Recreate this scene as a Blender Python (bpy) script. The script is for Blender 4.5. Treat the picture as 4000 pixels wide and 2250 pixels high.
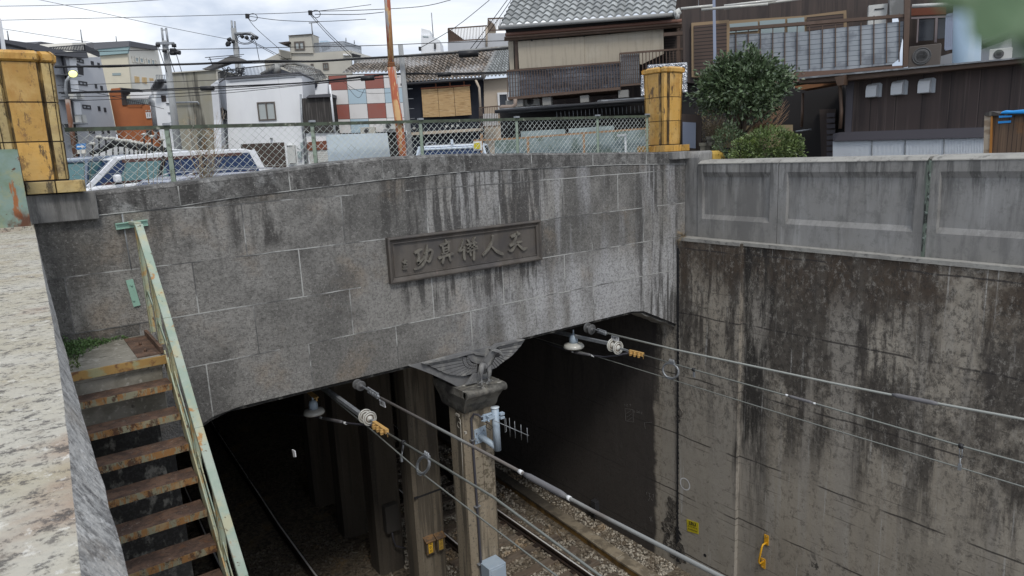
import bpy, bmesh, math, random
from mathutils import Vector as V, Matrix, noise as MN
R = math.radians
random.seed(7)
for o in list(bpy.data.objects): bpy.data.objects.remove(o)
scene = bpy.context.scene
COL = scene.collection
# ------------------------------------------------------------------ camera
YAW, PIT, ROL = R(35.8), R(11.23), R(-2.61)
_f = V((math.sin(YAW)*math.cos(PIT), math.cos(YAW)*math.cos(PIT), -math.sin(PIT)))
_r0 = V((math.cos(YAW), -math.sin(YAW), 0)); _u0 = _r0.cross(_f)
_r = _r0*math.cos(ROL)+_u0*math.sin(ROL); _u = -_r0*math.sin(ROL)+_u0*math.cos(ROL)
cam = bpy.data.cameras.new("camera"); camo = bpy.data.objects.new("camera", cam); COL.objects.link(camo)
cam.sensor_width = 36; cam.lens = 36*0.67; cam.clip_start = .02; cam.clip_end = 3000
camo.matrix_world = Matrix(((_r.x,_u.x,-_f.x,0),(_r.y,_u.y,-_f.y,0),(_r.z,_u.z,-_f.z,0),(0,0,0,1)))
cam.dof.use_dof = True; cam.dof.focus_distance = 9; cam.dof.aperture_fstop = 13
scene.camera = camo
# ------------------------------------------------------------------ sky, sun, exposure
SUN_EL, SUN_AZ = R(52), R(200)      # azimuth from +Y towards +X
w = bpy.data.worlds.new("World"); scene.world = w; w.use_nodes = True
nt = w.node_tree; nt.nodes.clear(); N = nt.nodes.new; K = nt.links.new
out = N('ShaderNodeOutputWorld'); bg = N('ShaderNodeBackground'); K(bg.outputs[0], out.inputs[0])
sky = N('ShaderNodeTexSky'); sky.sky_type = 'NISHITA'; sky.sun_disc = False
sky.sun_elevation = SUN_EL; sky.sun_rotation = SUN_AZ; sky.air_density = 1.2; sky.dust_density = 2
tc = N('ShaderNodeTexCoord'); mp = N('ShaderNodeMapping'); K(tc.outputs['Generated'], mp.inputs[0]); mp.inputs['Scale'].default_value = (1, 1, 3.2)
n1 = N('ShaderNodeTexNoise'); K(mp.outputs[0], n1.inputs['Vector']); n1.inputs['Scale'].default_value = 3.1; n1.inputs['Detail'].default_value = 6; n1.inputs['Roughness'].default_value = .52; n1.inputs['Distortion'].default_value = .5
rp = N('ShaderNodeValToRGB'); K(n1.outputs['Fac'], rp.inputs[0])
rp.color_ramp.elements[0].position = .33; rp.color_ramp.elements[0].color = (3.2, 3.75, 4.75, 1)
rp.color_ramp.elements[1].position = .64; rp.color_ramp.elements[1].color = (7.7, 7.9, 8.2, 1)
e_ = rp.color_ramp.elements.new(.47); e_.color = (4.9, 5.4, 6.3, 1)
mx = N('ShaderNodeMix'); mx.data_type = 'RGBA'; mx.inputs[0].default_value = .93
K(sky.outputs[0], mx.inputs[6]); K(rp.outputs[0], mx.inputs[7]); K(mx.outputs[2], bg.inputs[0]); bg.inputs[1].default_value = .1
sl = bpy.data.lights.new("sun", 'SUN'); sl.energy = 1.1; sl.angle = R(14); sl.color = (1, .96, .9)
so = bpy.data.objects.new("sun", sl); COL.objects.link(so)
sd = V((math.sin(SUN_AZ)*math.cos(SUN_EL), math.cos(SUN_AZ)*math.cos(SUN_EL), math.sin(SUN_EL)))
so.rotation_euler = sd.to_track_quat('Z', 'Y').to_euler()
scene.view_settings.view_transform = 'Standard'; scene.view_settings.look = 'None'
scene.view_settings.exposure = 0.55; scene.view_settings.gamma = 1
# ------------------------------------------------------------------ measuring helpers (photo column/row of the 4000x2250 frame -> point on a real plane)
def ray(x, y): return _f + _r*((x-2000)/2680) - _u*((y-1125)/2680)
def onX(x, y, X): d = ray(x, y); return d*(X/d.x)
def onY(x, y, Y): d = ray(x, y); return d*(Y/d.y)
def onZ(x, y, Z): d = ray(x, y); return d*(Z/d.z)
class Pl:
    """a real vertical plane: passes `dist` metres away along column x, runs along azimuth az"""
    def __init__(s, x, dist, az, y=560):
        d = ray(x, y); d.z = 0; s.p = d.normalized()*dist
        s.t = V((math.sin(R(az)), math.cos(R(az)), 0)); s.n = V((s.t.y, -s.t.x, 0))
        if s.n.dot(s.p) > 0: s.n = -s.n
        if s.t.dot(_r) < 0: s.t = -s.t
    def at(s, x, y, off=0):
        d = ray(x, y); q = s.p+s.n*off
        return d*(q.dot(s.n)/d.dot(s.n))
    def uv(s, x, y, off=0):
        q = s.at(x, y, off)-s.p; return q.dot(s.t), q.z
    def P(s, u, z, off=0): return s.p+s.t*u+s.n*off+V((0, 0, z))
def A1(x, y): return (x/1.811, y/1.811)
def A2(x, y): return (900+x/1.811, y/1.811)
def A3(x, y): return (1900+x/1.811, y/1.811)
def A4(x, y): return (2900+x/1.811, y/1.811)
def D(x, y): return (x*1.5528, y*1.5528)
# ------------------------------------------------------------------ mesh builder
class MB:
    def __init__(s): s.v = []; s.f = []; s.t = []; s.sm = []
    def face(s, idx, tone=0.5, sm=False): s.f.append(tuple(idx)); s.t.append(tone); s.sm.append(sm)
    def poly(s, pts, tone=.5, sm=False):
        b = len(s.v); s.v += [V(p) for p in pts]; s.face(range(b, b+len(pts)), tone, sm); return s
    def prism(s, pts, vec, tone=.5, taper=None):
        n = len(pts); b = len(s.v); pts = [V(p) for p in pts]; vec = V(vec)
        c = sum(pts, V((0,0,0)))/n
        nrm = V((0,0,0))
        for i in range(n): nrm += (pts[i]-c).cross(pts[(i+1)%n]-c)
        if nrm.dot(vec) > 0: pts = pts[::-1]
        s.v += pts
        s.v += [ (p if taper is None else c+(p-c)*taper)+vec for p in pts]
        s.face(range(b, b+n), tone); s.face([b+n+i for i in reversed(range(n))], tone)
        for i in range(n):
            j = (i+1) % n; s.face([b+i, b+n+i, b+n+j, b+j], tone)
        return s
    def box(s, x0, x1, y0, y1, z0, z1, tone=.5):
        return s.prism([(x0,y0,z0),(x1,y0,z0),(x1,y0,z1),(x0,y0,z1)], (0, y1-y0, 0), tone)
    def obox(s, c, ax, ay, az, tone=.5):
        c = V(c); ax = V(ax)/2; ay = V(ay)/2; az = V(az)/2
        return s.prism([c-ax-ay-az, c+ax-ay-az, c+ax-ay+az, c-ax-ay+az], ay*2, tone)
    def bar(s, a, b, wd, ht, up=(0,0,1), tone=.5):
        a = V(a); b = V(b); d = (b-a); L = d.length; d = d/L; up = V(up)
        sd_ = d.cross(up)
        if sd_.length < 1e-4: sd_ = d.cross(V((0,1,0)))
        sd_.normalize(); up = sd_.cross(d)
        return s.obox((a+b)/2, sd_*wd, d*L, up*ht, tone)
    def tube(s, pts, r, n=6, tone=.5, cap=True, sm=True):
        pts = [V(p) for p in pts]; rs = r if isinstance(r, (list, tuple)) else [r]*len(pts)
        b = len(s.v); ref = None
        for i, p in enumerate(pts):
            d = (pts[min(i+1, len(pts)-1)]-pts[max(i-1, 0)])
            d = d.normalized() if d.length > 1e-9 else V((0,0,1))
            if ref is None:
                ref = d.orthogonal().normalized()
            ref = (ref-d*ref.dot(d)); ref = ref.normalized() if ref.length > 1e-6 else d.orthogonal().normalized()
            q = d.cross(ref)
            for k in range(n):
                a = 2*math.pi*k/n; s.v.append(p+(ref*math.cos(a)+q*math.sin(a))*rs[i])
        for i in range(len(pts)-1):
            for k in range(n):
                l = (k+1) % n; s.face([b+i*n+k, b+i*n+l, b+(i+1)*n+l, b+(i+1)*n+k], tone, sm)
        if cap:
            s.face([b+k for k in reversed(range(n))], tone); e = b+(len(pts)-1)*n; s.face([e+k for k in range(n)], tone)
        return s
    def lathe(s, c, axis, prof, n=16, tone=.5):
        """prof: (radius, height along axis)"""
        c = V(c); axis = V(axis).normalized()
        return s.tube([c+axis*h for _, h in prof], [max(r, 1e-4) for r, _ in prof], n, tone) if len({round(h, 6) for _, h in prof}) == len(prof) else s._lat(c, axis, prof, n, tone)
    def _lat(s, c, axis, prof, n, tone):
        ref = axis.orthogonal().normalized(); q = axis.cross(ref); b = len(s.v)
        for r, h in prof:
            for k in range(n):
                a = 2*math.pi*k/n; s.v.append(c+axis*h+(ref*math.cos(a)+q*math.sin(a))*max(r, 1e-4))
        for i in range(len(prof)-1):
            for k in range(n):
                l = (k+1) % n; s.face([b+i*n+k, b+i*n+l, b+(i+1)*n+l, b+(i+1)*n+k], tone, True)
        s.face([b+k for k in reversed(range(n))], tone); e = b+(len(prof)-1)*n; s.face([e+k for k in range(n)], tone)
        return s
    def build(s, name, mat, parent=None, bevel=0, solid=0):
        me = bpy.data.meshes.new(name); base = V((0,0,0))
        q = parent
        while q is not None: base = base+q.location; q = q.parent
        me.from_pydata([tuple(p-base) for p in s.v], [], s.f)
        me.materials.append(mat); a = me.attributes.new("tone", 'FLOAT', 'FACE'); a.data.foreach_set('value', s.t)
        me.polygons.foreach_set('use_smooth', s.sm); me.update()
        o = bpy.data.objects.new(name, me); COL.objects.link(o); o.parent = parent
        if bevel:
            m = o.modifiers.new("bevel", 'BEVEL'); m.width = bevel; m.segments = 2; m.limit_method = 'ANGLE'
        return o
def tag(o, label=None, cat=None, group=None, kind=None):
    if label: o['label'] = label
    if cat: o['category'] = cat
    if group: o['group'] = group
    if kind: o['kind'] = kind
    return o
def thing(name, label, cat, loc=(0,0,0), group=None):
    o = bpy.data.objects.new(name, None); COL.objects.link(o); o.location = V(loc); o.empty_display_size = .2
    return tag(o, label, cat, group)
def single(name, mb, mat, label, cat, group=None, bevel=0):
    """a thing that is one mesh: origin at its base"""
    xs = [p.x for p in mb.v]; ys = [p.y for p in mb.v]; zs = [p.z for p in mb.v]
    base = V(((min(xs)+max(xs))/2, (min(ys)+max(ys))/2, min(zs)))
    o = mb.build(name, mat, None, bevel)
    for vv in o.data.vertices: vv.co -= base
    o.location = base
    return tag(o, label, cat, group)
def copy_tree(o, parent=None):
    c = o.copy(); COL.objects.link(c); c.parent = parent
    for ch in list(o.children): copy_tree(ch, c)
    return c
def text_mb(body, P0, ex, ey, depth, size, mb=None, center=True):
    """lettering as mesh: ex right, ey up, size = glyph height"""
    c = bpy.data.curves.new("t", 'FONT'); c.body = body; c.size = size; c.extrude = depth/2
    c.align_x = 'CENTER' if center else 'LEFT'; c.align_y = 'CENTER'
    o = bpy.data.objects.new("t", c); COL.objects.link(o); bpy.context.view_layer.update()
    me = o.to_mesh(); ex = V(ex).normalized(); ey = V(ey).normalized(); ez = ex.cross(ey); mb = mb or MB(); b = len(mb.v)
    for vv in me.vertices: mb.v.append(V(P0)+ex*vv.co.x+ey*vv.co.y+ez*vv.co.z)
    for p in me.polygons: mb.face([b+i for i in p.vertices])
    o.to_mesh_clear(); bpy.data.objects.remove(o); bpy.data.curves.remove(c)
    return mb
# ------------------------------------------------------------------ materials
def mat(name, col, rough=.8, metal=0, layers=(), bump=(), spec=None, tone=0, alpha=None, trans=0, emit=None, coat=0):
    """layers: dict(c=colour, s=(sx,sy,sz), lo, hi, k=strength, det, vor=bool, z=(axis,v0,v1) mask, z2=..., mode)
       bump: list of (scale, strength, dist, kind)"""
    m = bpy.data.materials.new(name); m.use_nodes = True; t = m.node_tree; t.nodes.clear(); N = t.nodes.new; K = t.links.new
    out = N('ShaderNodeOutputMaterial'); b = N('ShaderNodeBsdfPrincipled'); K(b.outputs[0], out.inputs[0])
    tc = N('ShaderNodeTexCoord'); geo = N('ShaderNodeNewGeometry')
    def math_(op, a, b2=None, clamp=False):
        n = N('ShaderNodeMath'); n.operation = op; n.use_clamp = clamp
        for i, x in enumerate((a, b2)):
            if x is None: continue
            if isinstance(x, (int, float)): n.inputs[i].default_value = x
            else: K(x, n.inputs[i])
        return n.outputs[0]
    def tex(sc, det=4, vor=None, off=0, rough=.55, dist=0):
        mp = N('ShaderNodeMapping'); K(geo.outputs['Position'], mp.inputs[0])
        sc = (sc, sc, sc) if isinstance(sc, (int, float)) else sc
        mp.inputs['Scale'].default_value = sc; mp.inputs['Location'].default_value = (off, off*1.7, off*.6)
        if vor:
            n = N('ShaderNodeTexVoronoi'); n.feature = vor; K(mp.outputs[0], n.inputs['Vector']); n.inputs['Scale'].default_value = 1
            return n.outputs['Distance'] if vor != 'COLOR' else n.outputs['Color']
        n = N('ShaderNodeTexNoise'); K(mp.outputs[0], n.inputs['Vector']); n.inputs['Scale'].default_value = 1
        n.inputs['Detail'].default_value = det; n.inputs['Roughness'].default_value = rough; n.inputs['Distortion'].default_value = dist
        return n.outputs['Fac']
    def rng(x, lo, hi):
        n = N('ShaderNodeMapRange'); n.interpolation_type = 'SMOOTHSTEP'; K(x, n.inputs[0]); n.inputs[1].default_value = lo; n.inputs[2].default_value = hi
        return n.outputs[0]
    sep = None
    def axis(i):
        nonlocal sep
        if sep is None: sep = N('ShaderNodeSeparateXYZ'); K(geo.outputs['Position'], sep.inputs[0])
        return sep.outputs[i]
    cur = N('ShaderNodeRGB'); cur.outputs[0].default_value = (*col, 1); cur = cur.outputs[0]
    if tone:
        at = N('ShaderNodeAttribute'); at.attribute_name = 'tone'; hs = N('ShaderNodeHueSaturation'); K(cur, hs.inputs['Color'])
        v_ = math_('ADD', math_('MULTIPLY', at.outputs['Fac'], tone*2), 1-tone); K(v_, hs.inputs['Value']); cur = hs.outputs[0]
    for i, L in enumerate(layers):
        if 'brick' in L:   # course lines: period along axis
            ax_, per, wd = L['brick']; x = math_('FRACT', math_('DIVIDE', axis(ax_) if not L.get('wob') else math_('ADD', axis(ax_), math_('MULTIPLY', tex(1.3, 2), L['wob'])), per))
            f = math_('SUBTRACT', 1, rng(math_('ABSOLUTE', math_('SUBTRACT', x, .5)), wd*.5, wd))
            if 's' in L: f = math_('MULTIPLY', f, rng(tex(L['s'], 3, off=i*3.3), L.get('lo', .4), L.get('hi', .6)))
        else:
            f = tex(L.get('s', 1), L.get('det', 5), L.get('vor'), off=L.get('off', i*7.31), rough=L.get('r', .6), dist=L.get('d', 0))
            f = rng(f, L.get('lo', .4), L.get('hi', .6))
        for zk in ('z', 'z2', 'z3'):
            if zk in L:
                a_, v0, v1 = L[zk]; src = axis(a_)
                if L.get('zw'): src = math_('ADD', src, math_('MULTIPLY', math_('SUBTRACT', tex(L.get('zs', (1.2, 1.2, .3)), 4, off=5+i), .5), L['zw']))
                f = math_('MULTIPLY', f, rng(src, v0, v1)) if v1 > v0 else math_('MULTIPLY', f, math_('SUBTRACT', 1, rng(src, v1, v0)))
        f = math_('MULTIPLY', f, L.get('k', 1))
        mx = N('ShaderNodeMix'); mx.data_type = 'RGBA'; mx.blend_type = L.get('mode', 'MIX'); K(f, mx.inputs[0]); K(cur, mx.inputs[6])
        mx.inputs[7].default_value = (*L['c'], 1); cur = mx.outputs[2]
    K(cur, b.inputs['Base Color']); b.inputs['Roughness'].default_value = rough; b.inputs['Metallic'].default_value = metal
    if spec is not None: b.inputs['Specular IOR Level'].default_value = spec
    if trans: b.inputs['Transmission Weight'].default_value = trans
    if coat: b.inputs['Coat Weight'].default_value = coat; b.inputs['Coat Roughness'].default_value = .08
    if alpha is not None: b.inputs['Alpha'].default_value = alpha
    if emit: b.inputs['Emission Color'].default_value = (*emit[0], 1); b.inputs['Emission Strength'].default_value = emit[1]
    prev = None
    for bp in bump:
        sc, st, di = bp[:3]; kd = bp[3] if len(bp) > 3 else None
        n = N('ShaderNodeBump'); n.inputs['Strength'].default_value = st; n.inputs['Distance'].default_value = di
        K(tex(sc, 3, kd, off=2.2), n.inputs['Height'])
        if prev: K(prev, n.inputs['Normal'])
        prev = n.outputs[0]
    if prev: K(prev, b.inputs['Normal'])
    return m
def L(c, s=1, lo=.4, hi=.6, k=1, **kw): d = dict(c=c, s=s, lo=lo, hi=hi, k=k); d.update(kw); return d
# ------------------------------------------------------------------ material set
W_ = (1, 1, .22)
m_stone = mat("rough stone facing", (.215, .207, .192), .95, tone=.4, layers=(
    L((.30, .29, .27), 1.1, .42, .7, .6, off=3), L((.29, .22, .15), 1.3, .52, .7, .42, off=11), L((.075, .072, .068), (.9, .9, .9), .5, .66, .6, off=41),
    L((.46, .46, .46), (2.0, 2.0, .45), .28, .56, .85, z=(0, 4.2, 6.4), z2=(2, -1.5, -2.2), zw=1.0, off=1),
    L((.44, .44, .45), (3.5, 3.5, .35), .46, .66, .5, z=(0, 5.5, 7.5), zw=1.5, off=6),
    L((.36, .36, .36), (2.0, 2.0, .5), .40, .6, .65, z=(0, 4.4, 5.0), z2=(0, 7.0, 6.0), z3=(2, -1.25, -.9), off=16),
    L((.05, .047, .044), (5, 5, .5), .52, .68, .75, z=(2, -1.75, -.4), zw=.5, off=9),
    L((.04, .037, .035), (6, 6, .9), .44, .6, .88, z=(0, 2.0, 2.15), z2=(0, 2.75, 2.6), z3=(2, -1.12, -.9), off=4),
    L((.055, .052, .05), (8, 8, .8), .46, .58, .9, z=(0, 4.1, 4.4), z2=(0, 7.2, 6.6), z3=(2, -2.45, -1.75), zw=.8, off=14),
    L((.05, .048, .045), (9, 9, .6), .5, .6, .85, z=(0, 8.6, 9.1), off=24), L((.06, .057, .052), (3, 3, .7), .40, .6, .6, z=(0, 1.7, .5), off=21),
    L((.05, .047, .043), 30, .47, .57, .55, det=9, r=.85), L((.50, .485, .455), 34, .53, .63, .36, det=9, r=.85, off=31),
), bump=((55, .9, .012), (14, .35, .02)))
m_coping = mat("rough stone coping", (.14, .135, .128), .95, tone=.25, layers=(
    L((.25, .245, .23), 1.4, .45, .65, .6), L((.045, .042, .04), (4, 4, 1.2), .45, .62, .8), L((.36, .36, .35), 2.5, .56, .7, .6, off=8),
    L((.42, .42, .40), (7, 7, 3), .50, .66, .7, z=(2, -.12, -.02), zw=.1),
    L((.035, .034, .032), 20, .47, .56, .65, det=9, r=.85), L((.5, .49, .46), 24, .54, .63, .45, det=9, r=.85, off=31)), bump=((50, .9, .012), (12, .4, .02)))
m_mortar = mat("pale mortar joint", (.42, .42, .40), .95, layers=(L((.085, .082, .08), 1.7, .42, .58, .95), L((.2, .2, .19), 20, .5, .65, .5)), bump=((60, .5, .005),))
m_wall = mat("stained board marked concrete", (.365, .325, .265), .92, layers=(
    L((.43, .39, .325), .5, .4, .65, .6), L((.22, .20, .165), (1.2, 1.2, .35), .47, .65, .55, off=5), L((.44, .42, .385), (4, 4, .25), .55, .72, .5, off=15),
    L((.09, .075, .06), (1, 7, 5), .53, .60, .5, det=9, r=.8, off=33),
    L((.07, .06, .05), (1.5, .55, .45), .42, .53, .9, z=(2, -5.2, -4.3), z2=(1, 7.2, 7.0), zw=2.4, zs=(.8, .8, .8), off=2, det=8, r=.7),
    L((.06, .052, .045), (1.2, 2.2, .28), .48, .57, .88, z=(2, -6.2, -4.6), zw=2.5, zs=(1, 1, .2), off=12, det=8, r=.7),
    L((.065, .045, .03), (1, 1.6, 1.0), .36, .56, .85, z=(2, -3.1, -2.1), zw=.8, zs=(1.5, 1.5, .4), det=8, r=.7),
    L((.36, .33, .285), (1, 1.1, .10), .51, .58, .75, z=(2, -2.1, -2.9), off=44, det=6), L((.38, .35, .30), (1, 1, 1), -.5, -.1, .55, z=(1, 7.12, 7.2), z2=(2, -3.6, -4.3), z3=(1, 8.9, 8.8), zw=.5),
    L((.02, .018, .016), (1, 3, .35), .40, .55, .93, z=(1, 6.35, 6.8), z2=(1, 7.14, 7.05), z3=(2, -7.6, -5.4), zw=.5, off=3, det=8, r=.75),
    L((.022, .02, .018), (2, 2.2, 1.7), .50, .53, .92, z=(2, -6.7, -7.1), z2=(1, 6.1, 5.4), off=7, det=7, r=.72),
    L((.55, .54, .51), (1, 9, .45), .62, .70, .6, off=9), L((.58, .57, .54), (1, 14, .12), .65, .71, .65, z=(2, -6.5, -2.5), off=19),
    dict(c=(.10, .09, .075), brick=(2, .31, .035), wob=.03, s=(1.5, 1.5, 1.5), lo=.45, hi=.62, k=.6),
    dict(c=(.035, .03, .028), brick=(2, 1.24, .014), wob=.08, s=(1.2, 1.2, 1.2), lo=.38, hi=.5, k=.85),
    L((.03, .026, .023), (11, 11, 8), .49, .57, .66, z=(2, -6.2, -4.2), zw=2.6, zs=(1, 1, .6), det=10, r=.85, off=6), L((.40, .375, .33), (12, 12, 8), .53, .60, .45, z=(2, -6.4, -4.4), zw=2, det=10, r=.85, off=26),
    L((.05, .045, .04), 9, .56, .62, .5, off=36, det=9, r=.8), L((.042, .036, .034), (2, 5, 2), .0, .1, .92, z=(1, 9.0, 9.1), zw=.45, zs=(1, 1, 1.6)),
), bump=((24, .35, .012), (3, .25, .04)))
m_parapet = mat("weathered grey concrete parapet", (.245, .237, .222), .9, layers=(
    L((.30, .297, .29), .9, .4, .65, .6), L((.125, .122, .118), (2, 2.6, .45), .45, .62, .6, off=4, det=9, r=.72), L((.44, .435, .425), (3, 5, .35), .54, .66, .35, off=14, det=9, r=.72),
    L((.075, .073, .07), (4, 6, .6), .48, .60, .75, z=(2, -1.15, -.5), zw=.9, zs=(2, 3, .3), off=9, det=9, r=.75), L((.10, .12, .10), (3, 9, 1.2), .5, .6, .8, z=(1, 4.14, 4.24), z2=(1, 4.42, 4.34), off=8),
    L((.14, .138, .13), 5, .50, .62, .5, off=24, det=9, r=.8)), bump=((30, .25, .008),))
m_ledge = mat("pale parapet coping concrete", (.34, .33, .30), .92, layers=(L((.25, .24, .22), 3, .42, .62, .8), L((.12, .115, .11), 12, .55, .68, .7)), bump=((22, .5, .015),))
m_granite = mat("speckled lichened granite", (.42, .385, .30), .92, layers=(
    L((.48, .455, .39), 2.2, .42, .6, .8), L((.36, .30, .19), 3.1, .52, .66, .6, off=4), L((.30, .20, .14), 2.3, .54, .68, .7, off=8),
    L((.05, .045, .042), (18, 26, 18), .54, .575, .8, det=10, r=.80, off=12), L((.08, .07, .065), 34, .54, .59, .75, det=8, r=.8, off=17), L((.72, .70, .64), 30, .57, .62, .6, det=8, r=.8, off=27), L((.20, .165, .13), 5, .54, .64, .6, off=20, det=9, r=.75)),
    bump=((70, .8, .006), (20, .5, .012)))
m_bevel = mat("pale weathered granite edge", (.44, .43, .405), .95, layers=(L((.15, .145, .14), (10, 14, 10), .47, .58, .8, det=9, r=.78), L((.075, .07, .068), 26, .52, .58, .75, det=9, r=.85), L((.36, .32, .27), 3, .5, .7, .5, off=9), L((.7, .69, .66), 30, .56, .62, .6, det=8, r=.8, off=19)), bump=((60, 1, .008), (18, .6, .02)))
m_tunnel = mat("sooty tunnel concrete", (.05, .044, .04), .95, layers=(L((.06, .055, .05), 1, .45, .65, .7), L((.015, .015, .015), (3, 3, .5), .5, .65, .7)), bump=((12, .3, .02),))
m_abut = mat("dark damp concrete", (.15, .145, .13), .95, layers=(L((.014, .013, .012), (2, 2, .9), .22, .46, .96, z=(2, -6.0, -4.2), zw=1.0), L((.26, .25, .22), (8, 8, 5), .52, .66, .6, off=5), L((.04, .04, .038), 30, .5, .6, .6)), bump=((40, .6, .01),))  # damp concrete; near-black upper part also paints the shade between the treads
m_pillar = mat("brown stained pillar with painted shade", (.25, .205, .145), .9, layers=(
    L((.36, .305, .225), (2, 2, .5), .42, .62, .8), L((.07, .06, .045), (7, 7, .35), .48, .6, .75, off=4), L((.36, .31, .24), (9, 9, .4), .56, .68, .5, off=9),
    L((.05, .042, .034), (1, 1, 1), -.5, -.1, .85, z=(1, 9.05, 11.4)), L((.10, .09, .075), 26, .55, .66, .7, off=7)), bump=((30, .5, .01),))  # stains, plus tunnel shade painted into the colour, deepening with distance inward
m_capital = mat("dark weathered capital stone", (.20, .19, .165), .92, layers=(L((.055, .052, .048), 4, .42, .6, .8), L((.55, .53, .48), 9, .60, .66, .8, z=(2, -3.62, -3.4)), L((.2, .18, .14), (8, 8, 1), .5, .65, .5, off=7)), bump=((28, .5, .01),))
m_eagle = mat("dark carved stone", (.165, .165, .165), .8, layers=(L((.32, .315, .29), 5, .5, .64, .75), L((.10, .10, .105), 3, .45, .65, .6, off=6)), bump=((60, .3, .004),))
m_groove = mat("feather groove shadow stone", (.018, .018, .02), .95)
m_bronze = mat("dark brown bronze", (.095, .082, .07), .62, metal=.25, layers=(L((.14, .125, .11), (5, 5, 1), .42, .62, .7), L((.07, .066, .068), 1.6, .45, .62, .6, off=5), L((.20, .15, .13), (12, 12, 2), .62, .72, .5, off=9)), bump=((20, .12, .01),))
m_bronze2 = mat("raised bronze lettering", (.20, .185, .155), .5, metal=.25, layers=(L((.10, .09, .08), 9, .45, .6, .6),))
m_ballast = mat("brown ballast", (.15, .12, .085), .95, layers=(L((.27, .23, .17), 14, .5, .62, .7), L((.05, .04, .03), 11, .48, .6, .8, off=4), L((.28, .19, .09), 1.3, .56, .72, .6, off=9)), bump=((14, 1, .06),))
m_pebble = mat("ballast stone", (.31, .28, .23), .92, tone=.85, layers=(L((.40, .26, .13), 1.1, .56, .70, .75, off=3), L((.12, .095, .07), .8, .48, .7, .5, off=9), L((.07, .055, .04), (1, 1, 1), -.5, -.1, .75, z=(0, 5.7, 4.9)), L((.13, .095, .06), 2.2, .48, .6, .6, off=19)))  # stones across the left bore darkened, tunnel shade put into their colour
m_sleeper = mat("weathered sleeper", (.15, .115, .085), .92, layers=(L((.20, .165, .13), (2, 14, 5), .45, .62, .8), L((.04, .033, .028), 5, .5, .66, .7)), bump=((30, .4, .01),))
m_rail = mat("rail steel side rust", (.045, .032, .026), .75, metal=.3, layers=(L((.09, .055, .035), 8, .5, .65, .6),))
m_railtop = mat("polished rail top with painted gleam", (.85, .84, .82), .45, metal=.15)  # gleam painted as a near-white colour on the polished running surface
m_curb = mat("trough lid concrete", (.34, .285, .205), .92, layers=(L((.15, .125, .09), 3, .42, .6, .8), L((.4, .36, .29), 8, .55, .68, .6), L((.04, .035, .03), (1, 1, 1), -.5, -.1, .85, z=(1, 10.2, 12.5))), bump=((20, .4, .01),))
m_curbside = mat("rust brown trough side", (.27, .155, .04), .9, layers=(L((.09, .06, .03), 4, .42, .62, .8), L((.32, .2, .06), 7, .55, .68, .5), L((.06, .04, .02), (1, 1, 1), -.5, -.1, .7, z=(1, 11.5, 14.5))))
m_tile = mat("ochre glazed tile", (.54, .31, .075), .42, tone=.25, layers=(
    L((.60, .40, .15), 3, .45, .7, .6), L((.40, .19, .035), (4, 4, 1.5), .50, .68, .75, off=5, det=8, r=.7), L((.16, .085, .035), (9, 9, 5), .55, .61, .7, off=9, det=9, r=.8), L((.05, .032, .02), (7, 7, 2.2), .57, .62, .85, off=14, det=9, r=.75)), bump=((9, .3, .03),))
m_tilepale = mat("stained cream glazed tile", (.50, .38, .17), .5, tone=.25, layers=(
    L((.38, .27, .12), 4, .46, .62, .75), L((.15, .10, .05), (10, 10, 6), .53, .60, .75, off=9, det=9, r=.8), L((.04, .032, .022), (7, 7, 2.6), .54, .60, .88, off=14, det=9, r=.75), L((.56, .37, .11), 2.5, .5, .7, .6, off=3)), bump=((12, .35, .03),))
m_tilegroove = mat("dirty groove tile", (.26, .17, .06), .7, layers=(L((.05, .035, .02), (8, 8, 2.5), .42, .56, .9), L((.45, .31, .12), 6, .56, .7, .6, off=4)))
m_joint = mat("black tile joint", (.04, .03, .02), .9)
m_rustplate = mat("pale green paint over rust", (.17, .24, .165), .75, layers=(
    L((.24, .33, .31), 3, .4, .6, .7), L((.34, .33, .16), 5, .5, .66, .6, off=4), L((.33, .11, .03), (9, 9, 2.5), .57, .64, .95, off=8), L((.10, .03, .012), (6, 6, 5), .42, .6, .95, z=(2, -.28, -.40), zw=.12), L((.09, .03, .015), 16, .64, .69, .9, off=19)), bump=((18, .25, .01),))
m_green = mat("flaking pale green paint", (.30, .385, .31), .65, layers=(
    L((.40, .45, .38), 3, .42, .6, .8), L((.46, .43, .27), (5, 5, 5), .47, .62, .75, off=4), L((.40, .19, .05), (9, 9, 9), .60, .67, .9, off=8), L((.10, .05, .025), 24, .64, .70, .9, off=11)), bump=((20, .15, .006),))
m_yellowgreen = mat("yellowed green paint with rust", (.42, .40, .24), .7, layers=(L((.38, .46, .36), 5, .45, .6, .8), L((.48, .28, .09), 7, .53, .64, .85, off=4), L((.13, .06, .03), 18, .60, .68, .9, off=8)))
m_freshgreen = mat("fresh mint green paint", (.30, .50, .40), .5)
m_tread = mat("rusty chequered steel tread", (.10, .062, .045), .85, metal=.1, layers=(L((.20, .12, .08), 5, .42, .6, .8), L((.20, .09, .04), 6, .55, .65, .55, off=4, det=9, r=.75), L((.05, .035, .028), 14, .5, .6, .7, off=8, det=9, r=.8), L((.32, .28, .24), 20, .58, .64, .6, off=14, det=9, r=.8)), bump=((55, .7, .006),))
m_treadface = mat("rust streaked tread nosing", (.25, .24, .16), .8, layers=(L((.30, .145, .045), (14, 14, 4), .45, .53, .95, det=8, r=.75), L((.07, .032, .018), (10, 10, 6), .50, .57, .92, off=5, det=9, r=.8), L((.40, .32, .18), 5, .55, .66, .5, off=9)))
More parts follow.
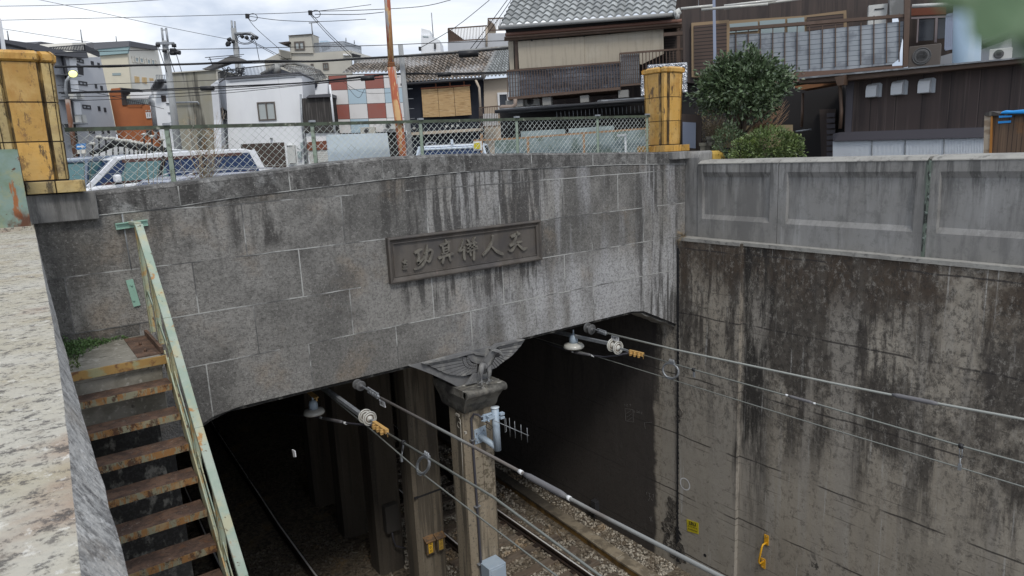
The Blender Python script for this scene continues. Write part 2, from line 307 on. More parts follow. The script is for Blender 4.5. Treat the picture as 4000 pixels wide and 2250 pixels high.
m_landing = mat("worn landing concrete", (.27, .255, .215), .95, layers=(L((.16, .15, .12), 3, .42, .6, .8), L((.40, .385, .34), 18, .55, .66, .7), L((.06, .055, .045), (5, 22, 5), .6, .66, .8, off=6)), bump=((35, .6, .008),))
m_black = mat("black rubber", (.018, .018, .02), .5)
m_cable = mat("dark grey conduit", (.06, .058, .07), .55)
m_wire = mat("oxidised copper wire", (.26, .27, .245), .5, metal=.5)
m_wirebr = mat("brown grey feeder cable", (.17, .15, .135), .6, layers=(L((.28, .29, .28), .6, .45, .6, .8),))
m_wirelt = mat("pale twisted cable", (.36, .37, .34), .55, metal=.2)
m_band = mat("white marker tape", (.75, .75, .75), .6)
m_sleeve = mat("grey cable sleeve", (.15, .145, .15), .6)
m_porc = mat("white porcelain", (.55, .54, .49), .22, coat=.4)
m_porc2 = mat("brown ring porcelain", (.30, .21, .15), .3)
m_galv = mat("galvanised steel", (.33, .345, .36), .5, metal=.45, layers=(L((.22, .23, .24), 9, .45, .62, .6),))
m_dkmetal = mat("dark sooty metal", (.05, .05, .055), .6, metal=.4)
m_brass = mat("tan painted clamp", (.56, .34, .11), .6, layers=(L((.35, .2, .08), 20, .5, .62, .7),))
m_ltblue = mat("light blue grey paint", (.36, .44, .52), .5, layers=(L((.42, .49, .55), 6, .45, .6, .6),))
m_lampbody = m_ltblue
m_yellow = mat("bright yellow paint", (.80, .42, .02), .5)
m_signy = mat("yellow enamel sign", (.62, .52, .02), .5)
m_red = mat("red oxide paint flaking to bare metal", (.36, .095, .045), .8, layers=(
    L((.36, .35, .35), (7, 7, 1.1), .49, .535, .95, off=3), L((.55, .36, .17), (9, 9, 1.6), .545, .57, .9, off=3.4), L((.42, .16, .06), (12, 12, 3), .5, .62, .7, off=8)), bump=((14, .3, .01),))
# ------------------------------------------------------------------ the ground, the cutting and the bridge
GZ = -1.62; TR = -8.52
g = MB()
for x0, x1, y0, y1 in ((-900, -.35, -60, 9.0), (10.9, 900, -60, 9.0), (-900, 900, 9.0, 1500)):
    g.poly([(x0, y0, GZ), (x1, y0, GZ), (x1, y1, GZ), (x0, y1, GZ)])
m_asph = mat("grey asphalt", (.085, .085, .085), .95, layers=(L((.12, .118, .112), .6, .42, .62, .7), L((.05, .05, .05), 9, .5, .62, .5)), bump=((40, .3, .01),))
tag(g.build("ground", m_asph), "grey asphalt street level on both sides of the railway cutting", kind='structure')
b = MB(); nx, ny = 60, 140
for j in range(ny+1):
    for i in range(nx+1):
        x = .2+9.8*i/nx; y = 2+22*j/ny; b.v.append(V((x, y, TR+.025*MN.noise(V((x*2.1, y*2.1, 0)))+.02*MN.noise(V((x*7, y*7, 3))))))
for j in range(ny):
    for i in range(nx): a = j*(nx+1)+i; b.face((a, a+1, a+nx+2, a+nx+1), sm=True)
b.poly([(.2, 23, TR-.07), (10, 23, TR-.07), (10, 90, TR-.07), (.2, 90, TR-.07)]); b.poly([(.2, -12, TR), (10, -12, TR), (10, 2, TR), (.2, 2, TR)])
tag(b.build("track_bed", m_ballast), "ballasted track bed at the bottom of the cutting", kind='structure')
# loose ballast stones
def ballast():
    mb = MB(); rnd = random.Random(3)
    ico = bmesh.new(); bmesh.ops.create_icosphere(ico, subdivisions=1, radius=1); iv = [v_.co.copy() for v_ in ico.verts]; fc = [[v_.index for v_ in f.verts] for f in ico.faces]; ico.free()
    for k in range(15500):
        x = rnd.uniform(5.6, 9.95); y = 8.45+ (rnd.random()**1.35)*8.5
        if k > 12500: x = rnd.uniform(1.2, 5.3); y = rnd.uniform(8.8, 15)
        if 9.0 < x < 9.33 and y < 13: continue
        s = rnd.uniform(.018, .036); q = Matrix.Rotation(rnd.uniform(0, 6.28), 3, 'Z') @ Matrix.Rotation(rnd.uniform(0, 6.28), 3, 'X')
        # keep the sleepers readable
        ph = ((y-8.3) % .62)
        if (6.35 < x < 8.85) and ph < .25 and rnd.random() < .965: continue
        b0 = len(mb.v); sc = V((rnd.uniform(.8, 1.3), rnd.uniform(.7, 1.1), rnd.uniform(.6, .9))); tn = rnd.uniform(.15, 1)
        for p in iv: mb.v.append(V((x, y, TR+.012)) + q @ V((p.x*sc.x, p.y*sc.y, p.z*sc.z))*s*(1+.25*rnd.uniform(-1, 1)))
        for f in fc: mb.face([b0+i for i in f], tn)
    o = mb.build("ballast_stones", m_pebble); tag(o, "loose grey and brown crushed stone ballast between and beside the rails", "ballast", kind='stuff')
ballast()
# bridge ------------------------------------------------------------
BY = 8.5
def cop_top(x):
    pts = [(-.2, -.30), (.7, -.24), (1.6, -.19), (2.44, -.13), (3.41, -.045), (4.13, -.012), (5.33, -.008), (6.74, -.05), (9.0, -.12), (10.3, -.16)]
    for (a, za), (b_, zb) in zip(pts, pts[1:]):
        if x <= b_: return za+(zb-za)*(x-a)/(b_-a)
    return -.16
def cop_bot(x):
    pts = [(-.2, -.50), (1.56, -.435), (2.12, -.385), (4.07, -.29), (5.32, -.25), (6.73, -.27), (8.6, -.30), (10.3, -.37)]
    for (a, za), (b_, zb) in zip(pts, pts[1:]):
        if x <= b_: return za+(zb-za)*(x-a)/(b_-a)
    return -.37
def soffit(x):
    if x < 1.73: return -2.91-(1.73-x)*.46
    if x > 9.0: return -2.93-(x-9.0)*.46
    return -2.92
bridge = thing("railway_bridge", "dark rough stone road bridge across the sunken railway tracks", "bridge", (5.1, BY+.5, TR))
rnd = random.Random(5)
fm = MB(); jm = MB(); cm = MB()
XL, XR = .17, 10.2
def vline(x, z0, z1, m=jm, w=.014, k=0): m.box(x-w/2, x+w/2, BY-.004-k, BY+.01, z0, z1)
rows = [(-.46, -1.08, 2.23), (-1.08, -1.69, 1.61), (-1.69, -2.31, 2.23), (-2.31, -2.92, 1.61)]
def cols(x0):
    xs = [x0+1.245*k for k in range(-3, 9)]; return [XL]+[x for x in xs if XL+.05 < x < XR-.05]+[XR]
for r_, (zt, zb, x0) in enumerate(rows):
    xs = cols(x0)
    for a, c in zip(xs, xs[1:]):
        tn = rnd.random(); off = rnd.uniform(0, .003)
        n = max(1, int((c-a)/.3)); seg = [a+(c-a)*i/n for i in range(n+1)]
        bots = [min(zb, zb) if r_ < 3 else soffit(x) for x in seg]
        top = [(x, BY-off, zt if r_ else max(zt, zt)) for x in seg]
        bot = [(x, BY-off, z) for x, z in zip(seg, bots)]
        fm.prism([V(p) for p in bot]+[V(p) for p in reversed(top)], (0, .5, 0), tn)
        if a > XL+.01: vline(a, zb if r_ < 3 else soffit(a), zt)
    for k in range(26):
        xa = XL+(XR-XL)*k/26; xb = XL+(XR-XL)*(k+1)/26; zz = rnd.uniform(-.003, .003)
        if rnd.random() < .93: jm.box(xa, xb, BY-.005, BY+.01, zt-.0065+zz, zt+.0065+zz)
# sliver between the straight top course and the arched coping, and the coping stones
cx = [XL, 1.57, 2.83, 4.09, 5.37, 6.6, 7.88, 9.15, XR]
for a, c in zip(cx, cx[1:]):
    n = max(2, int((c-a)/.2)); seg = [a+(c-a)*i/n for i in range(n+1)]; tn = rnd.random()
    fm.prism([V((x, BY-.001, -.459)) for x in seg if cop_bot(x) > -.459]+[V((x, BY-.001, cop_bot(x))) for x in reversed(seg) if cop_bot(x) > -.459], (0, .45, 0), rnd.random()) if max(cop_bot(x) for x in seg) > -.44 and sum(cop_bot(x) > -.459 for x in seg) > 1 else None
    top = [V((x, BY-.012, cop_top(x)-.02)) for x in seg]; bot = [V((x, BY-.012, cop_bot(x)+.004)) for x in seg]
    cm.prism(bot+top[::-1], (0, .46, 0), tn)
    cm.prism([V((x, BY-.012, cop_top(x)-.019)) for x in seg]+[V((x, BY+.02, cop_top(x)+.012)) for x in reversed(seg)], (0, 0, -.012), tn)
    cm.prism([V((x, BY+.018, cop_top(x)+.011)) for x in seg]+[V((x, BY+.45, cop_top(x)+.02)) for x in reversed(seg)], (0, 0, -.05), tn)
    if a > XL: jm.box(a-.006, a+.006, BY-.017, BY+.01, cop_bot(a), cop_top(a)-.02)
    for s0, s1 in zip(seg, seg[1:]): jm.prism([V((s0, BY-.014, cop_bot(s0)-.005)), V((s1, BY-.014, cop_bot(s1)-.005)), V((s1, BY-.014, cop_bot(s1)+.005)), V((s0, BY-.014, cop_bot(s0)+.005))], (0, .02, 0))
fm.build("stone_facing", m_stone, bridge); cm.build("coping", m_coping, bridge, bevel=.012); jm.build("mortar_joint", m_mortar, bridge)
# rough concrete lip and deck
lip = MB(); seg = [1.15+(9.97-1.15)*i/40 for i in range(41)]
for s0, s1 in zip(seg, seg[1:]):
    j0 = .012*MN.noise(V((s0*9, 0, 0))); j1 = .012*MN.noise(V((s1*9, 0, 0)))
    lip.prism([(s0, BY+.03, soffit(s0)-.045+j0), (s1, BY+.03, soffit(s1)-.045+j1), (s1, BY+.03, soffit(s1)+.02), (s0, BY+.03, soffit(s0)+.02)], (0, .7, 0))
lip.build("soffit_lip", m_abut, bridge)
dk = MB()
dk.box(-.3, 10.6, BY+.5, 90, -2.75, -2.2)
for s0, s1, z0, z1 in ((1.15, 1.73, -3.18, -2.8), (9.0, 9.98, -2.8, -3.26)):
    dk.prism([(s0, BY+.4, z0), (s1, BY+.4, z1), (s1, BY+.4, -2.7), (s0, BY+.4, -2.7)], (0, 70, 0))
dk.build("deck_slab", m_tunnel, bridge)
hv = MB()
for k in range(10):
    s0 = 9.0+.097*k; s1 = s0+.097
    hv.prism([(s0, BY+.05, soffit(s0)-.06-.03*MN.noise(V((s0*13, 1, 0)))), (s1, BY+.05, soffit(s1)-.06-.03*MN.noise(V((s1*13, 1, 0)))), (s1, BY+.05, soffit(s1)-.02), (s0, BY+.05, soffit(s0)-.02)], (0, .6, 0))
hv.build("haunch", m_ledge, bridge)
# tunnel side wall on the left with the abutment under the stairs
ab = MB(); ab.box(-.3, 1.15, BY+.02, 90, TR-.2, -2.75); ab.box(.15, .99, 8.15, BY-.005, -4.3, -1.94); single("tunnel_abutment", ab, m_abut, "dark damp concrete abutment below the steps on the left of the tunnel mouth", "abutment")  # second box added behind the upper treads to make their gaps dark
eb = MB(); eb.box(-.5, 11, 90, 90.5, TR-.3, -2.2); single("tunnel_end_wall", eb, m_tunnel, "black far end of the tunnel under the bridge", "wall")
# right retaining wall
rw = MB()
rw.box(9.97, 10.9, 7.1, 8.47, TR-.3, -1.72); rw.box(10.06, 10.9, -14, 7.1, TR-.3, -1.725); rw.box(9.985, 10.9, 8.49, 90, TR-.3, -2.76)
rwo = thing("retaining_wall", "tall stained concrete retaining wall along the right side of the cutting", "retaining wall", (10.4, 2, TR))
rw.build("wall_face", m_wall, rwo)
rg = MB()
for k in range(60):     # spalled edge of the joint
    z = -1.9-6.5*k/60; wv = .025+.07*max(0, MN.noise(V((0, 0, z*1.9))))+ (.12 if -7.6 > z > -8.6 else 0)
    rg.prism([(9.963, 8.44, z), (9.963, 8.47+.0+wv*.2, z), (9.963, 8.48, z-.11), (9.963, 8.44-wv*.6, z-.11)], (-.004, 0, 0))
rg.build("joint_crack", m_groove, rwo)
sp_ = MB(); rn = random.Random(12)     # broken rough concrete beside the joint
for (yc, zc, ry, rz, n) in ((8.68, -7.95, .20, .42, 90), (8.62, -7.35, .10, .35, 50), (8.36, -8.2, .10, .3, 40), (8.42, -5.2, .03, .25, 14)):
    for k in range(n//2):
        a = rn.uniform(0, 6.28); q = rn.random()**.5; y = yc+math.cos(a)*ry*q; z = zc+math.sin(a)*rz*q; s_ = rn.uniform(.04, .09); xw = 9.97 if y < 8.47 else 9.985
        sp_.prism([V((xw-rn.uniform(.002, .02), y+math.cos(b_*1.26+a)*s_*rn.uniform(.6, 1.2), z+math.sin(b_*1.26+a)*s_*rn.uniform(.6, 1.3))) for b_ in range(5)], (.03, 0, 0), rn.random())
sp_.build("spalled_concrete", mat("broken rough concrete", (.15, .135, .115), .95, tone=.25, layers=(L((.03, .027, .025), 14, .46, .56, .8, det=9, r=.8), L((.22, .2, .17), 12, .56, .64, .6, det=9, r=.8, off=5)), bump=((40, 1, .02),)), rwo)
cr = MB()
c0 = onX(2671, 1882, 9.965)
n = 28
for k in range(n):
    a0 = 2*math.pi*k/n; a1 = 2*math.pi*(k+1)/n; r0, r1 = .105, .13
    cr.poly([(9.964, 8.27+math.cos(a0)*r0, -6.6+math.sin(a0)*r0), (9.964, 8.27+math.cos(a1)*r0, -6.6+math.sin(a1)*r0), (9.964, 8.27+math.cos(a1)*r1, -6.6+math.sin(a1)*r1), (9.964, 8.27+math.cos(a0)*r1, -6.6+math.sin(a0)*r1)])
cr.build("chalk_ring", m_band, rwo, solid=0)
hl = MB(); hl.tube([(9.968, 7.77, -7.92), (9.965, 7.77, -7.92)], .035, 12); hl.build("drain_hole", m_groove, rwo)
# loose rubble at the foot
# parapet on the right wall
pp = thing("concrete_parapet", "grey concrete parapet with recessed panels on top of the right retaining wall", "parapet", (10.35, 3, -1.72))
pm = MB(); lm = MB()
def panel_wall(y0, y1, py0, py1):
    X = 10.2; z0, z1 = -1.70, -.36; a, c = -1.36, -.52; dpt = .05; bv = .09
    P = lambda y, z, x=X: V((x, y, z))
    pm.box(X+dpt, X+.3, y0, y1, z0, z1)
    pm.prism([P(y0, z0), P(y1, z0), P(y1, a), P(y0, a)], (dpt, 0, 0)); pm.prism([P(y0, c), P(y1, c), P(y1, z1), P(y0, z1)], (dpt, 0, 0))
    pm.prism([P(y0, a), P(py0, a), P(py0, c), P(y0, c)], (dpt, 0, 0)); pm.prism([P(py1, a), P(y1, a), P(y1, c), P(py1, c)], (dpt, 0, 0))
    q = [P(py0, a), P(py1, a), P(py1, c), P(py0, c)]; e = .0495
    q2 = [P(py0+.05, a+bv*.9, X+e), P(py1-.015, a+bv*.9, X+e), P(py1-.015, c-bv, X+e), P(py0+.05, c-bv, X+e)]
    for i in range(4): j = (i+1) % 4; pm.poly([q[i], q[j], q2[j], q2[i]][::-1])
    lm.prism([V((X-.01, y0, z1)), V((X-.01, y1, z1)), V((X+.07, y1, z1+.045)), V((X+.07, y0, z1+.045))], (0, 0, -.02))
    lm.prism([V((X+.07, y0, z1+.045)), V((X+.07, y1, z1+.045)), V((X+.36, y1, z1+.06)), V((X+.36, y0, z1+.06))], (0, 0, -.07))
panel_wall(6.58, 8.2, 6.72, 8.1); panel_wall(4.32, 6.57, 4.45, 6.42); panel_wall(1.9, 4.27, 2.05, 4.15); panel_wall(-.5, 1.88, -.3, 1.75); panel_wall(-3, -.52, -2.8, -.7)
pm.build("parapet_wall", m_parapet, pp); lm.build("parapet_coping", m_ledge, pp, bevel=.01)
lg = MB(); ys = [-3+11.45*i/60 for i in range(61)]
for y0, y1 in zip(ys, ys[1:]):
    w0 = 9.955+.02*MN.noise(V((y0*4, 0, 0))); w1 = 9.955+.02*MN.noise(V((y1*4, 0, 0)))
    if y0 > 7.1: w0 -= 0; 
    else: w0 += .08; w1 += .08
    lg.prism([(w0, y0, -1.76), (w1, y1, -1.76), (w1, y1, -1.70), (w0, y0, -1.70)], (.33, 0, 0))
lg.build("ledge", m_ledge, pp)
jt = MB(); jt.box(10.195, 10.3, 4.27, 4.32, -1.7, -.37); jt.build("open_joint", mat("mossy joint filler", (.13, .16, .13), .95, layers=(L((.02, .02, .02), (20, 20, 5), .48, .56, .9), L((.3, .36, .32), 9, .55, .65, .7))), pp)
# rounded end post with yellow cap
po = thing("parapet_end_post", "rounded concrete post with yellow painted end where bridge and parapet meet", "post", (10.4, 8.6, -1.7))
q = MB()
prof = [(-.30, -1.75), (-.30, -.32), (-.27, -.2), (-.2, -.13), (-.1, -.11), (.95, -.11)]
pts = [(10.22, 8.52, -1.75), (10.22, 8.52, -.26), (10.25, 8.52, -.19), (10.31, 8.52, -.15), (10.5, 8.52, -.14), (10.62, 8.52, -.14), (10.62, 8.52, -1.75)]
q.prism([V(p)+V((0, -.32, 0)) for p in pts], (0, .75, 0)); q.build("post_body", m_parapet, po, bevel=.05)
q = MB(); q.prism([V(p) for p in ((10.625, 8.2, -1.6), (10.625, 8.2, -.15), (10.85, 8.2, -.15), (10.98, 8.2, -.2), (11.03, 8.2, -.3), (11.03, 8.2, -1.6))], (0, .75, 0)); q.build("yellow_end", mat("faded yellow paint", (.52, .34, .07), .7, layers=(L((.4, .33, .2), 5, .5, .62, .6),)), po, bevel=.06)
q = MB(); q.box(9.74, 10.21, 8.40, 8.9, -.27, -.135); single("pier_base_block", q, m_parapet, "small grey concrete block under the right ochre pier", "block", bevel=.01)
# left granite parapet
gp = thing("granite_parapet", "pale lichen speckled granite parapet in the left foreground", "parapet", (-.4, 3, GZ))
ridge = [onZ(x, y, -.5) for x, y in ((155, 994), (202, 1242), (233, 1445), (264, 1708), (290, 2000), (318, 2250))]
ridge = [ridge[0]+(ridge[0]-ridge[1])*1.2]+ridge+[ridge[-1]+(ridge[-1]-ridge[-2])*1.0]
edge = [onZ(x, y, -.575) for x, y in ((130, 880), (190, 1120), (250, 1350), (330, 1650), (420, 1950), (505, 2250))]
edge = edge+[edge[-1]+(edge[-1]-edge[-2])*1.6]
def at_y(pl, y):
    pl = sorted(pl, key=lambda p: p.y)
    for a, c in zip(pl, pl[1:]):
        if y <= c.y or c is pl[-1]: t = (y-a.y)/(c.y-a.y); return a.x+(c.x-a.x)*t
ys = [.15*1.075**k for k in range(200) if .15*1.075**k < 8.6]+[8.6]
tp = MB(); bv = MB()
for y0, y1 in zip(ys, ys[1:]):
    r0, r1, e0, e1 = at_y(ridge, y0), at_y(ridge, y1), at_y(edge, y0), at_y(edge, y1)
    r0 += .004*MN.noise(V((0, y0*9, 0))); r1 += .004*MN.noise(V((0, y1*9, 0))); e0 += .006*MN.noise(V((5, y0*8, 0))); e1 += .006*MN.noise(V((5, y1*8, 0)))
    tp.poly([(-.75, y0, -.5), (r0, y0, -.5), (r1, y1, -.5), (-.75, y1, -.5)]); bv.poly([(r0, y0, -.5), (e0, y0, -.575), (e1, y1, -.575), (r1, y1, -.5)])
    bv.poly([(e0, y0, -.575), (e0, y0, TR), (e1, y1, TR), (e1, y1, -.575)])
tp.build("granite_top", m_granite, gp); bv.build("granite_bevel", m_bevel, gp)
tp = MB(); tp.box(-.75, -.02, .1, 8.6, GZ-.5, -.505); tp.build("parapet_body", m_bevel, gp)
# ------------------------------------------------------------------ pillars
def pillar_mb(x0, x1, y0, y1, ch, z0, z1, k=1):
    m = MB(); pts = [(x0+ch, y0), (x1-ch, y0), (x1, y0+ch), (x1, y1-ch), (x1-ch, y1), (x0+ch, y1), (x0, y1-ch), (x0, y0+ch)]
    m.prism([V((x, y, z0)) for x, y in pts], (0, 0, z1-z0)); return m
pil = thing("tunnel_pillar", "front brown concrete pillar with carved capital under the middle of the bridge", "pillar", (5.45, 8.75, TR), "concrete pillars between the two tracks")
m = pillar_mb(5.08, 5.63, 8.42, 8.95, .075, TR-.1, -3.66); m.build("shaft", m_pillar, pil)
m = MB(); m.box(5.2, 5.56, 8.408, 8.43, -5.35, -4.6); m.build("render_patch", mat("rough render patch", (.27, .23, .17), .95, layers=(L((.11, .09, .06), 16, .5, .6, .9), dict(c=(.07, .05, .04), brick=(0, .16, .03)))), pil)
cp = MB()   # capital: tapering corbel and projecting rounded ledge
def loft(m, secs, tone=.5):
    for (a, c) in zip(secs, secs[1:]):
        n = len(a)
        for i in range(n): j = (i+1) % n; m.poly([a[i], a[j], c[j], c[i]], tone)
    m.poly(secs[-1], tone); m.poly(secs[0][::-1], tone)
def rect(x0, x1, y0, y1, z, sk=0): return [V((x0, y0, z)), V((x1, y0, z)), V((x1, y1, z)), V((x0, y1, z))]
loft(cp, [rect(5.06, 5.63, 8.40, 9.0, -3.84), rect(5.04, 5.64, 8.37, 9.02, -3.80), rect(5.02, 5.64, 8.31, 9.05, -3.68), rect(4.98, 5.65, 8.20, 9.1, -3.56), rect(4.97, 5.66, 8.15, 9.1, -3.53)])
cp.build("capital", m_capital, pil, bevel=.012)
le = MB(); le.tube([(4.96, 8.16, -3.475), (5.67, 8.16, -3.475)], .062, 12); le.box(4.96, 5.67, 8.16, 9.1, -3.53, -3.413); le.build("capital_ledge", m_capital, pil)
fn = MB()
z0 = -2.93
for sgn in (-1, 1):
    cx_ = 5.38; pts = [(0, z0), (.42, z0+.0)] 
    prof = [(.36, -3.42), (.46, -3.34), (.62, -3.23), (.80, -3.11), (1.0, -2.99), (1.14, -2.915)] if sgn < 0 else [(.24, -3.42), (.28, -3.3), (.37, -3.2), (.48, -3.1), (.66, -3.0), (.84, -2.92)]
    for (w0, za), (w1, zb) in zip(prof, prof[1:]):
        fn.prism([V((cx_+sgn*0, BY-.03, za)), V((cx_+sgn*w0, BY-.03, za)), V((cx_+sgn*w1, BY-.03, zb)), V((cx_, BY-.03, zb))] if sgn > 0 else [V((cx_, BY-.03, za)), V((cx_, BY-.03, zb)), V((cx_-w1, BY-.03, zb)), V((cx_-w0, BY-.03, za))], (0, .62, 0))
fn.build("corbel_fan", m_eagle, pil)
for k, yy in enumerate((10.3, 12.12, 13.95, 15.8)):
    lb = ["second concrete pillar back, carrying two yellow labelled boxes", "third concrete pillar back in shade, carrying a dark switch box", "fourth pillar back, barely visible in the dark tunnel", "fifth and farthest pillar in the dark tunnel"][k]
    t = thing("tunnel_pillar", lb, "pillar", (5.43, yy+.25, TR), "concrete pillars between the two tracks")
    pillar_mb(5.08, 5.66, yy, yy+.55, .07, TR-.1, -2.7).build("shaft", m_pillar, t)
    if k == 0:
        m = MB(); m.box(5.07, 5.67, yy-.004, yy+.02, -6.02, -5.985); m.build("pour_joint", m_groove, t)
# ------------------------------------------------------------------ rails, sleepers, trough
def rail(name, pts, lab):
    t = thing(name, lab, "rail", (pts[0][0], pts[0][1], TR), "steel rails of the two tracks"); 
    a = MB(); c = MB(); pts = [V((x, y, 0)) for x, y in pts]
    for p, q_ in zip(pts, pts[1:]):
        for (wd, z0, z1, m_) in ((.14, TR+.05, TR+.075, a), (.03, TR+.075, TR+.14, a), (.075, TR+.14, TR+.182, a), (.034, TR+.182, TR+.186, c)):
            m_.prism([V((p.x-wd/2, p.y, z0)), V((p.x+wd/2, p.y, z0)), V((p.x+wd/2, p.y, z1)), V((p.x-wd/2, p.y, z1))], (q_-p))
    a.build("rail_web", m_rail, t); c.build("rail_gleam", m_railtop, t)
rail("rail", [(8.26, -12), (8.26, 9.2), (8.30, 12.6), (8.52, 15.8), (9.3, 24)], "right rail of the right track running out of the tunnel")
rail("rail", [(6.76, -12), (6.76, 9.2), (6.80, 12.6), (7.02, 15.8), (7.8, 24)], "left rail of the right track seen between the pillars")
rail("rail", [(3.95, -12), (3.95, 12.9), (4.0, 15.3), (4.33, 22.8), (4.8, 30)], "gleaming rail alone in the dark left tunnel mouth")
rail("rail", [(2.45, -12), (2.45, 12.9), (2.5, 15.3), (2.83, 22.8)], "unseen dark left rail of the left track beside the abutment")
sb = MB(); sb.box(6.4, 8.82, 0, .22, TR-.08, TR+.052)
rnd = random.Random(9); first = None
for k in range(-1, 17):
    y = 8.3+.62*k
    for cx_ in (0,):
        if first is None:
            t = thing("sleeper", "", "sleeper", (7.6, 0, TR), "wooden sleepers of the right track"); sb.build("tie", m_sleeper, t, bevel=.012); p_ = MB()
            p_.box(8.12, 8.42, .03, .17, TR+.052, TR+.064); p_.build("tie_plate", m_rail, t); p_ = MB(); p_.box(6.62, 6.92, .03, .17, TR+.052, TR+.064); p_.build("tie_plate", m_rail, t); first = t; o = t
        else: o = copy_tree(first)
        o.location.y = y
        o['label'] = "weathered brown sleeper of the right track, number %s from the bottom edge of the picture" % ("one two three four five six seven eight nine ten eleven twelve thirteen fourteen fifteen sixteen seventeen eighteen".split()[k+1])
tr = thing("cable_trough", "row of concrete trough lids with rust brown side along the right track", "cable trough", (9.1, 10, TR))
a = MB(); c = MB(); cl = [(9.02, 7.6), (9.02, 8.5), (9.04, 9.3), (9.10, 10.2), (9.17, 11.4), (9.24, 12.8), (9.35, 15), (9.6, 19)]
tot = []
for (x0, y0), (x1, y1) in zip(cl, cl[1:]):
    n = max(1, int((y1-y0)/.42))
    for i in range(n): tot.append((V((x0+(x1-x0)*i/n, y0+(y1-y0)*i/n, 0)), V((x0+(x1-x0)*(i+1)/n, y0+(y1-y0)*(i+1)/n-.008, 0))))
for p, q_ in tot:
    z = TR+.17+rnd.uniform(-.004, .004); a.prism([V((p.x, p.y, z-.05)), V((p.x+.27, p.y, z-.05)), V((p.x+.27, p.y, z)), V((p.x, p.y, z))], q_-p)
    c.prism([V((p.x+.012, p.y, TR-.1)), V((p.x+.26, p.y, TR-.1)), V((p.x+.26, p.y, z-.052)), V((p.x+.012, p.y, z-.052))], (q_-p)*1.02)
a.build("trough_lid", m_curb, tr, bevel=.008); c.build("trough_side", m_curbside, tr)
# ------------------------------------------------------------------ bronze plaque with raised brush lettering
pl = thing("name_plaque", "dark bronze plaque with five raised brush characters in a moulded frame on the bridge face", "plaque", (5.38, BY, -1.7))
px0, px1, pz0, pz1 = 4.05, 6.70, -1.70, -1.07
m = MB()
def framebar(m, o, i, yo, yi):   # mitred frame between two rects
    (a0, a1, b0, b1), (c0, c1, d0, d1) = o, i
    O = [(a0, b0), (a1, b0), (a1, b1), (a0, b1)]; I = [(c0, d0), (c1, d0), (c1, d1), (c0, d1)]
    for k in range(4):
        j = (k+1) % 4; m.poly([(O[k][0], yo, O[k][1]), (O[j][0], yo, O[j][1]), (I[j][0], yi, I[j][1]), (I[k][0], yi, I[k][1])])
def rc(d): return (px0+d, px1-d, pz0+d, pz1-d)
seqn = [(0, BY), (0, BY-.075), (.018, BY-.082), (.03, BY-.08), (.05, BY-.05), (.075, BY-.04), (.082, BY-.05), (.09, BY-.05), (.093, BY-.02)]
for (d0, y0), (d1, y1) in zip(seqn, seqn[1:]): framebar(m, rc(d0), rc(d1), y0, y1)
m.build("plaque_frame", m_bronze, pl)
m = MB(); m.box(px0+.09, px1-.09, BY-.022, BY+.0, pz0+.09, pz1-.09); m.build("plaque_panel", m_bronze, pl)
def CC(a, b): return onY(1500+a/3.963, 850+b/3.963, BY-.03)
def strokes(m, sts, y0=BY-.055, k=1.08):
    mp_ = (CC(1100, 500)-CC(1000, 500)).length/100
    for st in sts:
        P = [(CC(a, b), w*mp_*k/2*1.12) for a, b, w in st]
        # resample smoothly
        Q = []
        for i in range(len(P)-1):
            p0 = P[max(i-1, 0)][0]; p1 = P[i][0]; p2 = P[i+1][0]; p3 = P[min(i+2, len(P)-1)][0]
            for s in range(4):
                t = s/4; Q.append(((p1*2+(p2-p0)*t+(p0*2-p1*5+p2*4-p3)*t*t+(p1*3-p0-p2*3+p3)*t**3)*.5, P[i][1]*(1-t)+P[i+1][1]*t))
        Q.append(P[-1])
        lft, rgt = [], []
        for i, (p, r_) in enumerate(Q):
            d = (Q[min(i+1, len(Q)-1)][0]-Q[max(i-1, 0)][0]); d.y = 0; d.normalize(); nn = V((-d.z, 0, d.x)); lft.append(p+nn*r_); rgt.append(p-nn*r_)
        for i in range(len(Q)-1):
            q4 = [lft[i], lft[i+1], rgt[i+1], rgt[i]]; m.prism([V((q.x, y0-.0004*(i % 3), q.z)) for q in q4], (0, .035, 0))
        for p, r_ in (Q[0], Q[-1]):
            m.prism([V((p.x+r_*math.cos(a*math.pi/4), y0-.0015, p.z+r_*math.sin(a*math.pi/4))) for a in range(8)], (0, .03, 0))
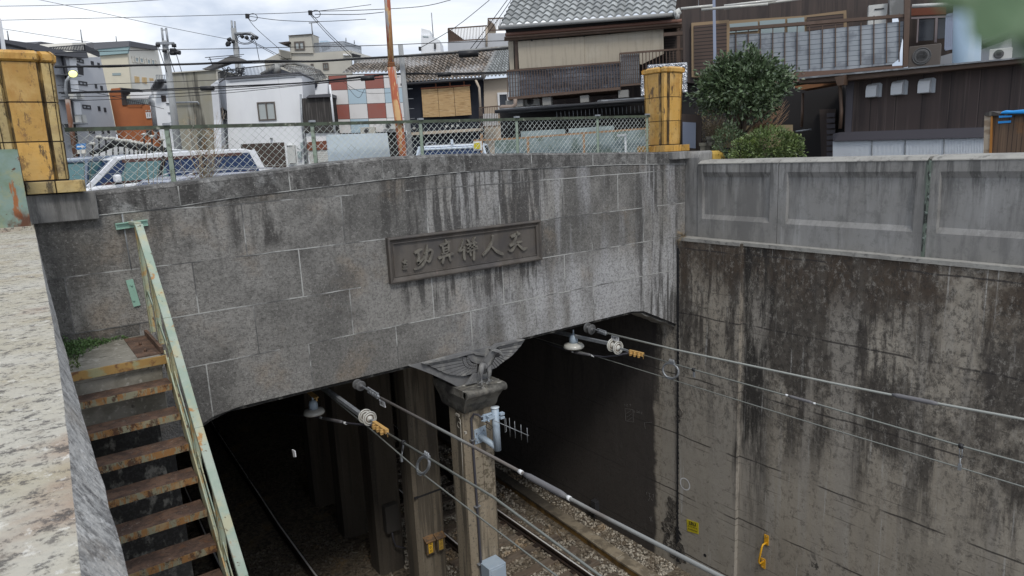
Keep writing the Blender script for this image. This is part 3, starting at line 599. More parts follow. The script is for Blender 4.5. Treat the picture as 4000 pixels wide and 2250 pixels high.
CH = {
 "heaven": [[(1970,292,34),(2035,262,38),(2085,245,26)], [(2050,225,22),(2020,330,30),(1985,400,24)], [(1948,428,36),(2030,392,28),(2118,368,20)], [(2050,385,24),(2010,450,30),(1970,510,30),(1925,512,16)], [(2050,400,18),(2095,445,28),(2150,488,36),(2207,460,12)]],
 "person": [[(1675,290,36),(1670,350,32),(1640,430,28),(1590,510,28),(1525,578,24)], [(1650,440,16),(1700,490,28),(1760,535,38),(1822,560,36)]],
 "together": [[(1215,345,10),(1192,430,24),(1155,522,20)], [(1228,460,24),(1225,560,28),(1238,640,30)], [(1165,522,18),(1230,480,16)], [(1285,350,26),(1312,388,18)], [(1402,300,12),(1365,370,20)], [(1275,420,20),(1340,400,18),(1420,385,16)], [(1285,475,18),(1350,455,16),(1428,440,16)], [(1280,528,20),(1350,505,18),(1435,472,18)], [(1325,395,24),(1320,500,24),(1332,580,22)], [(1388,370,24),(1382,520,28),(1380,645,30)]],
 "true": [[(945,345,16),(952,395,22)], [(868,430,24),(930,408,22),(1002,372,20)], [(898,440,24),(915,550,24)], [(990,390,24),(985,530,24)], [(905,475,14),(985,452,14)], [(910,515,14),(985,495,14)], [(890,565,16),(990,535,16)], [(845,625,30),(930,592,26),(1052,555,28)], [(915,620,28),(898,692,34)], [(1000,585,28),(1016,655,30)]],
 "merit": [[(480,542,30),(540,503,24),(578,488,14)], [(522,545,30),(528,610,28),(518,690,34)], [(520,702,34),(575,655,24),(622,590,14)], [(655,415,10),(652,500,28),(642,600,30),(612,690,32),(550,765,30),(465,800,16)], [(620,560,14),(700,500,26),(737,520,28),(722,600,32),(690,670,34),(655,665,16)]],
 "signature": [[(283,692,13),(342,665,13)], [(312,638,13),(300,712,13)], [(312,690,12),(342,716,13)], [(290,752,12),(345,737,11)], [(300,742,11),(298,795,11)], [(325,738,11),(326,790,11)], [(288,798,13),(346,788,13)]]}
for nm, st in CH.items():
    m = MB(); strokes(m, st); m.build("raised_character", m_bronze2, pl)
# ------------------------------------------------------------------ carved eagle
def E(a, b, Y=8.42): return onY(1600+a/4.527, 1280+b/4.527, Y)
eg = thing("eagle_statue", "dark carved stone eagle with spread wings perched on the pillar capital", "statue", (5.45, 8.3, -3.41))
FY = 8.455
def relief(m, pts, Y, th, tone=.5): m.prism([E(a, b, Y) for a, b in pts], (0, th, 0), tone)
lin = [(935,512),(935,575),(945,625),(965,665),(995,700),(1035,722),(1085,733),(1140,735),(1198,728)]
ltp = [(240,640),(350,668),(460,722),(560,772),(680,822),(800,842),(890,852),(975,853),(1190,792)]
wing = MB(); gr = MB()
relief(gr, [(240,636),(640,520),(1060,428),(1335,490),(1230,640),(1200,800),(1060,850),(890,856),(690,830),(560,778)], 8.449, .03)
def shrink(p, q, g):
    d = math.hypot(q[0]-p[0], q[1]-p[1]); return ((p[0]+(q[0]-p[0])*g/d, p[1]+(q[1]-p[1])*g/d), (q[0]+(p[0]-q[0])*g/d, q[1]+(p[1]-q[1])*g/d))
def feather(i0, i1, t0, t1, Y):
    a, b_ = shrink(i0, i1, 5); c, d = shrink(t0, t1, 6)
    mid = ((c[0]+d[0])/2+(c[0]-(a[0]+b_[0])/2)*.02, (c[1]+d[1])/2+(c[1]-(a[1]+b_[1])/2)*.03)
    relief(wing, [a, c, mid, d, b_], Y, .03)
for i in range(8): feather(lin[i], lin[i+1], ltp[i], ltp[i+1], 8.436-.0015*i)
Cc = (1208, 540)
def ring(f0, f1, n, Y):
    for i in range(n):
        t0, t1 = i/n*8, (i+1)/n*8
        def ip(t, f):
            k = min(int(t), 7); u = t-k; x = lin[k][0]*(1-u)+lin[k+1][0]*u; y = lin[k][1]*(1-u)+lin[k+1][1]*u; return (Cc[0]+(x-Cc[0])*f, Cc[1]+(y-Cc[1])*f)
        a, b_ = shrink(ip(t0, f0), ip(t1, f0), 3); c, d = shrink(ip(t0, f1), ip(t1, f1), 4); relief(wing, [a, c, d, b_], Y, .03)
ring(.74, .97, 10, 8.430); ring(.52, .71, 8, 8.424)
relief(wing, [(1010,500),(1130,455),(1335,505),(1300,640),(1208,640),(1140,620),(1085,590),(1060,545)], 8.418, .04)
relief(wing, [(240,636),(640,524),(1060,425),(1145,412),(1190,438),(1335,462),(1335,505),(1175,482),(1130,455),(930,510),(700,568),(270,646)], 8.392, .07)
rin = [(1560,338),(1585,378),(1600,415),(1612,450),(1618,490),(1590,530)]
rtp = [(2032,212),(1992,290),(1925,368),(1862,442),(1785,520),(1690,580)]
relief(gr, [(1470,400),(1560,320),(2032,212),(1925,370),(1785,522),(1690,582),(1600,650),(1520,722),(1448,735),(1440,620)], 8.449, .03)
for i in range(5): feather(rin[i], rin[i+1], rtp[i], rtp[i+1], 8.436-.0015*i)
rin2 = [(1590,532),(1535,525),(1510,560),(1488,600),(1470,645),(1455,690)]; rtp2 = [(1690,582),(1650,615),(1600,650),(1555,690),(1515,718),(1450,735)]
for i in range(5): feather(rin2[i], rin2[i+1], rtp2[i], rtp2[i+1], 8.43)
relief(wing, [(1440,388),(1545,288),(1750,258),(2038,206),(2036,222),(1760,292),(1575,335),(1530,365),(1470,410)], 8.392, .07)
wing.build("wing", m_eagle, eg, bevel=.003); gr.build("wing_ground", m_groove, eg)
tl = MB()
for k, (p, q_) in enumerate((((1010,1012),(1075,1000)), ((1075,1000),(1130,985)), ((1130,985),(1190,975)))):
    relief(tl, [p, (1150+20*k, 815), (1175+20*k, 815), q_], 8.34-.006*k, .05)
tl.build("tail", m_eagle, eg, bevel=.004)
def skin(name, chain, parent, mt, sub=2):
    """chain: list of (point, radius, parent index)"""
    base = V((0,0,0)); q = parent
    while q is not None: base = base+q.location; q = q.parent
    me = bpy.data.meshes.new(name); me.from_pydata([tuple(V(p)-base) for p, r_, k in chain], [(k, i) for i, (p, r_, k) in enumerate(chain) if k >= 0], [])
    o = bpy.data.objects.new(name, me); COL.objects.link(o); o.parent = parent
    s = o.modifiers.new("skin", 'SKIN'); s.use_smooth_shade = True
    for i, (p, r_, k) in enumerate(chain):
        sv = me.skin_vertices[0].data[i]; sv.radius = (r_, r_); sv.use_root = (k < 0)
    u = o.modifiers.new("sub", 'SUBSURF'); u.levels = sub; u.render_levels = sub
    me.materials.append(mt); bpy.context.view_layer.update()
    ev = o.evaluated_get(bpy.context.evaluated_depsgraph_get()); me2 = bpy.data.meshes.new_from_object(ev); o.modifiers.clear(); o.data = me2
    for p in me2.polygons: p.use_smooth = True
    if not me2.materials: me2.materials.append(mt)
    return o
ch = [(E(1350,700,8.24), .062, -1), (E(1290,800,8.30), .045, 0), (E(1385,600,8.20), .074, 0), (E(1430,510,8.17), .068, 2), (E(1465,440,8.14), .056, 3), (E(1530,412,8.10), .047, 4), (E(1585,430,8.07), .036, 5), (E(1625,470,8.05), .022, 6), (E(1652,510,8.04), .014, 7), (E(1658,545,8.04), .006, 8),
      (E(1280,655,8.18), .052, 0), (E(1268,750,8.15), .044, 10), (E(1266,840,8.15), .024, 11), (E(1270,900,8.15), .011, 12), (E(1275,962,8.14), .010, 13), (E(1215,985,8.09), .008, 14), (E(1280,1005,8.06), .008, 14), (E(1335,972,8.08), .008, 14),
      (E(1400,680,8.20), .046, 0), (E(1405,760,8.17), .040, 18), (E(1400,840,8.17), .022, 19), (E(1400,885,8.17), .011, 20), (E(1400,935,8.16), .010, 21), (E(1375,962,8.11), .008, 22), (E(1425,965,8.09), .008, 22), (E(1462,925,8.12), .008, 22)]
skin("body", ch, eg, m_eagle)
m = MB(); m.prism([E(1470,415,8.045), E(1530,372,8.045), E(1600,400,8.04), E(1640,445,8.03), E(1600,452,8.03), E(1540,442,8.04)], (0, .05, 0)); m.build("brow_ridge", m_eagle, eg, bevel=.008)
m = MB(); p_ = E(1572,452,8.033); m.lathe(p_, (.3, -1, 0), [(.009, 0), (.006, .006)], 8); m.build("eye", m_groove, eg)
# ------------------------------------------------------------------ staircase
st = thing("steel_staircase", "rusty steel staircase descending beside the granite parapet with green handrail", "staircase", (.62, 7, -1.8))
m = MB(); m.box(.15, 1.0, 7.33, 8.47, -1.93, -1.82); m.box(.15, .99, 7.36, 7.9, -2.4, -1.93); m.build("landing", m_landing, st, bevel=.01)
m = MB(); m.box(.16, 1.03, 7.30, 7.335, -1.895, -1.815); m.build("landing_nosing", mat("ochre rusted angle", (.36, .22, .07), .75, layers=(L((.14, .06, .03), (9, 9, 9), .5, .62, .9), L((.3, .33, .2), 6, .5, .62, .7))), st)
m = MB(); m.box(.80, 1.035, 7.42, 8.38, -1.822, -1.812); m.box(1.005, 1.035, 7.42, 8.38, -1.82, -1.75)
for yy in (7.62, 7.95): m.tube([(.9, yy, -1.815), (.9, yy, -1.78)], .014, 6)
m.build("base_plate", m_tread, st)
n_tr = 15; first = None; front = None
for i in range(n_tr):
    y = 7.12-.2255*i; z = -2.055-.2375*i
    if first is None:
        m = MB(); m.box(.05, 1.02, y, y+.245, z-.012, z); first = m.build("tread", m_tread, st)
        m = MB(); m.box(.05, 1.02, y-.006, y-.001, z-.062, z+.002); m.box(.98, 1.02, y, y+.23, z-.06, z-.013); front = m.build("tread_nosing", m_treadface, first)
    else:
        c = first.copy(); COL.objects.link(c); c.parent = st; c.location = V((0, -.2255*i, -.2375*i)); d = front.copy(); COL.objects.link(d); d.parent = c
slp = V((0, -.2255, -.2375)).normalized()
m = MB(); a = V((1.035, 7.42, -1.83)); e = a+slp*5.0; up = V((0, .7, -.7))
m.bar(a, e, .012, .17, up=V((1,0,0)).cross(slp)); m.bar(a+V((.02, 0, .0))+V((1,0,0)).cross(slp)*.08, e+V((.02, 0, 0))+V((1,0,0)).cross(slp)*.08, .05, .01, up=V((1,0,0)).cross(slp)); m.build("stringer", m_yellowgreen, st)
m = MB(); m.bar((.10, 7.42, -1.83), V((.10, 7.42, -1.83))+slp*5.0, .012, .17, up=V((1,0,0)).cross(slp)); m.build("stringer", m_yellowgreen, st)
# handrail
def hr(t): # along the measured rail line
    pts = [V((1.08, 8.15, -.585)), V((1.08, 7.23, -1.44)), V((1.08, 6.40, -2.31)), V((1.08, 5.38, -3.27)), V((1.08, 3.9, -4.75))]
    k = min(int(t), 3); u = t-k; return pts[k]*(1-u)+pts[k+1]*u
m = MB()
for k in range(4): m.bar(hr(k), hr(k+1), .075, .045, up=(0, .72, .7))
m.bar((1.08, 8.2, -.57), (1.05, 8.49, -.57), .07, .035); m.build("top_rail", m_green, st, bevel=.006)
m = MB(); m.bar((.90, 8.475, -.60), (1.21, 8.475, -.585), .05, .065); m.bar((.90, 8.45, -.57), (1.21, 8.45, -.555), .06, .008); m.build("wall_bracket", m_freshgreen, st)
m = MB(); m.bar(onY(505, 1093, 8.485), onY(535, 1195, 8.485), .07, .02, up=(0, 1, 0)); 
for q in ((513, 1113), (521, 1172)): m.lathe(onY(*q, 8.475), (0, -1, 0), [(.012, 0), (.012, .015)], 6)
m.build("wall_plate", m_freshgreen, st)
posts = [(8.2, -.60, -1.76), (7.72, -1.0, -1.80)]
for k in range(6): yy = 7.2-.62*k; posts.append((yy, None, None))
for yy, zt, zb in posts:
    if zt is None:
        t_ = 0
        for k in range(400):
            if hr(k/100).y <= yy: t_ = k/100; break
        zt = hr(t_).z; zb = -1.83-.1-(7.42-yy)*1.053+.05
    m = MB(); m.box(1.045, 1.05, yy-.03, yy+.03, zb, zt); m.box(1.05, 1.10, yy+.024, yy+.03, zb, zt); m.build("baluster", m_yellowgreen, st)
m = MB()
mid = [V((1.075, 8.42, -1.28)), V((1.075, 8.15, -1.33)), V((1.075, 7.5, -1.72)), V((1.075, 3.9, -5.4))]
for a, e in zip(mid, mid[1:]): m.bar(a, e, .008, .05, up=V((1,0,0)).cross((e-a).normalized()))
m.build("mid_rail", m_green, st)
m = MB(); m.tube([onY(476, 838, 8.49), onY(512, 1050, 8.485)], .006, 5); m.tube([onY(515, 858, 8.47), onY(517, 885, 8.47)], .012, 5)
single("thin_rod", m, m_galv, "thin grey rod fixed upright on the bridge face above the landing", "rod")
# left steel cover plate and ochre tiled piers
sp = thing("steel_cover", "green painted steel cover streaked with rust in front of the left ochre pier", "steel cover", (-.6, 7.9, -.5))
m = MB(); m.box(-1.6, .13, 7.62, 7.635, -.47, .215); m.box(.13, .145, 7.62, 8.25, -.47, .22); m.box(-1.6, .14, 7.62, 8.25, .215, .22); m.build("cover_sheet", m_rustplate, sp)
m = MB(); m.box(-1.6, .16, 7.6, 8.3, -.5, -.465); m.build("cover_foot", m_granite, sp)
def section(h, k):   # cross-shaped section, half width h
    a = h*.47
    pts = []
    for s in range(4):
        r_ = Matrix.Rotation(s*math.pi/2, 2)
        for p in ((-a, -h*1.0), (a, -h*1.0), (h*.55, -h*.78), (h*.62, -h*.87), (h*.93, -h*.87), (h*.87, -h*.93), (h*.87, -h*.62), (h*.78, -h*.55)): pts.append(r_ @ V(p))
    return pts
def pier(x, y, z0, rot, h0, h1, lab, big, H=1.10):
    t = thing("tiled_pier", lab, "pier", (x, y, z0), "ochre glazed tile piers at both ends of the bridge")
    rt = Matrix.Rotation(rot, 2)
    def ring(h, z): return [V((x, y, z))+V((*(rt @ p), 0)) for p in section(h, 1)]
    for k in range(3):
        za = z0+.13+H*k/3+.006; zb = z0+.13+H*(k+1)/3-.006
        ha = h0+(h1-h0)*k/3; hb = h0+(h1-h0)*(k+1)/3
        A = ring(ha, za); B = ring(hb, zb); n = len(A); rr = random.Random(k*7+int(x*3))
        for c_ in range(4):
            for idx, nm, mt_ in (((0,), "tile_face", m_tile), ((1, 2), "tile_groove", m_tilegroove), ((3, 4, 5, 6), "tile_side", m_tilepale if big else m_tile), ((7,), "tile_groove", m_tilegroove)):
                m = MB(); tn = rr.random()
                for q in idx: i = c_*8+q; j = (i+1) % n; m.poly([A[i], A[j], B[j], B[i]], tn)
                m.build(nm, mt_, t)
    m = MB(); A = ring(h0*.97, z0); B = ring(h1*.97, z0+.13+H)
    for i in range(len(section(1,1))): j = (i+1) % len(section(1,1)); m.poly([A[i], A[j], B[j], B[i]])
    m.build("joint_core", m_joint, t)
    m = MB(); secs = [(h1, z0+.13+H), (h1*1.10, z0+.13+H+.02), (h1*1.12, z0+.13+H+.075), (h1*1.02, z0+.13+H+.105)]
    R_ = [ring(a, b_) for a, b_ in secs]
    for a, c in zip(R_, R_[1:]):
        for i in range(len(section(1,1))): j = (i+1) % len(section(1,1)); m.poly([a[i], a[j], c[j], c[i]], .4+.3*(i % 3 == 0))
    m.poly(R_[-1]); m.build("cap", m_tile, t)
    m = MB(); hw = h0*1.42
    for k in range(4):
        r_ = Matrix.Rotation(rot+k*math.pi/2, 3, 'Z')
        for s0, s1 in ((-1, -.33), (-.325, .32), (.325, .98)):
            c0 = V((x, y, z0)) + r_ @ V((hw*(s0+s1)/2, -hw+.03, .06)); m.obox(c0, r_ @ V((hw*(s1-s0)-.008, 0, 0)), r_ @ V((0, .05, 0)), (0, 0, .118), random.random())
    m.build("plinth_tiles", m_tilepale if big else m_tile, t, bevel=.006)
    m = MB(); m.obox((x, y, z0+.058), Matrix.Rotation(rot, 3, 'Z') @ V((hw*2-.06, 0, 0)), Matrix.Rotation(rot, 3, 'Z') @ V((0, hw*2-.06, 0)), (0, 0, .116)); m.build("plinth_core", m_joint, t)
    return t
pier(.295, 8.72, -.205, 0, .272, .292, "stained ochre tiled pier at the left end of the bridge behind the rusty steel cover", True, 1.15)
pier(10.15, 8.98, -.13, 0, .245, .278, "bright ochre tiled pier at the right end of the bridge beside the round tree", False, 1.28)
m = MB(); m.box(.14, .76, 8.415, 8.9, -.50, -.215); single("pier_base_block", m, m_parapet, "long grey concrete block under the left ochre pier", "block", bevel=.008)
m = MB()
for q in ((42, 194), (110, 192)):
    c = onY(*q, 8.6); m.lathe(c, (0, 0, 1), [(.012, -.02), (.016, 0), (.009, .02)], 7)
single("bolt_stub", m, m_dkmetal, "two rusty bolt stubs on top of the left ochre pier", "bolt")
# ------------------------------------------------------------------ chain link fence
FYY = 9.02
m_fpost = mat("grey green weathered post", (.24, .30, .235), .75, layers=(L((.30, .35, .29), 4, .45, .62, .7), L((.08, .085, .06), 8, .53, .62, .85, off=4, det=8, r=.75), L((.36, .36, .30), 10, .57, .66, .6, off=7)))
def ftop(x): return .462+.0085*x if x < 9.9 else .546
fe = thing("chain_link_fence", "pale green chain link fence on top of the bridge between the two ochre piers", "fence", (5.2, FYY, GZ))
m = MB()
for k in range(6):
    xa = .62+9.2*k/6; xb = .62+9.2*(k+1)/6
    m.bar((xa, FYY, ftop(xa)), (xb, FYY, ftop(xb)), .045, .008); m.bar((xa, FYY-.02, ftop(xa)-.02), (xb, FYY-.02, ftop(xb)-.02), .006, .04)
m.build("top_rail", mat("mossy dark green rail", (.075, .095, .065), .8, layers=(L((.05, .055, .04), 9, .45, .6, .9), L((.34, .34, .28), 14, .6, .7, .7))), fe)
for x in (1.632, 3.385, 5.0, 6.74, 8.5, 9.75):
    m = MB(); m.box(x-.028, x+.028, FYY-.01, FYY-.004, GZ, ftop(x)-.02); m.box(x+.022, x+.028, FYY-.01, FYY+.04, GZ, ftop(x)-.02); o = m.build("fence_post", m_fpost, fe)
    m = MB(); m.box(x-.035, x+.035, FYY-.045, FYY+.02, ftop(x)+.004, ftop(x)+.03); m.build("post_clip", m_galv, o)
m = MB(); p = .094; x0, x1 = .62, 9.82; zlo = -.62; r_ = .0029
for s in (1, -1):
    k = -12
    while True:
        xs = x0+k*p
        if xs > x1+1.3: break
        a = (xs, zlo); e_ = (xs+s*(.53-zlo), .53)
        # clip to the frame
        pts = []
        N_ = 1
        ax_, az_ = a; ex_, ez_ = e_
        t0, t1 = 0, 1
        for (v0, dv, lo, hi) in ((ax_, ex_-ax_, x0, x1),):
            ta = (lo-v0)/dv; tb = (hi-v0)/dv
            if ta > tb: ta, tb = tb, ta
            t0 = max(t0, ta); t1 = min(t1, tb)
        if t1 > t0+.01:
            P0 = V((ax_+(ex_-ax_)*t0, FYY+.004*s, az_+(ez_-az_)*t0)); P1 = V((ax_+(ex_-ax_)*t1, FYY+.004*s, min(az_+(ez_-az_)*t1, ftop(ax_+(ex_-ax_)*t1)-.02)))
            m.tube([P0, P1], r_, 4, cap=False)
        k += 1
m.tube([(.62, FYY, -.04), (9.8, FYY, -.03)], .002, 4)
m.build("chain_link_mesh", mat("zinc wire mesh", (.66, .70, .66), .5, metal=.3, layers=(L((.22, .25, .22), 2, .5, .62, .7),)), fe)
# rusted pole
rp_ = thing("rusted_pole", "tall peeling red and rust steel pole rising behind the bridge coping", "pole", (4.66, 9.1, GZ))
a = onY(1576, 613, 9.1); c = onY(1529, 262, 9.1); top = onY(1512, -10, 9.1)
m = MB(); m.tube([a+(a-c)*.9, a, c], [.062, .060, .058], 20, cap=True); m.build("lower_tube", m_red, rp_)
m = MB(); m.tube([c, c+V((0, 0, .03)), c+V((0, 0, .04))], [.058, .05, .045], 20); m.lathe(c+V((0, 0, .03)), (0, 0, 1), [(.05, 0), (.05, .03)], 20); m.build("collar", mat("rust collar", (.2, .08, .03), .85), rp_)
m = MB(); m.tube([c+V((0, 0, .03)), top+(top-c)*.5], .043, 18); m.build("upper_tube", m_red, rp_)
m = MB(); q = [onY(*A2(a, b_), 9.35) for a, b_ in ((680, 953), (1110, 940), (1135, 1135), (700, 1170))]; m.prism(q, (0, .02, 0)); single("white_board", m, mat("pale blue white board", (.62, .70, .75), .6, layers=(L((.5, .58, .62), 2, .4, .6, .5),)), "plain pale blue board standing behind the fence left of the rusted pole", "board")
# ------------------------------------------------------------------ overhead wires
def S_(p): return p.dot(_f)/2680*1.5528
def d3(x, y, X=3.25): return onX(x*1.5528, y*1.5528, X)
def d7(x, y, X=7.55): return onX(x*1.5528, y*1.5528, X)
def ext(pts, n0=0, n1=0):
    pts = list(pts)
    if n0: pts = [pts[0]+(pts[0]-pts[1]).normalized()*n0]+pts
    if n1: pts = pts+[pts[-1]+(pts[-1]-pts[-2]).normalized()*n1]
    return pts
def wire(name, lab, pts, r, mt, n=8):
    t = MB(); t.tube(pts, r, n); return single(name, t, mt, lab, "cable", "overhead cables of the railway")
def twire(name, lab, pts, r, mt, bands=(), sleeve=None, tag_=None):
    t = thing(name, lab, "cable", pts[0], "overhead cables of the railway"); m = MB(); m.tube(pts, r, 8); m.build("strand", mt, t)
    for a, b_ in bands: m = MB(); m.tube([a, b_], r*1.25, 10); m.build("white_band", m_band, t)
    if sleeve: m = MB(); m.tube([sleeve[0]+(sleeve[1]-sleeve[0])*k/8 for k in range(9)], [r*1.2]+[r*1.75]*7+[r*1.2], 10); m.build("sleeve", m_sleeve, t)
    return t
def seg2(f, x0, y0, x1, y1): return f(x0, y0), f(x1, y1)
twire("feeder_cable", "thick feeder cable over the left track with a sleeve joint, crossing the front pillar", ext([d3(958, 1001), d3(1240, 1150), d3(1500, 1290), d3(1810, 1449)], 0, 2.5), .0155, m_wirebr,
      [seg2(d3, 1306, 1185, 1314, 1190), seg2(d3, 1363, 1216, 1371, 1221), seg2(d3, 1428, 1251, 1435, 1255)], seg2(d3, 1320, 1193, 1424, 1249))
twire("messenger_wire", "middle grey wire over the left track carrying a hanger and a ring clamp", ext([d3(972, 1088), d3(1240, 1250), d3(1510, 1449)], 0, 2.5), .0125, m_wire)
twire("contact_wire", "lowest thin contact wire over the left track", ext([d3(815, 985), d3(935, 1082), d3(1060, 1190), d3(1400, 1449)], 2, 2.5), .0085, m_wire)
twire("feeder_cable", "uppermost long cable crossing the right retaining wall", ext([d7(1527, 838), d7(1700, 880), d7(2100, 965), d7(2250, 995), d7(2576, 1055)], 0, 3), .0145, m_wirelt, (), seg2(d7, 2245, 993, 2360, 1016))
twire("messenger_wire", "middle cable on the right with three white bands, clamp and dropper", ext([d7(1618, 893), d7(1745, 930), d7(2050, 1015), d7(2418, 1122), d7(2576, 1165)], 0, 3), .0105, m_wire,
      [seg2(d7, 1976, 993, 1982, 995), seg2(d7, 2011, 1003, 2017, 1005), seg2(d7, 2046, 1014, 2052, 1016)], seg2(d7, 1984, 996, 2044, 1013))
twire("contact_wire", "lowest thin contact wire over the right track", ext([d7(1355, 852), d7(1690, 955), d7(2050, 1067), d7(2410, 1175), d7(2576, 1225)], 2, 3), .0075, m_wire)
def jumper(f, pts, b_, slv, lab):
    P = [f(x, y) for x, y in pts]; twire("jumper_cable", lab, P, .014, m_cable, [seg2(f, *q) for q in b_], seg2(f, *slv))
jumper(d3, [(600, 1005), (660, 1035), (740, 1043), (800, 1050), (868, 1064), (905, 1068), (940, 1070)], [(805, 1050, 811, 1052), (828, 1055, 836, 1057), (864, 1063, 871, 1065)], (812, 1052, 862, 1062), "black jumper cable with white bands hanging under the left arch")
jumper(d7, [(1340, 850), (1400, 872), (1430, 882), (1465, 889), (1488, 894), (1520, 898), (1550, 895), (1585, 887)], [(1438, 884, 1444, 886), (1463, 889, 1469, 891), (1487, 894, 1494, 896)], (1444, 886, 1486, 893), "black jumper cable with white bands hanging under the right arch")
def bell(f, x, y, arm, lab, plate_mat):
    c = f(x, y); k = S_(c); t = thing("bell_insulator", lab, "insulator", c, "white bell insulators under the bridge")
    m = MB(); m._lat(c, V((0, 0, 1)), [(.0, -.3*k*26/2), (k*25, -.1*k*26), (k*27, .02*k*26), (k*24, .28*k*26), (k*11, .42*k*26)], 24, .5); m.build("porcelain_disc", m_porc, t)
    m = MB(); m._lat(c+V((0, 0, k*10)), V((0, 0, 1)), [(k*11.5, 0), (k*11, k*12), (k*9, k*20), (k*4, k*23)], 16, .5); m.bar(c+V((0, 0, k*30)), c+V((0, 0, k*44)), .02, .02); m.build("metal_cap", m_lampbody, t)
    m = MB(); a, e = f(*arm[0]), f(*arm[1]); m.bar(a, e, .075, .012); m.bar(e+V((0, .03, -.02)), e+V((0, -.01, -.02)), .02, .06); m.build("support_arm", plate_mat, t)
bell(d3, 790, 1038, ((745, 960), (796, 1001)), "white bell insulator hanging under the left arch from a tan arm", m_brass)
bell(d7, 1443, 872, ((1340, 824), (1448, 849)), "white bell insulator hanging under the right arch from a grey beam", m_galv)
def dead_end(f, strap, discs, clamp, rad, lab, ax):
    c = f(*discs[0]); t = thing("strain_insulator", lab, "insulator", c, "strain insulators anchoring the overhead wires"); k = S_(c)
    d = (f(*clamp[1])-f(*strap[0])).normalized()
    for j, q in enumerate(discs):
        c = f(*q)
        m = MB(); R0 = rad*k; m._lat(c, -d, [(R0*.2, .05), (R0*.5, .035), (R0*.95, .015), (R0, 0), (R0*.93, -.012), (R0*.86, -.002), (R0*.76, -.002), (R0*.70, -.016), (R0*.6, -.016), (R0*.55, -.002), (R0*.42, -.004), (R0*.36, -.02), (R0*.22, -.02), (R0*.12, -.045)], 28, .5)
        o = m.build("porcelain_disc", m_porc, t)
        m = MB(); m._lat(c, d, [(R0*.80, .004), (R0*.74, .004)], 28, .5); m._lat(c, d, [(R0*.53, .006), (R0*.46, .006)], 28, .5); m.build("glaze_ring", m_porc2, o)
    m = MB(); a, e = f(*strap[0]), f(*strap[1]); m.bar(a, e, .05, .05, up=(0, 0, 1)); m.bar(a-d*1.2, a, .035, .06); m.bar(e, f(*discs[0]), .02, .03); m.tube([a+V((0, 0, .03)), a+V((0, 0, -.03))], .02, 8); m.build("strap", m_galv, t)
    m = MB(); a, e = f(*clamp[0]), f(*clamp[1]); m.bar(a, e, .045, .055, up=(0, 0, 1))
    for q in (.2, .5, .8): cc = a+(e-a)*q; m.tube([cc+V((-.06, 0, -.02)), cc+V((.05, 0, -.02))], .016, 6); m.bar(cc+V((-.04, 0, -.05)), cc+V((-.04, 0, .02)), .035, .02, up=(0, 1, 0))
    m.tube([e, e+V((0, 0, -.07))], .007, 6); m.build("dead_end_clamp", m_brass, t)
    m = MB(); m.bar(f(*discs[-1]), f(*clamp[0]), .02, .03); m.build("link", m_galv, t)
dead_end(d3, ((828, 985), (906, 1042)), ((919, 1047), (930, 1053)), ((941, 1064), (974, 1086)), 19, "ringed white disc insulators with tan clamp under the left arch", 0)
dead_end(d7, ((1448, 846), (1532, 864)), ((1540, 868), (1555, 875)), ((1584, 884), (1618, 892)), 17.5, "ringed white disc insulators with tan clamp under the right arch", 0)
def feeder_end(f, discs, tb, lab, tagpos, txt):
    c = f(*discs[0]); t = thing("strain_insulator", lab, "insulator", c, "strain insulators anchoring the overhead wires"); k = S_(c); d = (f(*tb[1])-f(*tb[0])).normalized()
    for q in discs: m = MB(); R0 = 13*k; m._lat(f(*q), -d, [(R0*.2, .05), (R0*.5, .035), (R0, .01), (R0, 0), (R0*.9, -.01), (R0*.7, 0), (R0*.65, -.014), (R0*.45, -.002), (R0*.4, -.018), (R0*.12, -.04)], 24, .5); m.build("porcelain_disc", mat("shade darkened porcelain", (.10, .10, .10), .5), t)  # disc colour darkened to carry the shade deep under the bridge
    m = MB(); a, e = f(*tb[0]), f(*tb[1])
    for s in (-1, 1): m.bar(a+V((0, 0, .03*s)), e+V((0, 0, .03*s)), .02, .012)
    m.tube([a-d*.15, e+d*.05], .013, 8); m.bar(e+V((0, 0, -.035)), e+V((0, 0, .035)), .03, .02, up=(0, 1, 0))
    for q in (.35, .6, .85): cc = a+(e-a)*q; m.tube([cc-d*.02, cc+d*.02], .024, 8)
    m.build("turnbuckle", m_galv, t)
    tg = thing("tag_plate", ("tilted white tag plate under the left feeder cable" if "上" in txt else "white tag plate reading 京都下 under the right feeder cable"), "tag", f(*tagpos[0])); P0, P1, P2, P3 = [f(*q) for q in tagpos]
    m = MB(); m.prism([P0, P1, P2, P3], (.004, 0, 0)); m.build("plate", m_band, tg)
    ex = (P1-P0).normalized(); ey = (P0-P3).normalized(); cc = (P0+P1+P2+P3)/4
    t2 = text_mb(txt, cc-V((.0045, 0, 0)), ex, ey, .001, (P1-P0).length*.30); t2.build("lettering", m_black, tg)
feeder_end(d3, ((899, 967), (908, 971)), ((925, 980), (950, 996)), "dark disc insulator and turnbuckle of the left feeder cable", ((953, 1004), (967, 1011), (970, 1026), (956, 1019)), "京都上")
feeder_end(d7, ((1478, 824), (1489, 829)), ((1503, 831), (1523, 838)), "dark disc insulator and turnbuckle of the right feeder cable", ((1538, 842), (1557, 847), (1557, 860), (1538, 854)), "京都下")
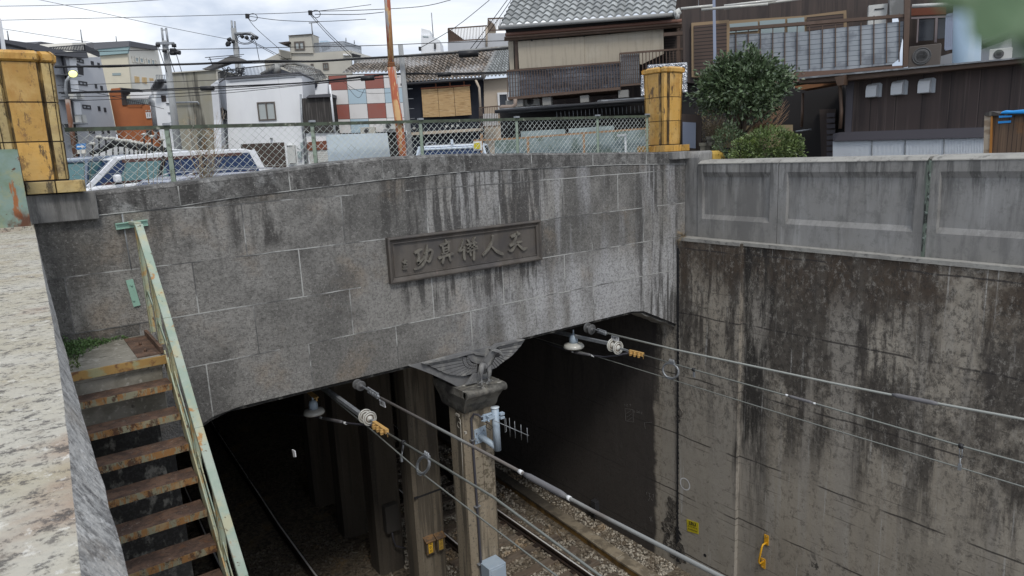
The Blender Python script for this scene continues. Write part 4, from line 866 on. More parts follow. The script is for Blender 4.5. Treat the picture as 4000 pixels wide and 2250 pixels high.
def ringclamp(f, x, y, rx, ry, tp_, lab):
    c = f(x, y); k = S_(c); t = thing("ring_clamp", lab, "clamp", c, "equaliser rings joining the wires"); m = MB()
    top, bot = f(*tp_[0]), f(*tp_[1]); cc = (top+bot)/2
    for s in (-1, 1):
        pts = []
        for q in range(9):
            a = math.pi*q/8; pts.append(cc+(top-bot)/2*math.cos(a)+V((0, 1, 0))*s*rx*k*math.sin(a)*1.5)
        m.tube(pts, .017, 6)
    m.build("ring_strap", m_galv, t); m = MB(); m.bar(top+V((0, -.05, .01)), top+V((0, .05, .01)), .035, .04)
    for q in (-.035, 0, .035): m.tube([top+V((0, q, 0)), top+V((0, q, .06))], .011, 6)
    m.bar(bot+V((0, -.04, 0)), bot+V((0, .03, 0)), .03, .035); m.build("clamp_bolts", m_galv, t)
ringclamp(d3, 1067, 1168, 17, 27, ((1074, 1150), (1055, 1190)), "oval steel ring clamp joining the two lower wires before the front pillar")
ringclamp(d7, 1688, 932, 17, 20, ((1690, 914), (1684, 951)), "thin oval ring clamp joining the two lower wires before the right wall")
def dropper(f, a, b_, lab, r=.006):
    t = thing("wire_dropper", lab, "dropper", f(*a), "droppers between the wires"); P0, P1 = f(*a), f(*b_); m = MB()
    m.lathe(P0+V((0, .02, 0)), (0, -1, 0), [(.026, 0), (.028, .02), (.026, .04)], 10); m.build("hook_head", m_black, t)
    m = MB(); pts = [P0]; q = P0+(P1-P0)*.55
    m.tube([P0+V((0, .01, 0)), q+V((0, .012, 0))], r, 5); m.tube([P0+V((0, -.012, 0)), q+V((0, -.012, 0))], r, 5); m.tube([q, P1], r*1.2, 5); m.bar(P1+V((0, 0, -.03)), P1+V((0, 0, .04)), .02, .03, up=(0, 1, 0)); m.build("link_rod", m_galv, t)
dropper(d3, (1015, 1113), (1010, 1155), "looped dropper between the two lower wires on the left")
dropper(d7, (1745, 930), (1746, 944), "short black dropper on the middle cable near the wall joint")
dropper(d7, (2418, 1122), (2414, 1176), "dropper between the two lower wires at the far right")
# ------------------------------------------------------------------ fittings on the front pillar
at_ = thing("antenna_mount", "pale blue tubular bracket carrying a small yagi aerial on the front pillar", "antenna", (5.4, 8.42, -4.3))
dD = lambda x, y, Y: onY(x*1.5528, y*1.5528, Y)
m = MB(); m.prism([dD(1193, 1083, 8.40), dD(1222, 1070, 8.40), dD(1226, 1108, 8.40), dD(1196, 1118, 8.40)], (0, .018, 0)); m.build("base_plate", m_ltblue, at_)
m = MB()
for q in ((1198, 1090), (1216, 1082), (1200, 1110), (1218, 1102)): m.lathe(dD(*q, 8.40), (0, -1, 0), [(.011, 0), (.011, .02), (.006, .03)], 6)
m.build("anchor_bolt", m_galv, at_)
pb = dD(1252, 1132, 8.10); pt = dD(1245, 1026, 8.10)
m = MB(); m.tube([dD(1207, 1096, 8.40), pb+V((0, 0, .03))], .048, 18); m.tube([pb, pt], .056, 20); m.build("tube_bracket", m_ltblue, at_)
m = MB(); m._lat(pt, V((0, 0, 1)), [(.05, 0), (.066, .004), (.066, .012), (.0, .014)], 20, .5); m.build("pole_cap", mat("pale cap", (.6, .66, .7), .4), at_)
m = MB(); c = dD(1229, 1048, 8.13); m.obox(c, (.20, 0, 0), (0, .02, 0), (0, 0, .11)); m.obox(c+V((.02, -.06, 0)), (.16, 0, 0), (0, .02, 0), (0, 0, .05))
for s in (-.035, .035):
    m.tube([c+V((-.13, 0, s)), c+V((.16, -.02, s))], .009, 6); m.tube([c+V((-.05, -.09, s)), c+V((-.05, .05, s))], .012, 6)
m.build("clamp_plates", m_ltblue, at_)
m = MB(); c = dD(1262, 1045, 8.03)
for s in (.03, -.03): m.obox(c+V((0, 0, s)), (.07, 0, 0), (0, .06, 0), (0, 0, .035))
m.build("u_clamp", m_ltblue, at_)
bo = dD(1243, 1058, 8.0); be = dD(1330, 1096, 7.75)
m = MB(); m.tube([bo, be], .0065, 6)
for t_, h in ((.45, .15), (.60, .135), (.78, .125), (.96, .115)):
    p = bo+(be-bo)*t_; m.tube([p+V((0, 0, -h)), p+V((0, 0, h))], .0045, 5); m.obox(p, (.015, 0, 0), (0, .015, 0), (0, 0, .02))
p = bo+(be-bo)*.32; m.tube([p+V((-.01, 0, -.10)), p+V((-.01, 0, .10)), p+V((.015, 0, .105)), p+V((.015, 0, -.10)), p+V((-.01, 0, -.105))], .004, 5)
m.build("yagi_elements", m_galv, at_)
cd = thing("conduit_pipe", "dark conduit running down the corner of the front pillar", "conduit", (5.1, 8.4, -7.5))
m = MB(); P = [onY(1890, 1640, 8.2), onY(1868, 1620, 8.3), onY(1851, 1618, 8.36), onY(1841, 1635, 8.375), onY(1846, 1720, 8.38), onY(1858, 1890, 8.38), onY(1869, 2050, 8.38), onY(1882, 2250, 8.38)]; P = ext(P, 0, 1.0); m.tube(P, .019, 10); m.build("pipe", m_cable, cd)
for q in ((1848, 1717), (1864, 1978), (1876, 2202)):
    m = MB(); c = onY(*q, 8.385); m.bar(c+V((-.05, 0, 0)), c+V((.05, 0, 0)), .05, .018); m.lathe(c+V((-.035, -.02, 0)), (0, -1, 0), [(.01, 0), (.007, .02)], 6); m.build("pipe_clip", m_galv, cd)
m = MB(); m.tube([onY(1905, 1640, 8.1), onY(1898, 1668, 8.1), onY(1915, 1680, 8.1), onY(1925, 1668, 8.1), onY(1908, 1655, 8.12), onY(1880, 1640, 8.3)], .006, 6); single("coiled_lead", m, m_black, "coiled black lead at the aerial bracket on the front pillar", "cable")
m = MB(); m.tube([onX(*q, 5.045) for q in ((1785, 1622), (1798, 1640), (1801, 1700), (1806, 1790), (1809, 1877))], .006, 6)
c = onX(1793, 1660, 5.03); m.tube([c+V((0, .05*math.cos(a*.7), .05*math.sin(a*.7))) for a in range(14)], .0035, 5); m.obox(onX(1787, 1620, 5.03), (.02, 0, 0), (0, .09, .0), (0, 0, .035)); m.obox(onX(1818, 1690, 5.03), (.03, 0, 0), (0, .04, 0), (0, 0, .035))
single("white_wire_lead", m, mat("dirty white wire", (.42, .39, .33), .7), "thin dirty white wire with loop on the left edge of the front pillar", "wire")
jb = thing("junction_box", "pale grey metal junction box low on the front pillar at the bottom of the picture", "junction box", (5.4, 8.3, -7))
x0_, z0_ = onY(1911, 2226, 8.13).x, onY(1911, 2226, 8.13).z; x1_ = onY(1976, 2197, 8.13).x
m = MB(); m.box(x0_, x1_, 8.13, 8.415, z0_-.55, z0_); m.build("box_body", m_ltblue, jb, bevel=.008); m = MB(); m.box(x0_+.03, x1_-.03, 8.122, 8.13, z0_-.5, z0_-.04); m.build("box_door", m_ltblue, jb)
def lblbox(x, y, w_, h_, txt, Y, lab, faded):
    c = dD(x, y, Y); k = S_(c)*.95; t = thing("label_box", lab, "switch box", c, "yellow labelled boxes on the second pillar")
    m = MB(); m.box(c.x-w_*k/2, c.x+w_*k/2, Y, Y+.14, c.z-h_*k/2, c.z+h_*k/2); m.build("case", mat("rust brown steel case", (.11, .085, .055), .8, layers=(L((.2, .12, .05), 9, .5, .65, .8),)), t)
    m = MB(); zt = c.z+h_*k/2; m.prism([(c.x-w_*k*.6, Y-.03, zt-.03), (c.x+w_*k*.6, Y-.03, zt-.03), (c.x+w_*k*.6, Y+.14, zt+.05), (c.x-w_*k*.6, Y+.14, zt+.05)], (0, 0, .012)); m.build("hood", mat("rusty hood", (.22, .125, .055), .85, layers=(L((.1, .07, .05), 12, .45, .6, .8),)), t)
    m = MB(); m.box(c.x-w_*k*.30, c.x+w_*k*.22, Y-.006, Y-.001, c.z-h_*k*.42, c.z+h_*k*.36); lb_ = m.build("label", mat("amber label", (.85, .50, .04) if not faded else (.55, .35, .06), .5, emit=None), t)
    n = len(txt)
    for i, chx in enumerate(txt):
        tm = text_mb(chx, (c.x-w_*k*.04, Y-.0065, c.z+h_*k*(.24-.27*i)), (1, 0, 0), (0, 0, 1), .001, w_*k*.42); tm.build("lettering", m_black if not faded else mat("faded print", (.25, .14, .04), .7), lb_)
lblbox(1084, 1376, 24, 40, "電気用", 10.2, "left of two hooded boxes with amber label reading 電気用", False)
lblbox(1110, 1367, 23, 40, "電源用", 10.2, "right of two hooded boxes with faded amber label", True)
db = thing("switch_box", "dark switch box with hanging cable on the third pillar in shade", "switch box", dD(985, 1300, 12.0)); c = dD(985, 1303, 12.0); k = S_(c)
m = MB(); m.box(c.x-18*k, c.x+18*k, 11.95, 12.12, c.z-36*k, c.z+36*k); m.build("case", mat("dark grey case", (.06, .055, .05), .8), db, bevel=.01)
m = MB(); m.tube([c+V((-.02, 0, -36*k)), c+V((0, 0, -60*k)), c+V((.03, -.02, -78*k)), c+V((.2, -.1, -88*k))], .02, 8); m.build("hanging_cable", m_cable, db)
# wall fittings
gh = thing("grab_handle", "bright yellow grab handle bolted to the right retaining wall", "handle", (9.95, 6.45, -7.5))
m = MB()
for (x, y) in ((1928, 1358), (1920, 1417)): c = d7(x, y, 10.05); m.obox(c, (.012, 0, 0), (0, .085, 0), (0, 0, .19))
m.build("mounting_plate", m_yellow, gh); ct, cb = d7(1928, 1365, 10.04), d7(1920, 1412, 10.04); o_ = V((-.14, 0, 0))
m = MB(); m.tube([ct, ct+o_*.8, ct+o_+V((0, 0, -.05)), cb+o_+V((0, 0, .05)), cb+o_*.8, cb], .017, 8); m.build("grip_bar", m_yellow, gh)
m = MB()
for (x, y) in ((1929, 1350), (1928, 1366), (1920, 1409), (1919, 1425)): c = d7(x, y, 10.04); m.lathe(c, (-1, 0, 0), [(.011, 0), (.011, .02)], 6)
m.build("bolt", m_brass, gh)
sg = thing("warning_sign", "small yellow enamel warning sign on the right retaining wall", "sign", (9.96, 8.1, -7.5))
P = [d7(*q, 9.962) for q in ((1727, 1306), (1757, 1316), (1757, 1344), (1729, 1336))]; m = MB(); m.prism(P, (.006, 0, 0)); m.build("sign_plate", m_signy, sg)
ex = (P[1]-P[0]).normalized(); ey = (P[0]-P[3]).normalized(); cc = sum(P, V((0,0,0)))/4; wdt = (P[1]-P[0]).length; hgt = (P[0]-P[3]).length
m = MB(); 
for s in (-.14, .16): m.obox(cc+ey*hgt*.26+ex*wdt*s-V((.004, 0, 0)), V((.003, 0, 0)), ex*wdt*.26, ey*hgt*.26)
pnl = m.build("black_field", m_black, sg); tm = MB()
for s, q in ((-.14, "危"), (.16, "険")): text_mb(q, cc+ey*hgt*.26+ex*wdt*s-V((.0065, 0, 0)), ex, ey, .001, hgt*.24, tm)
tm.build("lettering", m_signy, pnl)
m = MB()
for r_, n in ((-.02, 6), (-.26, 7)):
    for i in range(n): m.obox(cc+ey*hgt*r_+ex*wdt*(-.34+.68*i/(n-1))-V((.004, 0, 0)), V((.002, 0, 0)), ex*wdt*.07, ey*hgt*.10)
m.build("small_print", mat("dark print", (.2, .15, .02), .7), sg)
wb = thing("wall_box", "dark box on the sooty tunnel wall", "box", d7(1497, 1270, 9.9)); c = d7(1497, 1272, 9.93); m = MB(); m.obox(c, (.14, 0, 0), (0, .16, 0), (0, 0, .26)); m.build("case", m_dkmetal, wb, bevel=.01); m = MB(); m.tube([c+V((0, 0, -.12)), c+V((-.03, 0, -.4))], .015, 6); m.build("cable_tail", m_black, wb)
m = MB()
def chalk(m, pts, w_=.006):
    P = [onX(2000+x/1.26, 1100+y/1.26, 9.978) for x, y in pts]
    for a, b_ in zip(P, P[1:]): m.bar(a, b_, .002, w_, up=V((1,0,0)).cross((b_-a).normalized()))
for s in ([(556, 625), (595, 630), (597, 692), (560, 685), (556, 625)], [(562, 650), (585, 635)], [(565, 668), (590, 650)], [(568, 684), (592, 668)], [(555, 602), (556, 612)], [(562, 604), (569, 603), (563, 613), (570, 613)], [(578, 606), (584, 603), (582, 613)],
          [(600, 632), (600, 642), (606, 641)], [(612, 634), (618, 636), (614, 640), (619, 645), (612, 644)], [(622, 638), (628, 648)], [(628, 638), (622, 648)], [(633, 642), (640, 644), (634, 650), (641, 652)],
          [(652, 695), (688, 692)], [(652, 695), (655, 725)], [(664, 1035), (661, 1048)], [(672, 1040), (680, 1044), (674, 1056), (682, 1060)], [(690, 1050), (696, 1046), (695, 1062)], [(678, 1062), (672, 1080)], [(686, 1068), (692, 1080)], [(683, 1155), (684, 1183)], [(676, 1160), (692, 1180)], [(690, 1158), (678, 1178)]): chalk(m, s)
m.build("chalk_writing", mat("chalk marks", (.22, .21, .2), 1), rwo)
m = MB(); c = dD(738, 1139, 60); 
P = [onX(*q, 2.2) for q in ((1140, 1756), (1151, 1762), (1154, 1785), (1146, 1786))]
m.prism(P, (.01, 0, 0)); single("number_plate_marker", m, m_band, "tiny white number marker deep in the left tunnel", "marker")
# ================================================================== beyond the bridge
def G1(a, b): return (a/3.22, 100+b/3.22)
def H1(a, b): return (400+a/3.622, 100+b/3.622)
def I1(a, b): return (850+a/3.22, 250+b/3.22)
def K1(a, b): return (1000+a/5.152, 80+b/5.152)
def J1(a, b): return (2600+a/3.45, 200+b/3.45)
def Q1(a, b): return (1850+a/3.0306, 380+b/3.0306)
class Bd:
    """a building whose details are measured on its facade plane"""
    def __init__(s, name, label, cat, pl, loc, f, group=None):
        s.pl = pl; s.f = f; p = pl.at(*f(*loc)); s.o = thing(name, label, cat, (p.x, p.y, GZ), group)
    def poly(s, part, pts, mt, off=0, th=.2, parent=None, pl=None, f=None, bevel=0):
        pl = pl or s.pl; f = f or s.f; m = MB(); m.prism([pl.at(*f(*p), off) for p in pts], pl.n*-th); return m.build(part, mt, parent or s.o, bevel)
    def mpoly(s, part, lst, mt, off=0, th=.2, parent=None, pl=None, f=None):
        pl = pl or s.pl; f = f or s.f; m = MB()
        for pts in lst: m.prism([pl.at(*f(*p), off) for p in pts], pl.n*-th, random.random())
        return m.build(part, mt, parent or s.o)
    def window(s, tl, br, fr, gl, off=.04, fw=.05, mull=1, pl=None, f=None, name='window', skew=0):
        pl = pl or s.pl; f = f or s.f; (u0, z1), (u1, z0) = pl.uv(*f(*tl), off), pl.uv(*f(*br), off)
        if u1 < u0: u0, u1 = u1, u0
        m = MB(); B_ = lambda a, b_, c, d, o1=off, th=.06: m.prism([pl.P(a, c, o1), pl.P(b_, c, o1), pl.P(b_, d, o1), pl.P(a, d, o1)], pl.n*-th)
        B_(u0, u1, z0, z0+fw); B_(u0, u1, z1-fw, z1); B_(u0, u0+fw, z0+fw, z1-fw); B_(u1-fw, u1, z0+fw, z1-fw)
        for k in range(mull): x = u0+(u1-u0)*(k+1)/(mull+1); B_(x-fw/2, x+fw/2, z0+fw, z1-fw)
        o = m.build(name, fr, s.o); m = MB(); m.prism([pl.P(u0, z0, off-.045), pl.P(u1, z0, off-.045), pl.P(u1, z1, off-.045), pl.P(u0, z1, off-.045)], pl.n*-.01); m.build('pane', gl, o)
        return o
    def bars(s, part, tl, tr, bl, br, n, mt, w=.02, off=.1, rail=.04, pl=None, f=None, mid=False):
        pl = pl or s.pl; f = f or s.f; A, B_, C, E_ = [pl.at(*f(*q), off) for q in (tl, tr, bl, br)]; m = MB()
        for k in range(n+1): t = k/n; m.bar(A+(B_-A)*t, C+(E_-C)*t, w, w, up=pl.n)
        m.bar(A, B_, rail, rail); m.bar(C, E_, rail, rail)
        if mid: m.bar((A*.75+C*.25), (B_*.75+E_*.25), rail, rail)
        return m.build(part, mt, s.o)
    def box(s, part, tl, br, mt, off=.0, th=.3, pl=None, f=None, bevel=0):
        pl = pl or s.pl; f = f or s.f; (u0, z1), (u1, z0) = pl.uv(*f(*tl), off+th), pl.uv(*f(*br), off+th); m = MB()
        m.prism([pl.P(u0, z0, off+th), pl.P(u1, z0, off+th), pl.P(u1, z1, off+th), pl.P(u0, z1, off+th)], pl.n*-th); return m.build(part, mt, s.o, bevel)
    def line(s, part, pts, r, mt, off=.1, pl=None, f=None, n=6):
        pl = pl or s.pl; f = f or s.f; m = MB(); m.tube([pl.at(*f(*p), off) for p in pts], r, n); return m.build(part, mt, s.o)
    def core(s, pts, mt, depth, part='rear_volume', pl=None, f=None):
        return s.poly(part, pts, mt, -.2, depth, pl=pl, f=f)
def tiles(m, e0, e1, r0, r1, nu, nv, amp=.035, step=.025):
    """corrugated tile roof between eave e0-e1 and ridge r0-r1"""
    e0, e1, r0, r1 = map(V, (e0, e1, r0, r1)); nrm = (e1-e0).cross(r0-e0).normalized()
    if nrm.z < 0: nrm = -nrm
    S = 5; b0 = len(m.v); W2 = nu*S+1; prof = [0, .35, .9, 1.0, .55]
    for j in range(nv):
        for e in (0, 1):
            t = (j+e)/nv
            a = e0+(r0-e0)*t; c = e1+(r1-e1)*t
            for i in range(W2):
                u = i/(W2-1); h = amp*prof[i % S]+ step*(1-e)*1.0; m.v.append(a+(c-a)*u+nrm*h)
        for i in range(W2-1):
            q = b0+j*2*W2+i; m.face([q, q+1, q+W2+1, q+W2], ((i//S)*37 % 11)/11*.5+((j*53+(i//S)*17) % 7)/14, False)
            if j == 0: pass
    for j in range(nv-1):
        for i in range(W2-1):
            q = b0+(j*2+1)*W2+i; m.face([q, q+1, q+W2+1, q+W2], .1)
    # front lip
    for i in range(W2-1):
        q = b0+i; k = len(m.v); m.v += [m.v[q]-V((0, 0, .05)), m.v[q+1]-V((0, 0, .05))]; m.face([k, k+1, q+1, q], .2)
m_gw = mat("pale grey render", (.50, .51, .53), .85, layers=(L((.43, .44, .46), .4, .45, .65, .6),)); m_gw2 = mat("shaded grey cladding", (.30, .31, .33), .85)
m_dkroof = mat("charcoal roof", (.10, .10, .11), .7); m_whitewall = mat("white render", (.82, .83, .84), .85, layers=(L((.72, .73, .75), (.8, .8, .3), .5, .7, .5), L((.5, .5, .5), (3, 3, .3), .62, .75, .35)))
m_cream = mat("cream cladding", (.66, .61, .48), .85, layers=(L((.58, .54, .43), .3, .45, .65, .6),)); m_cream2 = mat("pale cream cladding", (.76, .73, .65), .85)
m_teal = mat("verdigris teal roof", (.30, .42, .43), .7); m_orange = mat("orange brown render", (.42, .145, .055), .85, layers=(L((.34, .12, .05), .5, .45, .65, .6),))
m_conc = mat("streaked grey concrete", (.30, .285, .23), .92, layers=(L((.42, .41, .38), (1, 1, .2), .45, .65, .6), L((.07, .065, .055), (1.6, 1.6, .10), .47, .57, .9, off=4, det=7), L((.30, .27, .17), 1, .5, .7, .5, off=8)))
m_beige = mat("beige render", (.50, .475, .41), .88, layers=(L((.42, .40, .35), .6, .45, .68, .5),)); m_beige2 = mat("warm beige render", (.50, .42, .33), .88)
m_dkwin = mat("dark window glass", (.03, .035, .045), .12, spec=.6); m_ltwin = mat("pale curtained glass", (.42, .45, .44), .2); m_gwin = mat("grey green glass", (.30, .36, .36), .15)
m_frame = mat("bronze window frame", (.12, .10, .085), .5); m_wframe = mat("white window frame", (.72, .72, .72), .5); m_blkframe = mat("black window frame", (.03, .03, .035), .5)
m_ac = mat("pale unit casing", (.58, .58, .55), .6, layers=(L((.4, .4, .38), 6, .5, .7, .4),)); m_acg = mat("grille", (.12, .12, .12), .7)
m_brown = mat("dark brown timber cladding", (.062, .046, .040), .75, layers=(L((.035, .027, .025), (6, 6, .4), .45, .62, .8), L((.095, .068, .056), (9, 9, .3), .52, .68, .7, off=4)))
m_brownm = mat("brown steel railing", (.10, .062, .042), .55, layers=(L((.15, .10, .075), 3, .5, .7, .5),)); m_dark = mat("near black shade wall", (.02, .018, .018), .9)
m_navy = mat("navy black wall", (.018, .022, .035), .8); m_slat = mat("weathered black slats", (.05, .045, .042), .9, layers=(L((.13, .12, .11), (14, 14, .5), .5, .62, .8),))
m_chkred = mat("brick red panel", (.31, .115, .09), .6, layers=(L((.34, .09, .065), 1.5, .45, .65, .5),)); m_chkwh = mat("off white panel", (.72, .70, .68), .6, layers=(L((.6, .58, .56), 2, .5, .7, .5),)); m_chkbl = mat("sky blue panel", (.44, .56, .63), .6)
m_bamboo = mat("bamboo blind", (.50, .33, .16), .8, layers=(L((.30, .18, .08), (2, 2, 30), .5, .62, .8), L((.62, .47, .28), (3, 3, 22), .54, .66, .6, off=4)))
m_tileg = mat("grey roof tile", (.22, .22, .21), .75, tone=.45, layers=(L((.40, .40, .38), 1.1, .5, .66, .7), L((.13, .10, .08), 1.6, .5, .66, .6, off=5)))
m_tileb = mat("brown and grey roof tile", (.22, .19, .16), .75, tone=.8, layers=(L((.46, .45, .44), .35, .45, .62, .85), L((.34, .26, .19), 2.6, .5, .64, .5, off=5)))
m_tilel = mat("silver grey roof tile", (.36, .375, .37), .6, tone=.45, layers=(L((.22, .23, .225), 1.3, .45, .65, .7), L((.46, .47, .46), 3, .56, .7, .5, off=3)))
m_blind = mat("beige reed screen cloth", (.42, .37, .29), .85, layers=(L((.33, .29, .23), (14, 14, 1), .5, .6, .6), L((.50, .46, .38), 1.2, .5, .7, .6, off=4)))
m_net = mat("grey balcony sheeting", (.30, .33, .36), .7, layers=(L((.36, .39, .42), .9, .45, .65, .7), dict(c=(.09, .10, .12), brick=(2, .12, .07)), L((.15, .165, .19), 2.2, .5, .66, .7, off=7)))
m_netd = mat("dark crumpled netting", (.13, .14, .17), .55, layers=(L((.28, .30, .34), (1.5, 1.5, 4), .5, .64, .8), L((.05, .05, .06), (1.2, 1.2, 3), .5, .62, .8, off=4), dict(c=(.05, .05, .06), brick=(2, .115, .08))), bump=((3, .6, .1),))
m_sill = mat("grey sheet metal eave", (.22, .23, .24), .5, metal=.3, layers=(L((.45, .46, .47), (5, 5, 20), .5, .62, .6), L((.08, .08, .08), 3, .5, .66, .7, off=4)))
m_foil = mat("crumpled foil wrap", (.42, .43, .45), .25, metal=.85, bump=((16, 1, .06), (5, .8, .1))); m_block = mat("concrete foot block", (.24, .235, .22), .9)
m_corr = mat("white corrugated sheet", (.78, .81, .84), .6); m_bandm = mat("grey purple band board", (.10, .092, .105), .7); m_bluepole = mat("pale blue round column", (.33, .44, .54), .5, layers=(L((.44, .52, .58), (2, 2, .2), .4, .6, .7),))
m_purpsheet = mat("pale violet blue pane", (.28, .32, .42), .4); m_tan = mat("tan wood rail", (.36, .22, .12), .8); m_bluegrn = mat("pale blue green plastic sheet", (.27, .34, .35), .5, layers=(L((.12, .17, .14), 3, .46, .6, .8), L((.42, .49, .52), 4, .55, .7, .6, off=4)))
m_glow = mat("lit lamp glass", (.8, .8, .4), .4, emit=((.95, .95, .35), 1.0))
# -- grey block on the far left
pl = Pl(300, 60, 37.5)
b = Bd("apartment_building", "tall pale grey apartment block with sloping charcoal roof at the far left", "building", pl, (900, 1200), G1)
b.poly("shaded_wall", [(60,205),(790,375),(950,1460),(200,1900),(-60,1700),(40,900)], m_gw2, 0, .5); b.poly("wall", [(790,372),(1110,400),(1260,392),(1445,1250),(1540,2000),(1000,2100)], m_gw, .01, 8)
b.poly("roof", [(50,172),(450,228),(660,285),(1112,392),(1110,408),(700,372),(58,214)], m_dkroof, .5, 2.5); b.poly("rear_roof", [(440,232),(512,200),(900,258),(870,268),(700,250)], m_dkroof, -4, 4); b.poly("rear_gable", [(455,236),(512,208),(700,248),(690,290)], m_gw, -4.2, 3)
b.poly("parapet_wall", [(860,330),(1085,320),(1110,392),(1000,368)], m_dkroof, .1, 1)
b.bars("roof_railing", (620,275), (1070,240), (640,300), (1080,322), 22, m_blkframe, .05, -.3, .07); b.poly("mesh_screen", [(1068,240),(1250,328),(1258,396),(1080,322)], m_blkframe, -.2, .1)
b.poly("water_tank", [(908,215),(1082,212),(1085,300),(915,325)], m_cream2, -1.2, 2.5)
for tl, br in (((945,405),(1060,478)), ((990,692),(1105,762)), ((1038,992),(1150,1055)), ((1120,1300),(1198,1358))): b.window(tl, br, m_blkframe, m_gwin, .05, .09, 1)
for tl, br in (((1145,443),(1185,498)), ((1228,465),(1264,532)), ((1195,732),(1228,792)), ((1264,755),(1300,815)), ((1232,1012),(1270,1074)), ((1308,1030),(1343,1090)), ((1280,1305),(1312,1358)), ((1350,1312),(1386,1366))): b.window(tl, br, m_blkframe, m_gwin, .05, .06, 1)
for pts in ([(868,400),(960,408),(985,600),(890,590)], [(882,682),(975,690),(1000,850),(900,850)], [(925,960),(1010,968),(1030,1120),(950,1120)]): b.poly("balcony_door", pts, m_whitewall, .06, .05)
for tl, br in (((868,612),(1035,636)), ((905,916),(1082,942)), ((948,1216),(1108,1242))): b.box("balcony_slab", tl, br, m_galv, 0, 1.0)
b.bars("balcony_rail", (965,480), (1045,520), (990,610), (1050,625), 9, m_blkframe, .03, 1.0)
for tl, br in (((918,850),(970,920)), ((1020,858),(1066,922)), ((975,1130),(1030,1218)), ((1036,1118),(1100,1222))): o = b.box("air_conditioner", tl, br, m_ac, .1, .5)
b.line("downpipe", [(900,388),(800,378),(790,395),(850,690),(930,1270),(990,1700)], .14, m_blkframe, .25)
b.line("aerial_mast", [(1012,50),(1035,212)], .04, m_galv, 0); b.line("aerial_mast", [(90,65),(108,180)], .04, m_galv, 0)
pl = Pl(20, 30, 60)
b = Bd("tower_block", "white edge of a tall building cut by the left picture border", "building", pl, (40, 300), G1); b.poly("wall", [(-200,-500),(20,-60),(82,345),(110,700),(-200,700)], m_whitewall, 0, 3); b.poly("dark_window", [(-60,120),(-5,130),(18,320),(-60,320)], m_dkwin, .03, .05)
pl = Pl(60, 40, 50)
b = Bd("low_shop", "pale low building glimpsed between the steel cover and the left ochre pier", "building", pl, (30, 1100), G1); b.poly("wall", [(-40,1040),(40,1120),(90,1700),(-40,1700)], m_whitewall, 0, 3)
# -- cream block
pr = Pl(500, 92, 37.5); pf = Pl(496, 92, -60)
b = Bd("office_building", "cream office block with teal and dark grey roof band behind the grey block", "building", pr, (500, 900), H1)
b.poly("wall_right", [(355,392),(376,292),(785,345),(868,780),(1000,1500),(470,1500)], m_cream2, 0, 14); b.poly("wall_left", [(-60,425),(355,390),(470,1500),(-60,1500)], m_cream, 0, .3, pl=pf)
b.poly("teal_band", [(-60,330),(376,292),(355,391),(-60,424)], m_teal, .3, .3, pl=pf); b.poly("roof_band", [(380,215),(780,288),(786,346),(376,293)], m_dkroof, .4, 12); b.poly("roof_band_left", [(-120,262),(380,215),(376,293),(-120,338)], mat("dark grey cladding band", (.16, .165, .18), .7), .4, .4, pl=pf)
xs = [420,459,526,591,629,691,753,790]
for a, c in zip(xs, xs[1:]): b.window((a+2, 430+.15*(a-420)), (c-2, 524+.15*(a-420)), m_cream2, m_gwin, .1, .12, 0)
for tl, br in (((460,715),(492,808)), ((498,722),(524,812)), ((565,730),(595,815)), ((600,732),(628,824)), ((670,742),(700,785)), ((706,745),(722,785))): b.poly("lit_window", [tl, (br[0], tl[1]+4), (br[0]+6, br[1]), (tl[0]+8, br[1]-3)], mat("amber shaded window", (.62, .43, .20), .5), .08, .05)
b.poly("wall_vent", [(138,672),(258,668),(262,702),(142,706)], m_gwin, .05, .05, pl=pf); b.line("aerial_mast", [(192,150),(200,225)], .05, m_galv)
# -- orange building and the white buildings with outside stair in front of the cream block
pl = Pl(560, 66, -75)
b = Bd("apartment_building", "orange brown rendered building with terrace below the cream office block", "building", pl, (400, 1300), H1)
b.poly("wall", [(125,890),(250,880),(285,1125),(560,1113),(700,2000),(300,2000),(95,960)], m_orange, 0, .2); pl2 = Pl(565, 66, -50)
b.poly("wall_right", [(558,1113),(690,1120),(735,1400),(900,2000),(690,2000)], m_orange, 0, .5, pl=pl2); b.poly("wall_right", [(790,1130),(882,1133),(920,1400),(1000,2000),(870,2000)], m_orange, 0, .5, pl=pl2)
b.poly("terrace_screen", [(340,1040),(655,1045),(680,1115),(350,1120)], m_gwin, -.5, .1); b.poly("white_volume", [(385,905),(720,925),(740,1060),(400,1050)], m_whitewall, -2, 4); b.poly("dark_recess", [(255,900),(385,915),(395,960),(340,1000),(350,1125),(280,1128)], m_brown, .1, .1)
b.poly("canopy", [(240,876),(530,900),(530,912),(250,890)], m_dkmetal, .8, 2); b.bars("terrace_railing", (340,1050), (655,1040), (350,1115), (680,1112), 12, m_blkframe, .03, .2)
b.window((610,1225), (690,1308), m_whitewall, m_dkwin, .1, .1, 1, pl=pl2); b.window((808,1268), (895,1345), m_frame, m_gwin, .1, .08, 2, pl=pl2); b.window((612,1480), (700,1550), m_frame, m_dkwin, .1, .08, 1, pl=pl2)
b.line("vent_duct", [(690,1060),(730,1065),(758,1100),(775,1250),(800,1500)], .42, m_galv, .9, pl=pl2, n=12); b.line("drainpipe", [(690,1120),(735,1390),(760,1600)], .1, m_whitewall, .1, pl=pl2)
for a in (612, 648, 684, 800): b.poly("wall_lamp", [(a,1195),(a+14,1195),(a+14,1208),(a,1208)], m_porc, .2, .15, pl=pl2)
pl = Pl(640, 60, -50)
b = Bd("white_house", "small white building with black outside stair beside the utility pole", "building", pl, (800, 1100), H1)
